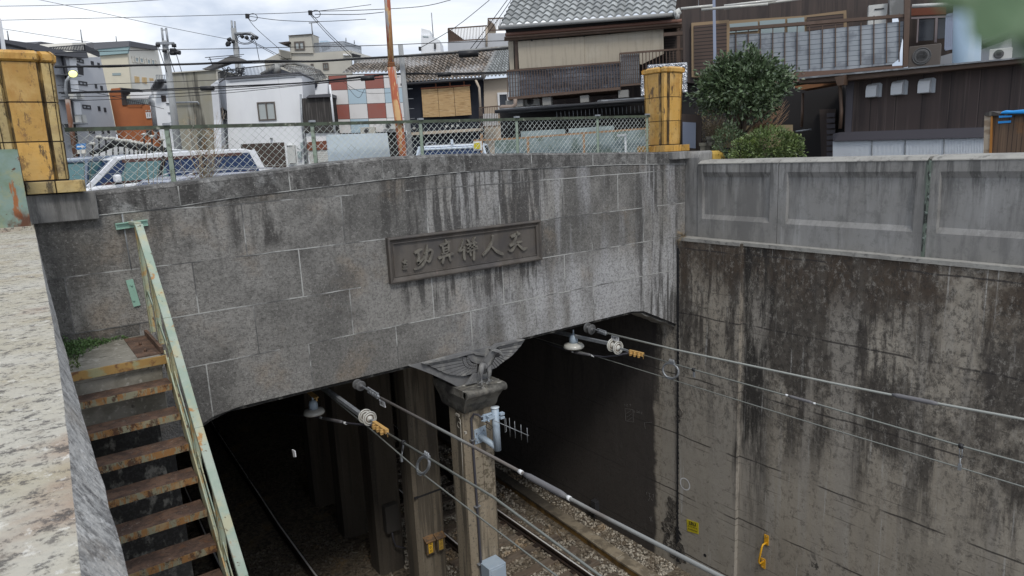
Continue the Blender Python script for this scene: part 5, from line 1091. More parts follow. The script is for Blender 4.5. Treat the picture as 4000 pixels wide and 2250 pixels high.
b.poly("upper_wall", [(668,790),(910,770),(960,1000),(700,1000)], m_gw, 0, 6); b.poly("dark_front", [(700,840),(900,830),(925,930),(720,935)], m_gw2, .1, .2)
b.poly("lower_wall", [(720,935),(930,925),(1010,1500),(1020,2000),(930,2000),(780,1400)], m_whitewall, .3, 6); b.poly("garage_opening", [(825,985),(890,985),(900,1075),(840,1080)], m_brown, .35, .1)
m = MB(); A, B_ = pl.at(*H1(760,905), .8), pl.at(*H1(825,785), .8); m.bar(A, B_, .5, .12)
for k in range(9): c = A+(B_-A)*(k/8); m.obox(c+V((0, 0, .05)), pl.t*.45, pl.n*.7, V((0, 0, .05)))
m.bar(B_, pl.at(*H1(912,780), .8), .9, .15); m.bar(pl.at(*H1(912,780), .8), pl.at(*H1(915,815), .8), .08, .9); m.build("outside_stair", m_blkframe, b.o)
b.bars("stair_rail", (760,700), (900,700), (770,790), (905,780), 6, m_galv, .04, 1.2)
b.poly("white_cabinet", [(900,1105),(1025,1110),(1065,1360),(930,1370)], m_whitewall, 1.0, .5); b.mpoly("cabinet_frame", [[(895,1095),(1040,1100),(1042,1112),(898,1108)], [(920,1228),(1040,1236),(1040,1242),(922,1236)]], m_blkframe, 1.1, .1)
# -- stained concrete building
pl = Pl(750, 46, -52)
b = Bd("concrete_building", "windowless stained concrete building left of the white house", "building", pl, (1300, 1300), H1)
b.poly("wall", [(965,668),(1622,622),(1640,900),(1720,2200),(1165,2200)], m_conc, 0, 7); b.poly("roof_edge", [(962,660),(1622,614),(1624,628),(964,676)], m_beige, .12, 7); b.poly("side_pillar", [(1606,620),(1626,620),(1690,1600),(1668,1600)], m_beige, .05, .3)
b.line("wall_pipe", [(1040,1090),(1350,1080),(1370,1120)], .05, m_galv, .15)
# -- white house with terrace
pl = Pl(1000, 36, -56); ps = Pl(883, 36.6, 20)
b = Bd("white_house", "white two storey house with brown garage door and roof terrace railing", "house", pl, (600, 1000), I1)
b.poly("front_wall", [(100,182),(1035,108),(1060,130),(1118,1400),(150,1420),(125,700)], m_whitewall, 0, 2.5); b.poly("side_wall", [(0,262),(100,182),(195,1400),(60,1400),(40,700)], m_gw, .0, .3, pl=ps)
b.poly("roof_edge", [(92,174),(1035,98),(1060,120),(1060,134),(1035,114),(98,190)], m_dkroof, .15, 2.5); b.poly("cornice", [(150,222),(980,160),(980,166),(152,230)], m_gw2, .03, .04)
b.window((490,482), (740,704), m_frame, m_ltwin, .06, .06, 1); b.window((62,545), (140,722), m_frame, m_dkwin, .1, .05, 1, pl=ps)
b.poly("garage_door", [(292,1008),(835,985),(868,1300),(310,1310)], mat("dark brown garage boards", (.075, .052, .042), .8, layers=(dict(c=(.02, .015, .012), brick=(0, .16, .05)),)), .02, .1)
o = b.poly("meter_box", [(868,1022),(965,1018),(985,1250),(888,1256)], m_ac, .2, .2, bevel=.01); b.mpoly("meter_slot", [[(868,1030),(935,1026),(936,1034),(869,1038)], [(905,1250),(985,1247),(985,1253),(907,1256)]], m_black, .22, .02)
b.mpoly("gas_meter", [[(1040,985),(1080,983),(1086,1060),(1045,1063)], [(1000,1100),(1050,1098),(1056,1180),(1010,1182)]], m_gwin, .2, .15); b.line("wall_pipe", [(1000,1060),(1080,1100),(1100,1300)], .02, m_galv, .2); b.line("downpipe", [(1045,400),(1060,560),(1100,1000),(1120,1380)], .035, m_whitewall, .08)
b.poly("wall_lamp", [(655,930),(682,928),(684,942),(658,944)], m_black, .15, .12)
b.bars("terrace_railing", (120,75), (715,5), (115,165), (700,128), 34, m_blkframe, .02, -.2, .04); b.bars("terrace_railing", (5,110), (115,72), (20,235), (118,168), 9, m_blkframe, .02, -.2, .04)
pl3 = Pl(860, 36.2, -56)
b.poly("terrace_canopy", [(-200,62),(-140,40),(175,-112),(330,-60),(430,-20),(200,-40),(-100,68)], mat("grey corrugated canopy", (.16, .155, .15), .7), 0, .5)
b.mpoly("canopy_frame", [[(-160,-85),(330,-125),(330,-119),(-160,-78)], [(-120,-60),(300,-100),(300,-95),(-120,-54)], [(-100,-85),(-60,20),(-66,22),(-108,-85)]], m_dkmetal, .3, .05)
m = MB(); rnd = random.Random(4)
for k in range(60):
    c = b.pl.at(*I1(rnd.uniform(60, 340), rnd.uniform(70, 160)), -rnd.uniform(.5, 1.5)); d = V((rnd.uniform(-1, 1), rnd.uniform(-1, 1), rnd.uniform(-.2, 1))).normalized(); m.tube([c, c+d*rnd.uniform(.15, .4)], .018, 3)
m.build("terrace_clutter", m_dkmetal, b.o)
# hipped tile roof behind it
t = thing("tiled_house", "old house with grey hipped tile roof and dark gable behind the white house", "house", Pl(1150, 41, -56).at(*K1(700, 1200)))
pl = Pl(1150, 41, -56); pb = Pl(1150, 46, -56)
m = MB(); tiles(m, pl.at(*K1(930,1140)), pl.at(*K1(1220,1258)), pb.at(*K1(440,900)), pb.at(*K1(1180,965)), 13, 7, .07, .05); tiles(m, pl.at(*K1(1220,1258)), pl.at(*K1(1450,1165)), pb.at(*K1(1180,965)), pb.at(*K1(1300,1010)), 5, 6, .07, .05)
tiles(m, pl.at(*K1(690,1045)), pl.at(*K1(930,1140)), pb.at(*K1(440,880)), pb.at(*K1(560,880)), 4, 6, .07, .05); m.build("roof", m_tileg, t)
m = MB(); m.prism([pl.at(*K1(*p)) for p in ((150,1095),(395,935),(700,1048))], pl.n*-4); m.build("gable", mat("blue black gable", (.045, .05, .065), .7), t)
m = MB(); m.tube([pl.at(*K1(100,1090), .2), pl.at(*K1(370,940), .2)], .09, 6); m.tube([pl.at(*K1(410,925)), pb.at(*K1(600,865)), pb.at(*K1(790,860)), pb.at(*K1(1170,972))], .11, 8); m.lathe(pl.at(*K1(405,925)), (0, 0, 1), [(.2, -.4), (.26, -.1), (.15, .15)], 8); m.build("ridge", m_tileg, t)
m = MB(); m.prism([pl.at(*K1(*p)) for p in ((930,1150),(1225,1265),(1440,1175),(1445,1600),(960,1600))], pl.n*-3); m.build("wall", m_whitewall, t); m = MB(); m.prism([pl.at(*K1(*p), .1) for p in ((935,1150),(1230,1262),(1220,1340),(1090,1400),(960,1330))], pl.n*-.1); m.build("dark_eave", m_navy, t)
# slatted wall
pl = Pl(1230, 35, -54); b = Bd("slatted_annexe", "narrow annexe with weathered black vertical slats between the white house and the chequered wall", "annexe", pl, (1250, 800), I1)
b.poly("backing", [(1050,440),(1425,418),(1480,860),(1110,870)], m_dark, -.05, 2); m = MB()
for k in range(34):
    x = k/33; A = pl.at(*I1(1048+375*x, 434-18*x), .0); C = pl.at(*I1(1108+368*x, 862-4*x), .0); m.bar(A, C, .05, .06, up=pl.n)
m.build("slat", m_slat, b.o); b.poly("lower_wall", [(1110,870),(1480,862),(1500,1400),(1160,1400)], m_whitewall, -.1, 2); b.poly("shutter_hood", [(1120,985),(1375,962),(1380,1075),(1130,1090)], mat("red brown fascia", (.18, .06, .03), .7), .05, .3)
b.poly("roller_shutter", [(1135,1090),(1385,1080),(1395,1300),(1180,1300)], mat("pale roller shutter", (.55, .54, .5), .6, layers=(dict(c=(.3, .3, .28), brick=(2, .09, .1)),)), .0, .1); b.poly("sheet_roof", [(1150,390),(1420,372),(1425,412),(1110,425)], m_dkroof, .2, 2); b.line("drainpipe", [(1045,380),(1060,700),(1115,1290)], .05, m_galv, .2); b.line("drainpipe", [(1410,260),(1440,520),(1475,860)], .05, m_whitewall, .15)
# -- beige block behind
pl = Pl(1200, 72, -54); psd = Pl(1372, 71, 38); psp = Pl(1218, 72, 38)
b = Bd("apartment_building", "beige flat roofed block with penthouse and railed roof terrace in the middle distance", "building", pl, (1200, 900), K1)
b.poly("wall", [(165,795),(450,660),(690,640),(1150,655),(1900,602),(1930,1250),(230,1250)], m_beige, 0, .6); b.poly("penthouse", [(655,303),(1108,272),(1150,655),(690,655)], m_beige, .2, .5); b.poly("penthouse_side", [(1108,272),(1262,330),(1275,645),(1150,655)], m_beige, 0, .4, pl=psp)
b.poly("wall_side", [(1900,602),(2330,728),(2340,800),(1920,800)], m_cream2, 0, .5, pl=psd); b.poly("side_opening", [(1905,650),(2120,705),(2100,735),(1910,735)], m_dark, .1, .1, pl=psd); b.poly("stair_cover", [(450,575),(695,625),(700,760),(490,765)], m_beige, .3, 3); b.poly("canopy", [(440,443),(668,418),(670,440),(560,480)], m_brown, .8, 2)
b.poly("roof_edge", [(650,298),(1112,266),(1262,328),(1262,336),(1110,278),(652,310)], m_frame, .35, .3); b.poly("soot_patch", [(480,600),(690,640),(690,755),(500,765)], mat("soot stained render", (.22, .21, .18), .9), .35, .02)
b.window((760,425), (985,590), m_frame, m_ltwin, .3, .15, 1); b.window((1095,870), (1165,985), m_frame, m_gwin, .1, .12, 0); b.window((1338,852), (1465,988), m_frame, m_gwin, .1, .14, 1)
b.bars("roof_railing", (1170,462), (1765,425), (1175,650), (1775,612), 40, m_galv, .045, -.3, .08, mid=True); b.bars("roof_railing", (1765,425), (2112,530), (1775,612), (2120,660), 22, m_galv, .05, -.1, .08, pl=psd, mid=True)
b.poly("blue_net", [(1275,412),(1430,402),(1500,430),(1500,560),(1335,635)], mat("pale blue netting", (.45, .62, .75), .7, alpha=.45), -.5, .02); b.line("aerial_mast", [(1115,60),(1130,200),(1140,275)], .06, m_galv); b.line("aerial_bar", [(1065,50),(1250,35)], .05, m_galv); b.line("aerial_mast", [(1808,350),(1812,425)], .05, m_galv); b.line("aerial_mast", [(1978,400),(1980,470)], .05, m_galv)
b.poly("roof_unit", [(1750,668),(1885,690),(1890,702),(1755,700)], m_whitewall, .3, .3)
# -- chequered panels
pl = Pl(1400, 35.5, -54)
b = Bd("chequered_building", "wall of brick red, white and sky blue square panels behind the rusted pole", "building", pl, (900, 800), A2)
b.poly("backing", [(690,535),(1180,515),(1230,1150),(765,1150)], m_dark, -.03, 6)
colx = [(693,738),(820,855),(948,985),(1080,1113),(1210,1245)]; rowy = lambda r_, x: [538, 640, 742, 846, 945][r_]-(.048-.007*r_)*(x-700)
pat = ["RWRW", "WBWB", "RWRW", "WBWW"]; mm = {"R": m_chkred, "W": m_chkwh, "B": m_chkbl}
for r_ in range(4):
    for c in range(4):
        q = []
        for (cc, rr) in ((c, r_), (c+1, r_), (c+1, r_+1), (c, r_+1)):
            xt, xb = colx[cc]; x = xt+(xb-xt)*rr/4; q.append((x, rowy(rr, x)))
        cx_ = sum(p[0] for p in q)/4; cy_ = sum(p[1] for p in q)/4; q = [(cx_+(p[0]-cx_)*.978, cy_+(p[1]-cy_)*.974) for p in q]; b.poly("wall_panel", q, mm[pat[r_][c]], .0, .025)
def ac_unit(b, tl, br, grp="air conditioner units outside the houses", lab="", pl=None, f=None, off=.1, mt=None):
    pl = pl or b.pl; f = f or b.f; (u0, z1), (u1, z0) = pl.uv(*f(*tl), off+.3), pl.uv(*f(*br), off+.3); c = pl.P((u0+u1)/2, z0, off)
    t = thing("air_conditioner", lab, "air conditioner", c, grp); m = MB(); m.prism([pl.P(u0, z0, off+.3), pl.P(u1, z0, off+.3), pl.P(u1, z1, off+.3), pl.P(u0, z1, off+.3)], pl.n*-.3); m.build("case", mt or m_ac, t, bevel=.012)
    r_ = min(z1-z0, (u1-u0))*.40; cc = pl.P(u0+(u1-u0)*.42, (z0+z1)/2, off+.302); m = MB(); m._lat(cc, pl.n, [(r_, 0), (r_, .012), (r_*.9, .014), (r_*.9, .004)], 24, .5)
    for k in range(1, 5): m._lat(cc, pl.n, [(r_*k/5, .006), (r_*k/5, .012), (r_*k/5-.012, .012)], 20, .5)
    m.build("fan_grille", m_acg, t); return t
ac_unit(b, (918,902), (1024,946), lab="brown coiled air conditioner below the chequered wall on the left", mt=m_beige); ac_unit(b, (1080,865), (1168,912), lab="round fan air conditioner at the foot of the chequered wall behind the rusted pole")
b.poly("base_band", [(738,944),(1115,932),(1118,940),(740,952)], m_black, .05, .1); b.poly("lower_front", [(760,952),(1230,945),(1250,1200),(790,1200)], m_gwin, -.2, 1)
# -- long tiled roofs
t = thing("tiled_house", "long row house with brown grey tiled roof above the chequered wall and the bamboo blinds", "house", Pl(1600, 37, -54).at(*A2(1400, 600)))
pe = Pl(1500, 36, -54); pk = Pl(1500, 40.5, -54)
m = MB(); tiles(m, pe.at(*A2(792,524), .4), pe.at(*A2(1240,512), .4), pk.at(*A2(905,442)), pk.at(*A2(1240,418)), 16, 8, .10, .06); tiles(m, pe.at(*A2(1205,592), .6), pe.at(*A2(1785,548), .6), pk.at(*A2(1225,416)), pk.at(*A2(1878,362)), 22, 11, .10, .06); m.build("roof", m_tileb, t)
m = MB(); tiles(m, pe.at(*A2(1795,548), .6), pe.at(*A2(1985,538), .6), pk.at(*A2(1890,361)), pk.at(*A2(1985,352)), 7, 11, .10, .06); m.build("roof_end", m_tilel, t)
m = MB(); m.tube([pk.at(*A2(880,440)), pk.at(*A2(1500,392)), pk.at(*A2(1985,345))], .2, 8); m.tube([pe.at(*A2(1788,545), .65), pk.at(*A2(1882,362), .1)], .12, 8); m.build("ridge", m_tileg, t)
m = MB(); m.tube([pe.at(*A2(1205,598), .7), pe.at(*A2(1790,554), .7)], .07, 6); m.build("gutter", m_dkmetal, t)
m = MB(); m.prism([pe.at(*A2(*p)) for p in ((1215,575),(1785,545),(1800,860),(1800,1200),(1250,1200))], pe.n*-4); m.build("wall", m_navy, t)
m = MB()
for q in ([(1347,622),(1698,598),(1698,606),(1348,630)], [(1448,590),(1456,590),(1458,628),(1450,628)], [(1548,582),(1556,582),(1558,620),(1550,620)], [(1648,574),(1656,574),(1658,612),(1650,612)]): m.prism([pe.at(*A2(*p), .35) for p in q], pe.n*-.08)
m.build("blind_frame", mat("reddish wood bar", (.28, .10, .05), .7), t)
b = Bd("veranda_counter", "beige ledge with white bowl lamps under the bamboo blinds", "ledge", pe, (1500, 930), A2); b.poly("ledge_board", [(1255,938),(1785,905),(1786,925),(1256,958)], m_beige2, .4, .3)
for x in (1090+200, 1518, 1560, 1597): b.poly("bowl_lamp", [(x,888-.06*(x-1500)),(x+20,888-.06*(x-1500)),(x+16,902-.06*(x-1500)),(x+3,902-.06*(x-1500))], m_porc, .35, .2)
for k, q in enumerate(([(1350,634),(1463,627),(1478,826),(1364,829)], [(1466,627),(1577,619),(1592,820),(1480,827)], [(1580,618),(1692,610),(1706,812),(1595,819)])):
    m = MB(); m.prism([pe.at(*A2(*p), .42) for p in q], pe.n*-.03, .5); single("bamboo_blind", m, m_bamboo, ["left hanging bamboo blind beside the grey pole", "middle hanging bamboo blind", "right hanging bamboo blind nearest the beige wall"][k], "blind", "bamboo blinds on the dark house")
b = Bd("beige_house", "beige rendered house end with small railed balcony right of the bamboo blinds", "house", pe, (1850, 700), A2)
b.poly("wall", [(1792,560),(1990,545),(2040,1200),(1800,1200)], m_beige2, .1, 4); b.window((1888,655), (1975,790), m_wframe, m_dkwin, .2, .1, 0); b.bars("balcony_rail", (1758,762), (1905,750), (1765,900), (1905,890), 12, m_brownm, .025, .9, .05); b.poly("laundry_sheet", [(1788,805),(1890,800),(1893,885),(1792,890)], m_whitewall, .85, .03)
b.line("downpipe", [(1735,565),(1760,620),(1772,820)], .06, m_beige2, .7)
# far towers right of the rusted pole
pl = Pl(1660, 75, -54); b = Bd("roof_tower", "small white rooftop tower with slim mast right of the rusted pole", "building", pl, (1400, 300), A2)
b.poly("wall", [(1348,248),(1415,250),(1480,285),(1490,380),(1350,380)], m_whitewall, 0, 4); b.poly("upper_box", [(1350,200),(1412,215),(1416,252),(1350,248)], m_whitewall, -.3, 3); b.line("mast", [(1422,90),(1435,260)], .05, m_galv); b.mpoly("roof_unit", [[(1440,308),(1452,308),(1454,345),(1442,345)], [(1330,330),(1348,330),(1350,356),(1332,356)]], m_black, .2, .4); b.poly("small_window", [(1360,255),(1400,258),(1402,264),(1362,262)], m_gwin, .05, .05)
pl = Pl(1900, 50, -54); b = Bd("terrace_house", "pale blue grey house top with brown slatted roof terrace fence", "house", pl, (1700, 300), A2)
b.poly("wall", [(1538,298),(1812,278),(1815,235),(2000,235),(2000,420),(1540,420)], m_gw, 0, 5); b.bars("terrace_fence", (1538,202), (1815,182), (1548,292), (1815,276), 26, m_brownm, .035, -.3, .08); b.bars("terrace_fence", (1820,132), (2000,125), (1830,215), (2000,210), 18, m_brownm, .035, -.3, .08)
b.poly("fence_panel", [(1536,205),(1548,204),(1665,290),(1540,296)], m_brownm, -.5, .1); b.poly("fence_panel", [(1820,133),(1870,175),(1880,230),(1812,262)], m_beige2, -.4, .1); b.line("drainpipe", [(1812,190),(1812,330)], .08, m_beige2, .2)
# ------------------------------------------------------------------ the big tiled house on the right
pe = Pl(2300, 21.5, -40); pk = Pl(2300, 25.0, -40)
b = Bd("tiled_house", "large dark timber house with silver grey tiled roof and wide upper balcony", "house", pe, (700, 900), A3)
m = MB(); tiles(m, pe.at(*A3(92,186), .7), pe.at(*A3(1335,92), .7), pk.at(*A3(262,-150)), pk.at(*A3(1380,-270)), 21, 12, .075, .05); m.build("roof", m_tilel, b.o)
m = MB(); m.tube([pe.at(*A3(88,196), .75), pe.at(*A3(1340,102), .75)], .06, 8); m.build("gutter", mat("grey gutter", (.30, .30, .29), .5), b.o)
m = MB(); m.tube([pe.at(*A3(1348,85), .8), pe.at(*A3(1352,135), .8)], [.1, .05], 8); m.tube([pe.at(*A3(1330,100), .8), pe.at(*A3(1372,75), .8)], .09, 8); m.build("rain_hopper", m_ac, b.o)
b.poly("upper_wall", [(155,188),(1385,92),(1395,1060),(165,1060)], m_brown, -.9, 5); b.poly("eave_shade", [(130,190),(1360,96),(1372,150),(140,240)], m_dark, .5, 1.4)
b.line("blind_roller", [(135,246),(1382,148)], .055, mat("copper brown tube", (.20, .10, .07), .5), .5); b.line("blind_roller", [(128,268),(1384,168)], .035, m_brownm, .6); b.line("frame_bar", [(128,282),(1384,184)], .04, m_brownm, .55)
for q in ([(198,285),(222,285),(228,495),(205,498)], [(1345,180),(1366,178),(1372,440),(1350,442)], [(152,296),(190,292),(196,492),(166,496)]): b.poly("post", q, m_brownm, .3, .1) if q[0][0] != 152 else b.poly("side_blind", q, m_blind, .2, .05)
b.poly("reed_screen", [(222,292),(690,258),(696,452),(560,462),(232,486)], m_blind, .42, .03); b.poly("reed_screen", [(690,258),(1252,205),(1255,380),(1100,455),(950,440),(698,452)], m_blind, .40, .03)
for x, y in ((320, 284), (508, 268), (690, 254), (870, 236)): b.poly("screen_hook", [(x-8,y-8),(x+8,y-9),(x+6,y+6),(x-6,y+6)], m_black, .45, .04)
b.poly("louvre_shutter", [(1258,262),(1336,258),(1340,440),(1262,446)], mat("louvre", (.05, .035, .03), .7, layers=(dict(c=(.015, .012, .01), brick=(2, .075, .2)),)), -.8, .1)
# balcony panels
bl = Bd("balcony", "long brown railed balcony wrapped in crumpled dark netting on the tiled house", "balcony", pe, (500, 600), A3)
bl.poly("netting", [(150,508),(940,446),(945,618),(160,690)], m_netd, .95, .01); bl.bars("railing", (146,502), (942,440), (152,694), (948,622), 40, m_brownm, .022, 1.02, .05)
bl.poly("light_netting", [(155,512),(230,506),(236,680),(164,688)], m_net, .97, .01); bl.poly("light_netting", [(948,388),(1078,378),(1082,588),(952,598)], m_net, .97, .01)
bl.bars("railing", (940,380), (1590,332), (948,606), (1180,585), 0+1, m_brownm, .04, 1.05, .05) if False else None
bl.bars("upper_railing", (942,380), (1080,369), (950,606), (1085,594), 9, m_brownm, .022, 1.04, .05); bl.bars("upper_railing", (1080,369), (1370,347), (1085,594), (1375,570), 12, m_brownm, .022, 1.04, .05); bl.bars("upper_railing", (1370,347), (1590,330), (1375,440), (1590,420), 8, m_brownm, .022, 1.04, .05)
bl.poly("balcony_floor", [(150,692),(945,620),(950,634),(152,706)], m_brownm, 1.1, 1.6)
for q in ([(135,712),(255,702),(258,752),(138,762)], [(395,690),(455,684),(457,740),(398,745)], [(662,678),(722,672),(724,720),(665,726)], [(932,640),(1004,634),(1005,686),(934,692)]): bl.poly("foot_block", q, m_block, 1.0, .35)
bl.line("drain_elbow", [(205,700),(205,740),(180,756),(110,756),(95,768)], .06, mat("tan drain", (.26, .2, .16), .6), 1.3)
ac_unit(bl, (262,688), (378,744), lab="beige fan unit under the netted balcony of the tiled house", off=.2)
lo = Bd("lean_to_roof", "low sheet metal eave along the ground floor of the tiled house", "roof", pe, (600, 760), A3)
lo.poly("sheet_edge", [(95,768),(780,722),(790,708),(1180,684),(1480,664),(1480,690),(1180,706),(780,744),(110,790)], m_sill, 1.7, 1.2); lo.line("gutter", [(62,790),(760,735),(1180,705)], .05, m_black, 1.8); lo.poly("dark_wall", [(95,795),(1180,712),(1480,690),(1490,1080),(110,1090)], m_dark, .3, .5)
m = MB()
for k in range(24):
    x = 500+k*29; m.tube([pe.at(*A3(x, 842-.075*(x-500)), 1.5), pe.at(*A3(x-3, 790-.075*(x-500)), 1.55)], .008, 4)
m.build("bird_spikes", m_galv, lo.o); lo.poly("under_wall", [(110,1085),(1490,1075),(1500,1300),(110,1300)], m_dark, .3, .5)
# timber frame with plastic sheets behind the fence
pt = Pl(2200, 16.5, -46); fr = Bd("timber_frame_screen", "tan timber rail fence with pale blue green sheets behind the chain link fence", "screen", pt, (1400, 600), Q1)
fr.poly("top_rail", [(0,502),(480,478),(1250,418),(2140,352),(2140,372),(1250,440),(480,498),(0,522)], m_tan, .05, .06)
for x, y in ((90, 430), (640, 468), (1302, 412), (2050, 362)): fr.poly("post", [(x-14,y),(x+12,y),(x+22,y+330),(x-4,y+330)], m_tan, .08, .1)
fr.poly("plastic_sheet", [(250,505),(640,485),(1290,430),(2050,378),(2120,375),(2130,780),(250,780)], m_bluegrn, -.25, .02); fr.poly("corrugated_sheet", [(560,405),(1080,375),(1090,450),(560,480)], m_gwin, -.5, .05); fr.poly("corrugated_sheet", [(1120,372),(1660,335),(1665,385),(1130,425)], m_gwin, -.5, .05)
fr.poly("white_door_frame", [(1700,440),(1810,430),(1812,680),(1790,680),(1785,460),(1700,470)], m_corr, -.1, .05)
pnl = Bd("yellow_notice", "small yellow notice board beside the car behind the fence", "notice", pt, (40, 580), Q1); pnl.poly("board", [(-5,525),(95,520),(98,625),(0,630)], m_whitewall, .1, .02); pnl.poly("yellow_field", [(2,540),(76,536),(80,610),(6,614)], m_signy, .125, .01)
# dark brown bay with foil wrapped unit between the tiled house and the tree
pq = Pl(2720, 19, -38)
bb = Bd("timber_house", "dark brown two storey timber house with louvred shutters and netted balcony", "house", Pl(3200, 20, -32), (300, 400), A4); pz = bb.pl
bb.poly("side_wall", [(1335,-60),(1500,-60),(1500,700),(1335,700)], m_brown, 0, .5, pl=Pl(2700, 26, -38), f=A3); bb.poly("upper_wall", [(-310,-60),(1060,-60),(1060,560),(-300,620)], m_brown, -1.6, 5)
bb.poly("lower_wall", [(-320,540),(1060,540),(1060,1300),(-320,1300)], m_dark, -1.7, .5); bb.poly("bay_wall", [(1385,420),(1760,400),(1770,1000),(1385,1000)], m_dark, -.3, .3, pl=pq, f=A3); bb.poly("bay_wall", [(1385,60),(1660,40),(1665,560),(1480,590),(1395,580)], m_brown, .0, .5, pl=pq, f=A3); bb.poly("bay_post", [(1600,0),(1620,-2),(1628,440),(1606,440)], m_purpsheet, .9, .1, pl=pq, f=A3)
bb.poly("louvre_frame", [(1450,162),(1715,140),(1722,186),(1712,560),(1452,545)], mat("tan shutter frame", (.30, .21, .12), .7), .1, .1, pl=pq, f=A3); bb.poly("louvre_shutter", [(1466,182),(1700,162),(1700,550),(1470,530)], mat("louvre slats", (.085, .055, .042), .7, layers=(dict(c=(.02, .014, .012), brick=(2, .085, .18)),)), .13, .05, pl=pq, f=A3)
for f_, q in ((A3, [(1375,62),(1600,40)]), (A3, [(1520,68),(1992,28)])): bb.line("laundry_pole", q, .03, m_porc, 1.6, pl=pq, f=f_)
bb.line("laundry_pole", [(-130,42),(240,0)], .03, m_porc, 1.4); bb.line("laundry_pole", [(-130,62),(420,-10)], .03, m_porc, 1.3)
bb.poly("window_frame", [(-140,150),(440,110),(735,72),(740,205),(440,230),(-140,330)], mat("tan sash frame", (.27, .19, .11), .7), -1.3, .1); 
for q in ([(-120,172),(108,152),(112,215),(-115,235)], [(122,148),(302,134),(304,260),(126,268)], [(318,132),(438,122),(440,250),(320,258)]): bb.poly("pane", q, m_gwin, -1.26, .03)
bb.poly("louvre_shutter", [(455,122),(715,96),(716,210),(458,228)], mat("louvre slats", (.085, .055, .042), .7, layers=(dict(c=(.02, .014, .012), brick=(2, .085, .18)),)), -1.25, .03)
bb.box("gas_heater", (895,38), (1020,170), m_ac, -1.3, .3); bb.poly("heater_vent", [(935,62),(1003,56),(1003,64),(936,70)], m_black, -.98, .01)
bb.poly("concrete_post", [(1040,-40),(1140,-40),(1142,110),(1045,112)], mat("mottled grey cladding", (.16, .16, .155), .8, layers=(L((.30, .30, .29), 2, .5, .65, .7),)), -.8, .3)
bc = Bd("balcony", "upper balcony of the timber house wrapped in grey sheeting with brown uprights", "balcony", pz, (500, 400), A4)
bc.poly("sheeting", [(-240,250),(475,222),(600,205),(1140,150),(1136,250),(1105,420),(1060,455),(740,490),(470,505),(-250,510)], m_net, .0, .02)
bc.poly("top_rail", [(-560,232),(0,188),(1150,98),(1152,120),(0,212),(-560,256)], m_brownm, .08, .12)
for k in range(17):
    x = -420+k*96 if k < 8 else 300+(k-8)*91+0
for x in (-230, -140, -45, 42, 128, 216, 302, 388, 476, 568, 660, 748, 840, 932, 1022, 1112): bc.poly("upright", [(x-4, 190-.085*x), (x+3, 189-.085*x), (x+1, 520-.075*x), (x-6, 521-.075*x)], m_brownm, .05, .04)
bc.poly("corner_post", [(1150,-60),(1192,-60),(1172,470),(1138,475)], m_brownm, .12, .15); bc.poly("floor_beam", [(-300,515),(300,515),(740,490),(1140,462),(1140,480),(660,520),(330,590),(-300,600)], mat("brown floor beam", (.15, .09, .065), .6), .1, .6)
# dark porch under the brown annexe roof
pp_ = Pl(3050, 17.5, -20); pc = Bd("dark_porch", "dark recessed porch with louvred door behind the shrubs", "porch", pp_, (500, 900), A4)
pc.poly("back_wall", [(150,640),(720,570),(730,1100),(730,1250),(150,1250)], m_dark, -.8, .4); pc.poly("door_panel", [(545,775),(660,770),(665,1200),(560,1200)], m_brown, -.7, .05); pc.mpoly("door_louvre", [[(595,y),(655,y-3),(655,y+26),(597,y+29)] for y in range(800, 1090, 40)], m_bandm, -.6, .04)
pc.line("post", [(428,660),(420,900)], .03, m_brownm, .0); pc.line("pale_rod", [(378,930),(490,915)], .018, m_galv, .3); pc.poly("eave_soffit", [(350,612),(700,560),(700,585),(420,635)], mat("orange brown soffit", (.20, .085, .03), .7), .3, .6)
# brown annexe
pa = Pl(3500, 15.5, -6)
an = Bd("brown_annexe", "single storey dark brown boarded annexe with three white vent hoods", "annexe", pa, (1200, 900), A4)
an.poly("boarded_wall", [(735,570),(1992,450),(2300,420),(2300,1300),(760,1300),(765,930),(720,930)], mat("brown vertical boards", (.072, .052, .047), .75, layers=(L((.045, .034, .032), (1.2, 5, .35), .45, .62, .8), L((.13, .10, .085), (1.2, 8, .2), .52, .68, .7, off=4), dict(c=(.03, .022, .02), brick=(1, .455, .03)), dict(c=(.115, .085, .075), brick=(1, .152, .06), s=(.5, 3, .4), lo=.45, hi=.6))), 0, 4)
an.poly("fascia", [(400,556),(1240,482),(1992,412),(2300,380),(2300,410),(1992,446),(725,572),(402,592)], m_brownm, .35, .5, bevel=.01); an.poly("roof_edge", [(395,548),(1992,402),(2300,370),(2300,380),(1992,412),(400,560)], m_sill, .42, 3)
an.poly("band", [(690,935),(1720,900),(2300,880),(2300,955),(1720,972),(640,998),(640,948)], m_bandm, .12, .12); an.poly("corner_board", [(735,572),(788,568),(768,935),(725,935)], m_bandm, .03, .05)
m = MB()
A, B_, C, E_ = [pa.at(*A4(*q), .05) for q in ((640,1000), (1712,973), (1712,1130), (640,1130))]
for k in range(110):
    t0, t1 = k/110, (k+1)/110; tm_ = (t0+t1)/2
    P = lambda t, o: (A+(B_-A)*t+pa.n*o, E_+(C-E_)*t+pa.n*o)
    a0, a1 = P(t0, 0), P(tm_, .03); a2 = P(t1, 0); m.poly([a0[0], a1[0], a1[1], a0[1]]); m.poly([a1[0], a2[0], a2[1], a1[1]])
m.build("corrugated_sheet", m_corr, an.o); an.mpoly("sheet_seam", [[(x,992-.02*(x-700)),(x+5,992-.02*(x-700)),(x+3,1120),(x-2,1120)] for x in (912, 1146, 1422)], m_galv, .09, .02)
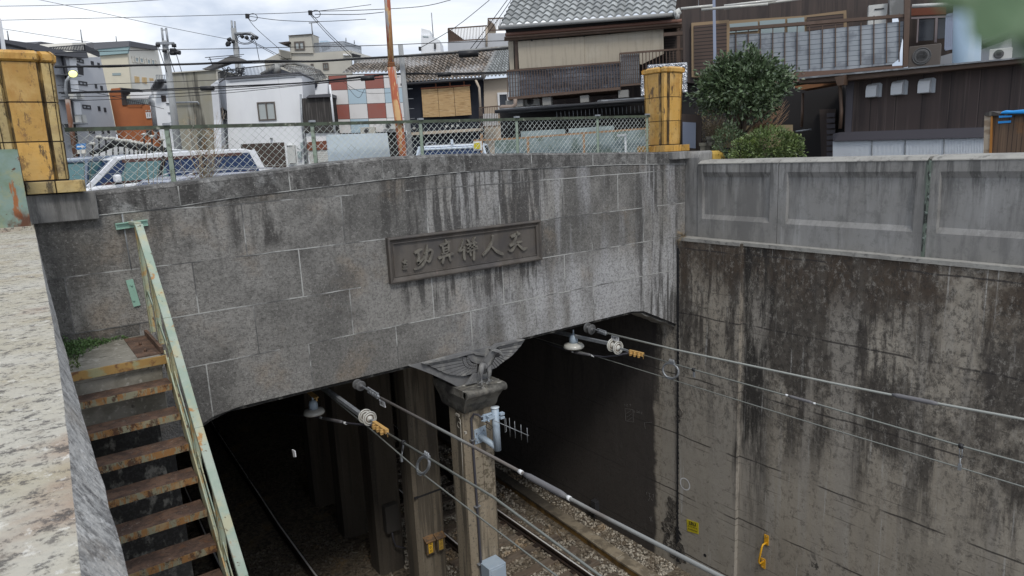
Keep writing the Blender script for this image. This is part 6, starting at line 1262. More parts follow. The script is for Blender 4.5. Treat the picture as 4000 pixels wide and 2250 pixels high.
for k, (tl, br) in enumerate((((882,592),(972,682)), ((1060,572),(1156,665)), ((1250,556),(1352,652)))):
    (u0, z1), (u1, z0) = pa.uv(*A4(*tl), .1), pa.uv(*A4(*br), .1); t = thing("vent_hood", ["leftmost white vent hood on the brown annexe wall", "middle white vent hood on the brown annexe wall", "rightmost white vent hood on the brown annexe wall"][k], "vent hood", pa.P((u0+u1)/2, z0, .02), "white vent hoods on the brown annexe")
    h = z1-z0; m = MB(); prof = [(0, z0), (.15, z0), (.15, z0+h*.55), (.125, z0+h*.8), (.075, z0+h*.93), (0, z0+h*.97)]
    m.prism([pa.P(u0, z, o+.01) for o, z in prof], pa.t*((u1-u0)*.78)); m.build("hood", mat("white vent", (.62, .64, .66), .45), t, bevel=.008)
    m = MB(); m.prism([pa.P(u0+(u1-u0)*.0, z0-.005, .008), pa.P(u1, z0-.005, .008), pa.P(u1, z1-.03, .008), pa.P(u1-.04, z1, .008), pa.P(u0+.06, z1, .008), pa.P(u0, z1-.06, .008)], pa.n*.012); m.build("flange", mat("vent flange", (.50, .53, .56), .5), t)
an.line("downpipe", [(690,600),(695,680),(700,780),(692,910)], .035, m_brownm, .2); an.poly("rain_hopper", [(650,545),(725,530),(715,600),(672,606)], m_brownm, .5, .2)
# building and column behind the annexe
pv = Pl(3750, 22, -20); bh = Bd("rear_house", "dim house with sliding windows behind the pale blue column", "house", pv, (1300, 300), A4)
bh.poly("wall", [(1060,-60),(2100,-60),(2100,480),(1180,490)], m_brown, -1, 4); bh.poly("red_board", [(1195,45),(1440,40),(1440,100),(1195,110)], mat("red brown boards", (.16, .05, .025), .8), -.5, .1)
for q in ([(1250,130),(1360,122),(1350,285),(1240,290)], [(1382,125),(1445,120),(1440,270),(1378,275)]): bh.poly("pane", q, m_dkwin, -.6, .05)
bh.mpoly("sash", [[(1195,122),(1485,108),(1485,122),(1195,134)], [(1240,120),(1250,120),(1240,300),(1230,300)], [(1366,118),(1384,118),(1374,300),(1358,300)]], mat("grey violet sash", (.24, .2, .2), .6), -.5, .06)
bh.bars("window_grille", (1445,110), (1500,95), (1435,350), (1490,340), 4, m_purpsheet, .04, -.2, .06); bh.poly("grey_wall", [(1680,-60),(2100,-60),(2100,480),(1680,480)], mat("grey green wall", (.22, .26, .24), .8), -.6, .4); bh.line("pipe_run", [(1200,45),(1500,28)], .05, m_ac, .1); bh.poly("canopy", [(1695,290),(1900,215),(1900,225),(1700,310)], m_dkroof, .2, .8)
bh.poly("low_wall", [(1395,400),(1500,370),(1500,470),(1395,470)], m_gw2, -.1, .2); bh.poly("low_wall", [(1690,350),(1905,270),(1905,420),(1690,430)], m_gw, -.2, .2)
ac_unit(bh, (1180,330), (1395,462), lab="large dim fan unit behind the brown balcony post", off=.3, mt=m_frame); ac_unit(bh, (1748,350), (1905,415), lab="white louvred unit on the annexe roof right of the blue column", off=.4)
pcx = Pl(3790, 18.5, -20); m = MB(); a = pcx.at(*A4(1585,440)); m.tube([V((a.x, a.y, GZ)), a, pcx.at(*A4(1596,-60))], pcx.at(*A4(1690, 200)).xy.length*0+ (pcx.at(*A4(1690,200))-pcx.at(*A4(1488,200))).length/2, 28); single("blue_column", m, m_bluepole, "thick pale blue round column rising behind the brown annexe roof", "column")
# foil wrapped unit behind the right pier
pw = Pl(2600, 16.5, -42); t = thing("wrapped_unit", "box wrapped in silver foil behind the right ochre pier", "wrapped unit", pw.at(*A3(1280, 560))); (u0, z1), (u1, z0) = pw.uv(*A3(1138,458)), pw.uv(*A3(1422,655)); m = MB()
m.prism([pw.P(u0, z0), pw.P(u1, z0), pw.P(u1, z1), pw.P(u0, z1)], pw.n*-.4); m.build("foil_box", m_foil, t, bevel=.03); m = MB(); (u2, z3), (u3, z2) = pw.uv(*A3(1092,532)), pw.uv(*A3(1150,682)); m.prism([pw.P(u2, z2, .05), pw.P(u3, z2, .05), pw.P(u3, z3, .05), pw.P(u2, z3, .05)], pw.n*-.3); m.build("side_box", m_foil, t, bevel=.02)
gt = Bd("garden_gate", "dark timber gate with pale violet blue panes right of the right ochre pier", "gate", Pl(2700, 15, -35), (1450, 900), A3)
gt.poly("frame", [(1380,805),(1515,812),(1522,870),(1505,1300),(1380,1300)], m_brown, 0, .2); gt.poly("pane", [(1388,862),(1482,868),(1480,1050),(1388,1045)], m_purpsheet, .03, .04); gt.poly("lower_board", [(1388,1050),(1482,1052),(1482,1300),(1388,1300)], m_brown, .03, .04)
pg = Pl(2760, 15, -40); m = MB(); m.prism([pg.at(*J1(*p)) for p in ((560,1150),(770,1145),(780,1600),(560,1600))], pg.n*-.5); m.prism([pg.at(*J1(*p), .05) for p in ((550,1150),(775,1143),(775,1185),(550,1190))], pg.n*-.6); m.prism([pg.at(*J1(*p), .3) for p in ((455,1235),(620,1228),(620,1275),(455,1280))], pg.n*-.3); m.prism([pg.at(*J1(*p), .28) for p in ((470,1275),(600,1272),(600,1600),(470,1600))], pg.n*-.3); single("stone_gatepost", m, m_conc, "low mossy stone gatepost between the right pier and the tree", "gatepost")
pb_ = Pl(2900, 15.8, -38); m = MB()
for k in range(70): x = 740+k*14; m.bar(pb_.at(*J1(x, 1010-.02*(x-740))), pb_.at(*J1(x+6, 1300)), .022, .02, up=pb_.n)
single("bamboo_fence", m, mat("pale bamboo pickets", (.28, .22, .13), .8), "low bamboo picket fence behind the round tree", "fence")
# wooden box with blue tape at right edge
px_ = Pl(3800, 12.5, -8); wx = Bd("wooden_box", "brown wooden box with bright blue tape strips at the right edge", "wooden box", px_, (1850, 950), A4)
wx.poly("boards", [(1735,825),(1905,812),(2200,800),(2200,1250),(1735,1250)], mat("ribbed brown boards", (.115, .072, .045), .75, layers=(dict(c=(.04, .025, .018), brick=(1, .055, .12)), L((.2, .13, .08), (1, 9, .3), .5, .65, .7), L((.25, .11, .03), 2, .58, .7, .6, off=5))), 0, .9); wx.poly("corner_post", [(1712,815),(1765,820),(1752,1250),(1700,1250)], mat("pale weathered post", (.36, .30, .23), .85, layers=(L((.2, .14, .09), (3, 3, 9), .5, .62, .8),)), .04, .1); wx.poly("orange_strip", [(1757,822),(1770,822),(1752,1250),(1738,1250)], mat("orange strip", (.38, .16, .03), .7), .05, .05)
wx.poly("top_edge", [(1712,800),(1760,786),(1830,806),(2200,800),(2200,812),(1716,820)], m_slat, .06, .9); m_tape = mat("bright blue tape", (.02, .30, .75), .4)
wx.poly("blue_tape", [(1815,818),(1908,812),(1906,828),(1814,834)], m_tape, .06, .01); wx.poly("blue_tape", [(1808,858),(1900,852),(1898,868),(1808,874)], m_tape, .02, .01); m = MB(); m.prism([px_.at(*A4(*p), .1) for p in ((1820,806),(1832,790),(1868,778),(1890,784),(1992,774),(2200,774),(2200,802))], px_.n*-.6); m.build("blue_sheet", m_tape, wx.o, bevel=.02)
# ------------------------------------------------------------------ cars
m_carglass = mat("dark blue car glass", (.012, .03, .085), .12, spec=.35); m_cargl2 = mat("pale green car glass", (.07, .16, .165), .08, spec=.8); m_tyre = mat("tyre", (.02, .02, .02), .9); m_rim = mat("alloy rim", (.4, .4, .42), .35, metal=.8)
m_blacktrim = mat("black car trim", (.025, .022, .022), .4); m_lamp = mat("head lamp", (.6, .62, .65), .1, spec=.8); m_tail = mat("tail lamp", (.35, .02, .02), .2)
def car(name, lab, RA, RB, H, L_, xr0, xr1, W, belt, paint, glass, cat="car", nose=.9, rails=False, wagon=True, grp="cars parked behind the bridge fence"):
    """RA, RB: front and rear roof ends (column, row, distance); local frame x front->rear, y away, z up"""
    P0 = Pl(RA[0], RA[2], 0); d = ray(RA[0], RA[1]); A = d*(RA[2]/d.xy.length); d = ray(RB[0], RB[1]); B_ = d*(RB[2]/d.xy.length)
    ex = (B_-A); ex.z *= .6; ex.normalize(); ey = V((-ex.y, ex.x, 0)).normalized(); 
    if ey.dot(A.normalized()) < -.15 or (abs(ey.dot(A.normalized())) <= .15 and ey.dot(_r) < 0): ey = -ey
    ez = ex.cross(ey); ez = ez if ez.z > 0 else -ez
    O = A-ex*xr0-ez*H            # ground under the nose, on the near side roof edge
    ins = .22                      # roof is narrower than the body
    def P(x, y, z): return O+ex*x+ey*(y-ins)+ez*z
    t = thing(name, lab, cat, P(L_/2, W/2, 0), grp)
    def pr(m, pts, y0, y1): m.prism([P(x, y0, z) for x, z in pts], ey*(y1-y0))
    m = MB(); low = [(0, .32), (.0, .62), (.08, .76), (nose, belt-.02), (nose+.3, belt), (L_-.12, belt+.02), (L_, belt-.15), (L_, .35), (L_-.15, .22), (.12, .22)]
    pr(m, low, 0, W); m.build("body", paint, t, bevel=.05)
    xb0, xb1 = nose+.02, L_-.08
    if not wagon: xb1 = L_-.35
    fr = [P(xb0, .05, belt-.02), P(xb1, .05, belt), P(xb1, W-.05, belt), P(xb0, W-.05, belt-.02)]; tp_ = [P(xr0, ins, H-.05), P(xr1, ins, H-.05), P(xr1, W-ins, H-.05), P(xr0, W-ins, H-.05)]
    m = MB(); b0 = len(m.v)
    for i in range(4): j = (i+1) % 4; m.poly([fr[i], fr[j], tp_[j], tp_[i]])
    m.build("windows", glass, t)
    m = MB(); 
    q = [P(xr0-.08, ins-.03, H-.07), P(xr0+.25, ins-.03, H-.012), P((xr0+xr1)/2, ins-.03, H+.01), P(xr1-.2, ins-.03, H-.012), P(xr1+.08, ins-.03, H-.08)]
    m.prism([a for a in q]+[P(xr1+.06, ins-.03, H-.13), P(xr0-.08, ins-.03, H-.12)], ey*(W-2*ins+.06)); m.build("roof", paint, t, bevel=.035)
    for y0, y1 in ((.045, ins-.02), (W-.045, W-ins+.02)):
        m = MB(); m.bar(P(xb0, y0, belt-.02), P(xr0, y1, H-.07), .05, .09); m.build('roof_pillar', paint, t); m = MB(); m.bar(P(xb1-.04, y0, belt), P(xr1-.04, y1, H-.07), .05, .22 if wagon else .12); m.build('roof_pillar', paint, t)
    pass
    m = MB()
    for f_ in ((.36, .64) if wagon else (.5,)):
        for y0, y1 in ((.035, ins-.03), (W-.035, W-ins+.03)): m.bar(P(xb0+(xb1-xb0)*f_, y0, belt), P(xr0+(xr1-xr0)*(f_*1.0-.04), y1, H-.1), .03, .13)
    m.bar(P(xb0+.5, .03, belt+.005), P(xb1, .03, belt+.01), .02, .03)
    m.build("door_pillar", m_blacktrim, t)
    if H > 1.8:
        m = MB(); m.prism([P(nose+.62, .035, belt+.04), P(xr0+1.0, .035, belt+.04), P(xr0+.95, ins-.045, H-.17), P(xr0+.2, ins-.045, H-.17)], ey*.01); m.build('front_window', m_cargl2, t)
        m = MB(); m.prism([P(nose+.25, .03, belt+.0), P(L_-.3, .03, belt+.0), P(L_-.3, .03, belt+.05), P(nose+.35, .03, belt+.05)], ey*.01); m.prism([P(xr0+.1, ins-.05, H-.17), P(xr1-.3, ins-.05, H-.17), P(xr1-.3, ins-.05, H-.10), P(xr0+.1, ins-.05, H-.10)], ey*.01); m.build('window_trim', mat('brown tinted visor', (.12, .06, .05), .3), t)
    m = MB(); m.obox(P(nose+.55, -.12, belt+.12), ex*.12, ey*.2, ez*.17); mi = m.build("wing_mirror", paint, t, bevel=.04)
    for x in (1.9, 2.9):
        m = MB(); m.obox(P(x, -.02, belt-.16), ex*.2, ey*.03, ez*.035); m.build("door_handle", m_rim, t, bevel=.01)
    for x in (.8, L_-.85):
        for y in (.0, W-.2):
            m = MB(); m.lathe(P(x, y, .32), ey, [(.30, 0), (.32, .03), (.32, .17), (.30, .2)], 24); w_ = m.build("wheel", m_tyre, t); m = MB(); m.lathe(P(x, y-.004, .32), ey, [(.19, 0), (.2, .012)], 16); m.build("rim", m_rim, w_)
    for y in (.12, W-.42): m = MB(); m.obox(P(.05, y+.15, .66), ex*.12, ey*.3, ez*.14); m.build("headlight", m_lamp, t); m = MB(); m.obox(P(L_-.01, y+.15, belt-.2), ex*.06, ey*.16, ez*.3); m.build("tail_light", m_tail, t)
    m = MB(); m.obox(P(L_+.01, W/2, .7), ex*.02, ey*.33, ez*.165); m.build("blank_plate", m_whitewall, t)
    if rails:
        m = MB()
        for y in (ins+.06, W-ins-.06): m.tube([P(xr0+.25, y, H), P(xr0+.45, y, H+.055), P((xr0+xr1)/2, y, H+.075), P(xr1-.4, y, H+.055), P(xr1-.15, y, H)], .013, 6)
        m.build("roof_rail", m_rim, t)
    return t, P
m_white = mat("pearl white car paint", (.84, .85, .87), .3, coat=.4, spec=.6); m_silver = mat("silver lilac car paint", (.45, .46, .52), .25, metal=.4, coat=.5); m_dkblue = mat("dark blue grey car paint", (.10, .13, .18), .2, coat=.6); m_pearl = mat("pale blue white car paint", (.55, .62, .70), .2, coat=.6)
car("parked_car", "white people carrier with blue tinted side windows parked behind the left part of the fence", (450, 606, 17.4), (905, 574, 18.6), 1.88, 4.75, 1.28, 4.52, 1.72, 1.27, m_white, m_carglass, "minivan", .55)
car("parked_car", "silver lilac estate car with roof rails, only its roof showing above the coping", (675, 690, 14.6), (1100, 661, 15.6), 1.56, 4.6, 1.75, 4.2, 1.75, .95, m_silver, m_carglass, rails=True)
car("parked_car", "dark blue grey small car half hidden behind the bonnet of the white people carrier", (335, 612, 17.5), (560, 598, 19), 1.66, 3.6, .95, 3.2, 1.5, .95, m_dkblue, m_cargl2, nose=.55)
car("parked_car", "dark hatchback seen past the tail of the white people carrier", (790, 628, 19), (985, 622, 20.6), 1.6, 4.0, 1.4, 3.5, 1.7, .95, m_dkblue, m_carglass)
t, P = car("parked_car", "pale blue estate car with roof rails and shark fin right of the rusted pole", (1700, 566, 19.4), (1628, 576, 16.0), 1.62, 4.5, 1.6, 4.15, 1.82, .98, m_pearl, m_carglass, rails=True)
m = MB(); m.prism([P(3.9, .9, 1.62), P(4.12, .9, 1.62), P(4.1, .9, 1.74)], (P(0, .06, 0)-P(0, 0, 0))); m.build("shark_fin", m_pearl, t, bevel=.01)
# ------------------------------------------------------------------ vegetation
m_leafd = mat("glossy dark green leaf", (.085, .125, .06), .36, tone=.85, layers=(L((.20, .26, .15), 7, .54, .66, .75), L((.02, .035, .018), 4, .5, .66, .6, off=4)))
m_leafl = mat("yellow green leaf", (.13, .18, .06), .42, tone=.7, layers=(L((.22, .28, .06), 5, .52, .66, .7), L((.035, .06, .02), 7, .5, .64, .6, off=4)))
m_bark = mat("brown bark", (.10, .075, .055), .9, layers=(L((.05, .038, .03), (9, 9, 2), .45, .62, .8),), bump=((20, .5, .01),)); m_twig = mat("dry pale twig", (.34, .27, .18), .85); m_deadleaf = mat("dry brown leaf", (.26, .16, .07), .85, tone=.5)
def leaves(m, rnd, c, rad, n, ln, wd, shell=.55, lump=.25, flat=0, seed=0, zcut=None):
    c = V(c)
    k = 0; tries = 0
    while k < n and tries < n*6:
        tries += 1
        d = V((rnd.gauss(0, 1), rnd.gauss(0, 1), rnd.gauss(0, 1))).normalized(); rr = shell+(1-shell)*rnd.random()**.6
        bulge = 1+lump*MN.noise(d*2.1+V((seed, 0, 0)))*1.6
        dens = MN.noise(d*3.3+V((seed*2+5, rr*2, 0)))
        if dens < -.18 and rnd.random() < .8: continue
        p = c+V((d.x*rad[0], d.y*rad[1], d.z*rad[2]))*rr*bulge
        if zcut is not None and p.z < zcut: continue
        o = (d+V((rnd.uniform(-.9, .9), rnd.uniform(-.9, .9), rnd.uniform(-.5, 1.1)))).normalized(); s_ = o.orthogonal().normalized(); s_ = (Matrix.Rotation(rnd.uniform(0, 6.28), 3, o) @ s_); up = o.cross(s_); L_ = ln*rnd.uniform(.6, 1.2); W_ = wd*rnd.uniform(.7, 1.2)
        b0 = len(m.v); tn = min(1, max(0, .5+.28*rnd.uniform(-1, 1)+.35*MN.noise(d*4+V((seed, 9, 0)))))
        m.v += [p, p+o*L_*.5+s_*W_/2+up*L_*.06, p+o*L_+up*-L_*.08, p+o*L_*.5-s_*W_/2+up*L_*.06]; m.face([b0, b0+1, b0+2, b0+3], tn)
        k += 1
rnd = random.Random(21)
pt = Pl(2901, 14.6, -54); c = pt.at(*J1(1040,470)); base = pt.at(*J1(1010,1190)); k_ = c.dot(_f)/2680/3.45
tree = thing("round_tree", "dense round evergreen tree with dark glossy leaves in front of the timber house", "tree", V((base.x, base.y, GZ)))
m = MB(); cr = c
for (dx, dz, rx, rz, n) in ((0, 0, 560, 380, 5200), (-330, -60, 260, 260, 1300), (300, -70, 300, 300, 1500), (470, 60, 180, 150, 620), (60, 230, 360, 190, 1300), (-170, 170, 250, 200, 900), (-60, -210, 430, 180, 1300), (-430, 40, 170, 160, 500), (150, 330, 90, 100, 160), (-240, 320, 100, 90, 150)):
    leaves(m, rnd, cr+pt.t*dx*k_+V((0, 0, dz*k_)), (rx*k_, rx*k_*.9, rz*k_), int(n*.66), .11, .05, .45, .55, seed=dx)
m.build("crown", m_leafd, tree)
m = MB(); root = V((base.x, base.y, GZ)); fork = base
m.tube([root, root+(fork-root)*.6, fork], [.10, .08, .075], 8)
for (x, y, r_) in ((870, 800, .05), (960, 760, .045), (1020, 700, .045), (1130, 860, .05), (1180, 700, .04), (1330, 860, .03), (800, 700, .03), (1000, 500, .03)):
    e = pt.at(*J1(x, y), rnd.uniform(-.3, .3)); md = (fork+e)/2+V((rnd.uniform(-.04, .04), rnd.uniform(-.04, .04), .03)); m.tube([fork, md, e, e+(e-md)*.6], [r_, r_*.8, r_*.55, .01], 6)
m.build("trunk", m_bark, tree)
pb2 = Pl(2990, 13.6, -50); c = pb2.at(*J1(1390,1300)); sh = thing("round_shrub", "bright yellow green shrub below the round tree behind the parapet", "shrub", V((c.x, c.y, GZ))); m = MB()
for (dx, dz, rx, rz, n) in ((0, 0, 400, 250, 3600), (-260, -80, 250, 200, 1200), (280, -60, 190, 210, 900), (60, -300, 420, 250, 1500)): leaves(m, rnd, c+pb2.t*dx*k_+V((0, 0, dz*k_)), (rx*k_, rx*k_*.8, rz*k_), n, .062, .030, .6, .2, seed=dx+3)
m.build("foliage", m_leafl, sh); m = MB()
for k in range(7): m.tube([V((c.x, c.y, GZ)), V((c.x+rnd.uniform(-.2, .2), c.y+rnd.uniform(-.2, .2), (GZ+c.z)/2)), c+V((rnd.uniform(-.4, .4), rnd.uniform(-.3, .3), rnd.uniform(-.1, .2)))], [.02, .016, .006], 5)
m.build("stem", m_bark, sh)
c = pb2.at(*J1(850,1300), -.4); s2 = thing("dark_shrub", "dark green low shrub between the gatepost and the yellow green shrub", "shrub", V((c.x, c.y, GZ))); m = MB(); leaves(m, rnd, c, (210*k_, 200*k_, 330*k_), 1700, .06, .028, .5, .2, seed=8); m.build("foliage", m_leafd, s2)
# twiggy brown undergrowth behind the tree
pu = Pl(2800, 15.6, -46); m = MB(); c0 = pu.at(*J1(640,1000)); t = thing("twiggy_shrub", "brown twiggy half bare shrub left of the tree trunk", "shrub", V((c0.x, c0.y, GZ)))
for k in range(120):
    a = pu.at(*J1(rnd.uniform(520, 760), rnd.uniform(1000, 1180)), rnd.uniform(-.3, .3)); d = V((rnd.uniform(-1, 1), rnd.uniform(-1, 1), rnd.uniform(-.1, .9))).normalized(); m.tube([a, a+d*.2, a+d*.2+V((rnd.uniform(-.15, .15), rnd.uniform(-.1, .1), rnd.uniform(-.1, .15)))], [.006, .004, .002], 4)
m.build("twigs", m_twig, t); m = MB(); leaves(m, rnd, c0, (.45, .4, .5), 700, .05, .022, .3, .3, seed=4); m.build("foliage", mat("olive brown leaf", (.15, .12, .05), .7, tone=.6), t)
m = MB(); c1 = pu.at(*J1(1500,820), .3); t = thing("twiggy_shrub", "fine reddish brown twigs right of the tree in front of the dark porch", "shrub", V((c1.x, c1.y, GZ)))
f0 = pu.at(*J1(1180,1080))
for k in range(60):
    e = pu.at(*J1(rnd.uniform(1380, 1680), rnd.uniform(640, 900)), rnd.uniform(-.3, .3)); md = (f0+e)/2+V((rnd.uniform(-.15, .15), rnd.uniform(-.15, .15), rnd.uniform(-.2, .0))); m.tube([f0, md, e], [.008, .005, .002], 4)
m.build("twigs", mat("fine brown twig", (.24, .15, .09), .85), t)
m = MB(); g0 = onX(1712*1.5528, 600*1.5528, 10.0)
for k in range(46):
    d = V((rnd.uniform(-1, .1), rnd.uniform(-.6, .6), rnd.uniform(-.5, .8))).normalized(); p = V((10.05, 8.40+rnd.uniform(-.06, .06), -1.68)); m.tube([p, p+d*rnd.uniform(.06, .14), p+d*rnd.uniform(.15, .26)+V((0, 0, -.06))], [.004, .003, .001], 3)
single("dry_grass", m, m_twig, "tuft of dry grass where the bridge meets the right parapet ledge", "dry grass")
# weeds on the landing
m = MB(); wd_ = thing("landing_weeds", "low green clover like weeds in the back corner of the stair landing", "weeds", (.36, 8.2, -1.82))
for (x, y, rx, ry, rz, n) in ((.34, 8.25, .20, .2, .10, 900), (.52, 8.36, .17, .09, .06, 420), (.30, 8.02, .11, .14, .06, 300), (.72, 8.42, .13, .04, .035, 90), (.24, 8.38, .08, .08, .14, 160)): leaves(m, rnd, (x, y, -1.82), (rx, ry, rz), n, .022, .020, .3, .3, seed=x*9, zcut=-1.82)
m.build("foliage", mat("small green weed leaf", (.085, .16, .05), .6, tone=.7, layers=(L((.15, .22, .09), 22, .5, .62, .7),)), wd_)
m = MB(); leaves(m, rnd, (.26, 7.5, -1.80), (.07, .09, .08), 90, .025, .02, .3, .3, seed=2, zcut=-1.82); single("small_weed", m, m_leafl, "tiny weed tuft at the front left edge of the stair landing", "weed")
# dry shrub behind the fence
m = MB(); d0 = onY(*I1(240, 1500), 9.5); t = thing("dry_shrub", "dead pale twiggy shrub with brown seed heads behind the fence", "shrub", (d0.x-1.1, 9.5, GZ)); ctr = onY(790, 700, 9.5)
for k in range(34):
    e = onY(rnd.uniform(690, 890), rnd.uniform(430, 640), 9.5); e.y += rnd.uniform(-.15, .15); s0 = V((ctr.x+rnd.uniform(-.05, .05), 9.5, ctr.z-.1)); md = (s0+e)/2+V((rnd.uniform(-.08, .08), 0, rnd.uniform(-.05, .05))); m.tube([V((s0.x, 9.5, GZ)), s0, md, e], [.006, .005, .0035, .0015], 4)
    for q in range(3): b0 = md+(e-md)*rnd.random(); m.tube([b0, b0+V((rnd.uniform(-.12, .12), rnd.uniform(-.05, .05), rnd.uniform(-.02, .14)))], [.002, .001], 3)
m.build("twigs", m_twig, t); m = MB()
for (x, y, r_, n) in ((820, 520, .10, 160), (805, 590, .07, 90), (780, 650, .10, 120), (760, 690, .08, 80), (800, 560, .05, 60)): c = onY(x, y, 9.5); leaves(m, rnd, c, (r_*.6, r_*.5, r_), n, .022, .012, .2, .3, seed=x)
m.build("dead_leaves", m_deadleaf, t)
m = MB()
for k in range(9):
    x = rnd.uniform(330, 640); a = onY(x, rnd.uniform(700, 760), 9.25); e = onY(x+rnd.uniform(-25, 25), rnd.uniform(490, 560), 9.25); m.tube([V((a.x, 9.25, GZ)), a, (a+e)/2+V((rnd.uniform(-.04, .04), 0, 0)), e], [.004, .004, .003, .001], 4)
single("bare_shrub", m, m_twig, "few thin bare stems climbing the fence in front of the white people carrier", "dry stems")
# leaf hanging close to the lens at the top right corner
nl = thing("near_leaf", "out of focus green leaves hanging very near at the top right corner", "leaf", ray(3950, 20)*.3); m = MB()
for (x, y, d_, r_, a_) in ((3800, -25, .062, .0032, .2), (3900, 30, .060, .0040, -.5), (4010, 130, .062, .0036, -1.1), (3960, 0, .058, .0046, .8), (4060, 60, .06, .004, 0)):
    c = ray(x, y)*d_; n = 8; ex_ = _r*math.cos(a_)+_u*math.sin(a_); ey_ = _u*math.cos(a_)-_r*math.sin(a_); pts = []
    for k in range(12): an_ = 2*math.pi*k/12; pts.append(c+ex_*math.cos(an_)*r_+ey_*math.sin(an_)*r_*.5*(1-.3*math.cos(an_))+_f*.0004*math.cos(2*an_))
    m.prism(pts, _f*.0001, .6)
m.build("leaf_blade", mat("soft green leaf", (.085, .15, .07), .6), nl); m = MB(); m.tube([ray(4200, -60)*.064, ray(4040, 10)*.063, ray(3900, 20)*.062], .0003, 5); m.build("leaf_stalk", m_leafl, nl)
# ------------------------------------------------------------------ utility poles and cables
m_pole = mat("grey concrete pole", (.33, .34, .34), .85, layers=(L((.24, .245, .245), (2, 2, .4), .45, .65, .6),)); m_blkcable = mat("black cable", (.015, .015, .017), .6)
def upole(name, lab, pl, foot, top, r0, r1):
    t = thing(name, lab, "utility pole", (0,0,0), "utility poles"); a, c = pl.at(*foot), pl.at(*top); t.location = V((a.x, a.y, GZ)); d = (a-c).normalized(); g0 = a+d*((a.z-GZ)/-d.z if d.z < 0 else 0); m = MB(); m.tube([g0, c], [r0, r1], 12); m.build("pole_shaft", m_pole, t); return t
pl = Pl(650, 40, -54); t = upole("utility_pole", "utility pole with twin upright rods and crossarm in front of the cream office block", pl, H1(990,1080), H1(882,215), .20, .14); m = MB()
m.tube([pl.at(*H1(838,32)), pl.at(*H1(865,280))], .05, 6); m.tube([pl.at(*H1(900,32)), pl.at(*H1(932,280))], .05, 6); m.bar(pl.at(*H1(762,250), .2), pl.at(*H1(1015,252), .2), .09, .12); m.bar(pl.at(*H1(850,62)), pl.at(*H1(905,62)), .04, .04); m.build("crossarm", m_galv, t); m = MB()
for (a, c) in (((782,255),(790,300)), ((1010,258),(1016,305)), ((965,352),(1040,352)), ((962,388),(1030,388)), ((1030,372),(1100,384)), ((880,340),(880,380))): m.tube([pl.at(*H1(*a), .3), pl.at(*H1(*c), .3)], .11, 8)
m.build("pole_insulator", m_black, t); m = MB()
for (a, c) in (((790,300),(912,660)), ((1016,305),(1120,650)), ((930,380),(1022,660))): m.tube([pl.at(*H1(*a), .3), pl.at(*H1(*c), .3)], .02, 4)
m.build("hanging_lead", m_blkcable, t)
pl = Pl(915, 42, -54); t = upole("utility_pole", "utility pole with outreaching bracket above the white house terrace", pl, A2(62,535), A2(22,200), .20, .14); m = MB()
m.tube([pl.at(*A2(8,145)), pl.at(*A2(16,245))], .05, 6); m.tube([pl.at(*A2(30,150)), pl.at(*A2(38,245))], .05, 6); m.tube([pl.at(*A2(30,240), .2), pl.at(*A2(145,236), .2), pl.at(*A2(190,268), .2)], .08, 6); m.build("crossarm", m_galv, t); m = MB()
for (a, c) in (((75,250),(90,265)), ((110,258),(122,275)), ((150,262),(160,280)), ((-20,285),(5,275)), ((-25,308),(0,300)), ((10,292),(28,296)), ((178,262),(192,272)), ((-30,318),(-5,312))): m.tube([pl.at(*A2(*a), .3), pl.at(*A2(*c), .3)], .10, 8)
m.build("pole_insulator", m_black, t); m = MB()
for (a, c) in (((90,265),(310,385)), ((122,275),(420,430)), ((60,330),(62,380)), ((178,290),(205,430))): m.tube([pl.at(*A2(*a), .3), pl.at(*A2(*c), .3)], .018, 4)
for r_ in (.35, .28): c = pl.at(*A2(105,275), .3); m.tube([c+pl.t*r_*1.5*math.cos(k*.5)+V((0, 0, r_*.8*math.sin(k*.5))) for k in range(14)], .018, 4)
m.build("hanging_lead", m_blkcable, t)
pl = Pl(1570, 29, -54); t = upole("utility_pole", "plain grey concrete pole with climbing pegs just right of the rusted pole", pl, A2(1266,1010), A2(1203,318), .13, .10); m = MB()
for k in range(7): c = pl.at(*A2(1236+k*5, 560+k*70)); m.tube([c, c+pl.t*.28], .012, 4)
m.build("climbing_peg", m_galv, t); m = MB(); m.bar(pl.at(*A2(1245,920), .15), pl.at(*A2(1247,950), .15), .12, .03); m.build("pole_label", m_band, t)
def ucable(lab, f, pts, r, dist=31, sl=(), pl=None):
    pl = pl or Pl(1000, dist, -54); Q = [pl.at(*f(*p)) for p in pts]; Z = []
    for i in range(len(Q)-1):
        p0, p1, p2, p3 = Q[max(i-1, 0)], Q[i], Q[i+1], Q[min(i+2, len(Q)-1)]
        for s in range(5): t_ = s/5; Z.append((p1*2+(p2-p0)*t_+(p0*2-p1*5+p2*4-p3)*t_*t_+(p1*3-p0-p2*3+p3)*t_**3)*.5)
    Z.append(Q[-1])
    o = thing("utility_cable", lab, "cable", Z[0], "black utility cables strung across the sky and houses"); m = MB(); m.tube(Z, r, 5); m.build("cable_strand", m_blkcable, o)
    for a, c in sl: m = MB(); m.tube([pl.at(*f(*a), .06), pl.at(*f(*c), .06)], r*3.2, 8); m.build("splice_sleeve", m_black, o)
    return o, Z
S1 = lambda x, y: (x, y)
ucable("thin cable crossing the top left corner of the sky", S1, [(-40,25),(300,18),(640,-2)], .009, 26)
ucable("long thin cable across the upper sky towards the rusted pole", S1, [(-40,80),(500,68),(960,56),(1210,46),(1450,18)], .010, 28)
ucable("thin cable falling to the right from the top left corner", S1, [(110,-10),(330,36),(640,103),(900,155)], .010, 34)
ucable("faint thin cable falling from behind the left ochre pier", S1, [(8,112),(200,142),(370,168)], .010, 34)
ucable("thin cable between two clips above the white house", S1, [(965,62),(1090,79),(1250,84),(1430,75)], .011, 28)
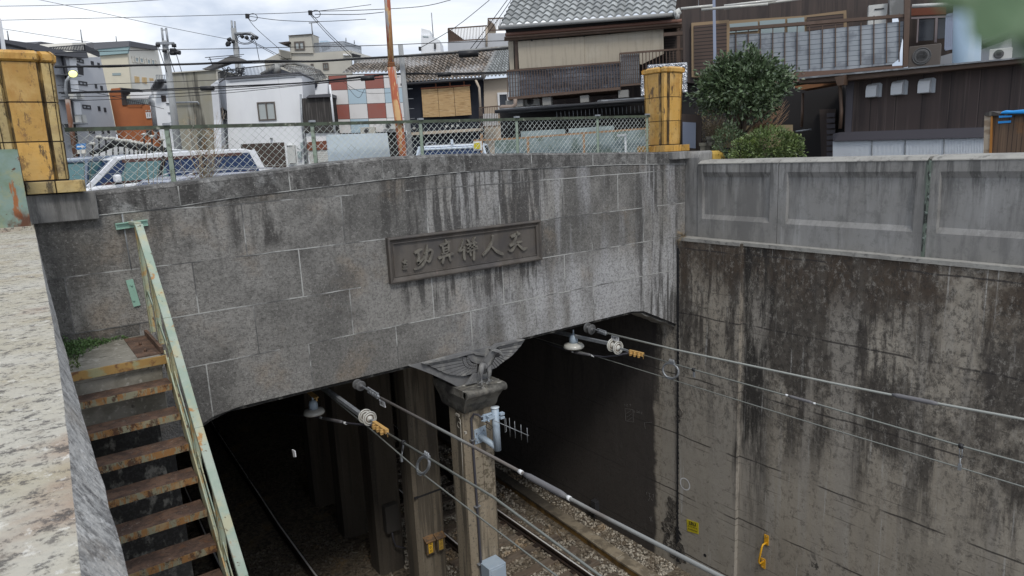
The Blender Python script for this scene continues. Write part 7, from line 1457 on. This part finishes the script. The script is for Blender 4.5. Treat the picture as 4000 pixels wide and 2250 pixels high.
ucable("upper of two cables running right from the clip above the beige block", S1, [(1212,44),(1400,40),(1640,26),(1760,0)], .012, 28)
ucable("lower of two cables running right from the clip above the beige block", S1, [(1230,56),(1400,56),(1500,47)], .012, 28)
ucable("left strand of the pair dropping steeply over the beige block", S1, [(1205,50),(1280,135),(1372,222)], .012, 29); ucable("right strand of the pair dropping steeply over the beige block", S1, [(1210,46),(1290,135),(1385,222)], .012, 29.2)
ucable("thin cable dropping from the left clip to the white house gable", S1, [(965,65),(1000,110),(1090,190)], .011, 30)
ucable("thin messenger cable with hooks across the whole skyline", S1, [(215,208),(560,196),(900,190),(1150,184),(1450,178),(1700,168),(2000,158)], .014, 30)
ucable("thick twisted black cable across the skyline", S1, [(215,262),(500,256),(760,250),(900,243),(1060,238),(1220,240),(1420,228),(1640,216),(1830,202),(1995,188)], .042, 30, sl=(((1792,212),(1868,208)),))
ucable("second strand wound round the thick skyline cable", S1, [(215,258),(420,262),(640,252),(900,248),(1080,244),(1300,236),(1500,224),(1700,212),(1995,184)], .024, 30.1)
ucable("thin cable in front of the grey and concrete buildings", S1, [(225,333),(600,322),(900,310),(1180,294),(1500,288)], .012, 31)
ucable("thick cable bundle crossing the white house top", S1, [(230,362),(560,352),(900,337),(1180,324),(1330,308),(1500,292),(1720,288),(1990,281)], .030, 31, sl=(((785,346),(835,345)), ((1410,308),(1462,304))))
ucable("wavy lashing strand of the bundle on the white house", S1, [(240,366),(600,356),(900,343),(1100,330),(1290,316),(1480,296)], .018, 31.1)
ucable("lower cable crossing the white house", S1, [(240,378),(560,372),(900,352),(1180,330),(1380,312),(1560,300)], .014, 31.2)
ucable("lowest straight cable crossing the white house", S1, [(250,395),(640,380),(900,362),(1250,326),(1500,305)], .012, 31.3)
ucable("thin cable falling right across the grey block and orange building", S1, [(240,340),(420,372),(640,425)], .012, 33)
ucable("cable bundle along the tiled eave right of the rusted pole", S1, [(1480,292),(1620,286),(1780,292),(1990,284)], .028, 30.5, sl=(((1710,292),(1762,290)),))
ucable("looping cable on the blue and white panels", S1, [(1355,335),(1385,372),(1405,380),(1425,345)], .010, 34.8); ucable("thin slack cable on the chequered panels", S1, [(1340,320),(1420,362),(1540,362)], .009, 34.8)
ucable("thin cable rising to the top edge right of the tower", S1, [(1640,188),(1780,105),(1912,0)], .011, 26)
ucable("left one of two cables rising beside the big tiled roof", S1, [(1838,190),(1900,110),(1985,-5)], .012, 25); ucable("right one of two cables rising beside the big tiled roof", S1, [(1858,190),(1935,90),(2000,-5)], .012, 25)
for lab, c in (("cable clip with loop above the white house", (966, 63)), ("cable clip with loop above the beige block", (1212, 50))):
    pl = Pl(1000, 28, -54); p = pl.at(*c); m = MB(); m.obox(p, (.12, 0, 0), (0, .1, 0), (0, 0, .15)); m.tube([p+pl.t*(.2+.16*math.cos(k*.5))+V((0, 0, -.05+.13*math.sin(k*.5))) for k in range(14)], .012, 4); single("cable_clip", m, m_blkcable, lab, "cable clip", "clips where cables meet in the sky")
# street lamp with brown pole
pl = Pl(270, 27, -50); sl_ = thing("street_lamp", "lit round street lamp on a grey and brown pole left of the fence", "street lamp", pl.at(*G1(900,1450))); sl_.location.z = GZ
m = MB(); m.tube([pl.at(*G1(960,1700)), pl.at(*G1(885,1200)), pl.at(*G1(850,930))], .075, 10); m.build("lower_pole", mat("rust brown pole", (.20, .09, .05), .8, layers=(L((.34, .3, .27), (5, 5, 1.5), .5, .6, .8),)), sl_); m = MB(); m.tube([pl.at(*G1(850,930)), pl.at(*G1(826,800)), pl.at(*G1(835,700)), pl.at(*G1(880,635))], .045, 8); m.build("lamp_arm", m_galv, sl_)
c = pl.at(*G1(918,606)); k = c.dot(_f)/2680/3.22; ax_ = (V((-.1, -.75, -.7))+pl.t*.15).normalized(); m = MB(); m._lat(c-ax_*20*k, ax_, [(12*k, -24*k), (38*k, -12*k), (55*k, 8*k), (57*k, 18*k), (50*k, 20*k)], 20, .5); m.build("lamp_hood", m_galv, sl_); m = MB(); m._lat(c-ax_*2*k, ax_, [(48*k, 0), (46*k, 10*k), (30*k, 22*k), (1*k, 27*k)], 20, .5); m.build("lamp_glass", m_glow, sl_)
# one way sign
pl = Pl(320, 25, -40); sg = thing("arrow_sign", "blue one way sign with a white arrow pointing right behind the fence", "road sign", pl.at(*A1(575,1100))); sg.location.z = GZ
P = [pl.at(*A1(*q)) for q in ((537,1018),(606,1014),(608,1054),(540,1058))]; m = MB(); m.prism(P, pl.n*-.02); m.build("sign_plate", mat("road sign blue", (.02, .20, .52), .4), sg)
ex_ = (P[1]-P[0]); ey_ = (P[0]-P[3]); cc = sum(P, V((0,0,0)))/4+pl.n*.012; m = MB(); f_ = lambda u, v_: cc+ex_*u+ey_*v_
m.prism([f_(-.38,-.13), f_(.08,-.13), f_(.08,-.34), f_(.40,0), f_(.08,.34), f_(.08,.13), f_(-.38,.13)], pl.n*-.008); m.build("arrow", m_band, sg); m = MB(); m.tube([pl.at(*A1(570,1058)), pl.at(*A1(585,1260))], .03, 8); m.build("sign_post", m_galv, sg)
m = MB(); m.prism([pl.at(*A1(*q)) for q in ((545,1062),(605,1058),(607,1085),(548,1088))], pl.n*-.02); m.build("sub_plate", m_cream2, sg)
# globe lamp railing and black arched roof
pl = Pl(480, 34, -54); rf = thing("arched_roof", "black curved roof edge of a low building behind the white people carrier", "roof", pl.at(*A1(830,1090)))
m = MB(); m.tube([pl.at(*A1(*q)) for q in ((640,1085),(720,1060),(770,1030),(820,1010),(870,1015),(940,1035),(1040,1050),(1180,1060))], [.08,.1,.14,.16,.15,.14,.12,.1], 8); m.build("curved_edge", m_black, rf); m = MB(); m.prism([pl.at(*A1(*q), -.5) for q in ((640,1085),(770,1035),(820,1012),(1040,1050),(1180,1062),(1180,1140),(660,1140))], pl.n*-2); m.build("wall", m_whitewall, rf)
gl = [(700,975,1085),(748,985,1085),(796,985,1088),(835,995,1082),(877,1000,1075),(912,1002,1072),(945,1010,1070),(975,1016,1068),(1000,1020,1066),(1018,958,1060),(1074,972,1050),(1146,995,1050),(655,1022,1090),(1052,1025,1062)]
first = None
for k, (x, y0, y1) in enumerate(gl):
    big = k in (9, 10, 11); t = thing("globe_lamp", ("tall black post lamp with white cap, %s" % ["leftmost of the three tall ones", "middle one of the three tall ones", "rightmost of the three tall ones"][k-9]) if big else "short black post with white globes over the curved roof, %s from the left" % "first second third fourth fifth sixth seventh eighth ninth tenth eleventh twelfth".split()[(sorted([q for i_, q in enumerate(gl) if i_ not in (9, 10, 11)]).index(gl[k]))], "lamp post", pl.at(*A1(x, y1), .5), "posts with white globe lamps")
    m = MB(); m.bar(pl.at(*A1(x, y0), .5), pl.at(*A1(x+4, y1+40), .5), .045, .045, up=pl.n); m.build("post", m_black, t); m = MB(); kk = .0065*6
    for dx in ((0,) if big else (-10, 10)): c = pl.at(*A1(x+dx, y0-4), .5); m._lat(c, V((0, 0, 1)), [(.02, -.08), (.07, -.02), (.13 if big else .08, .02), (.05, .06), (.01, .08)], 10, .5)
    m.build("globe", m_porc, t)
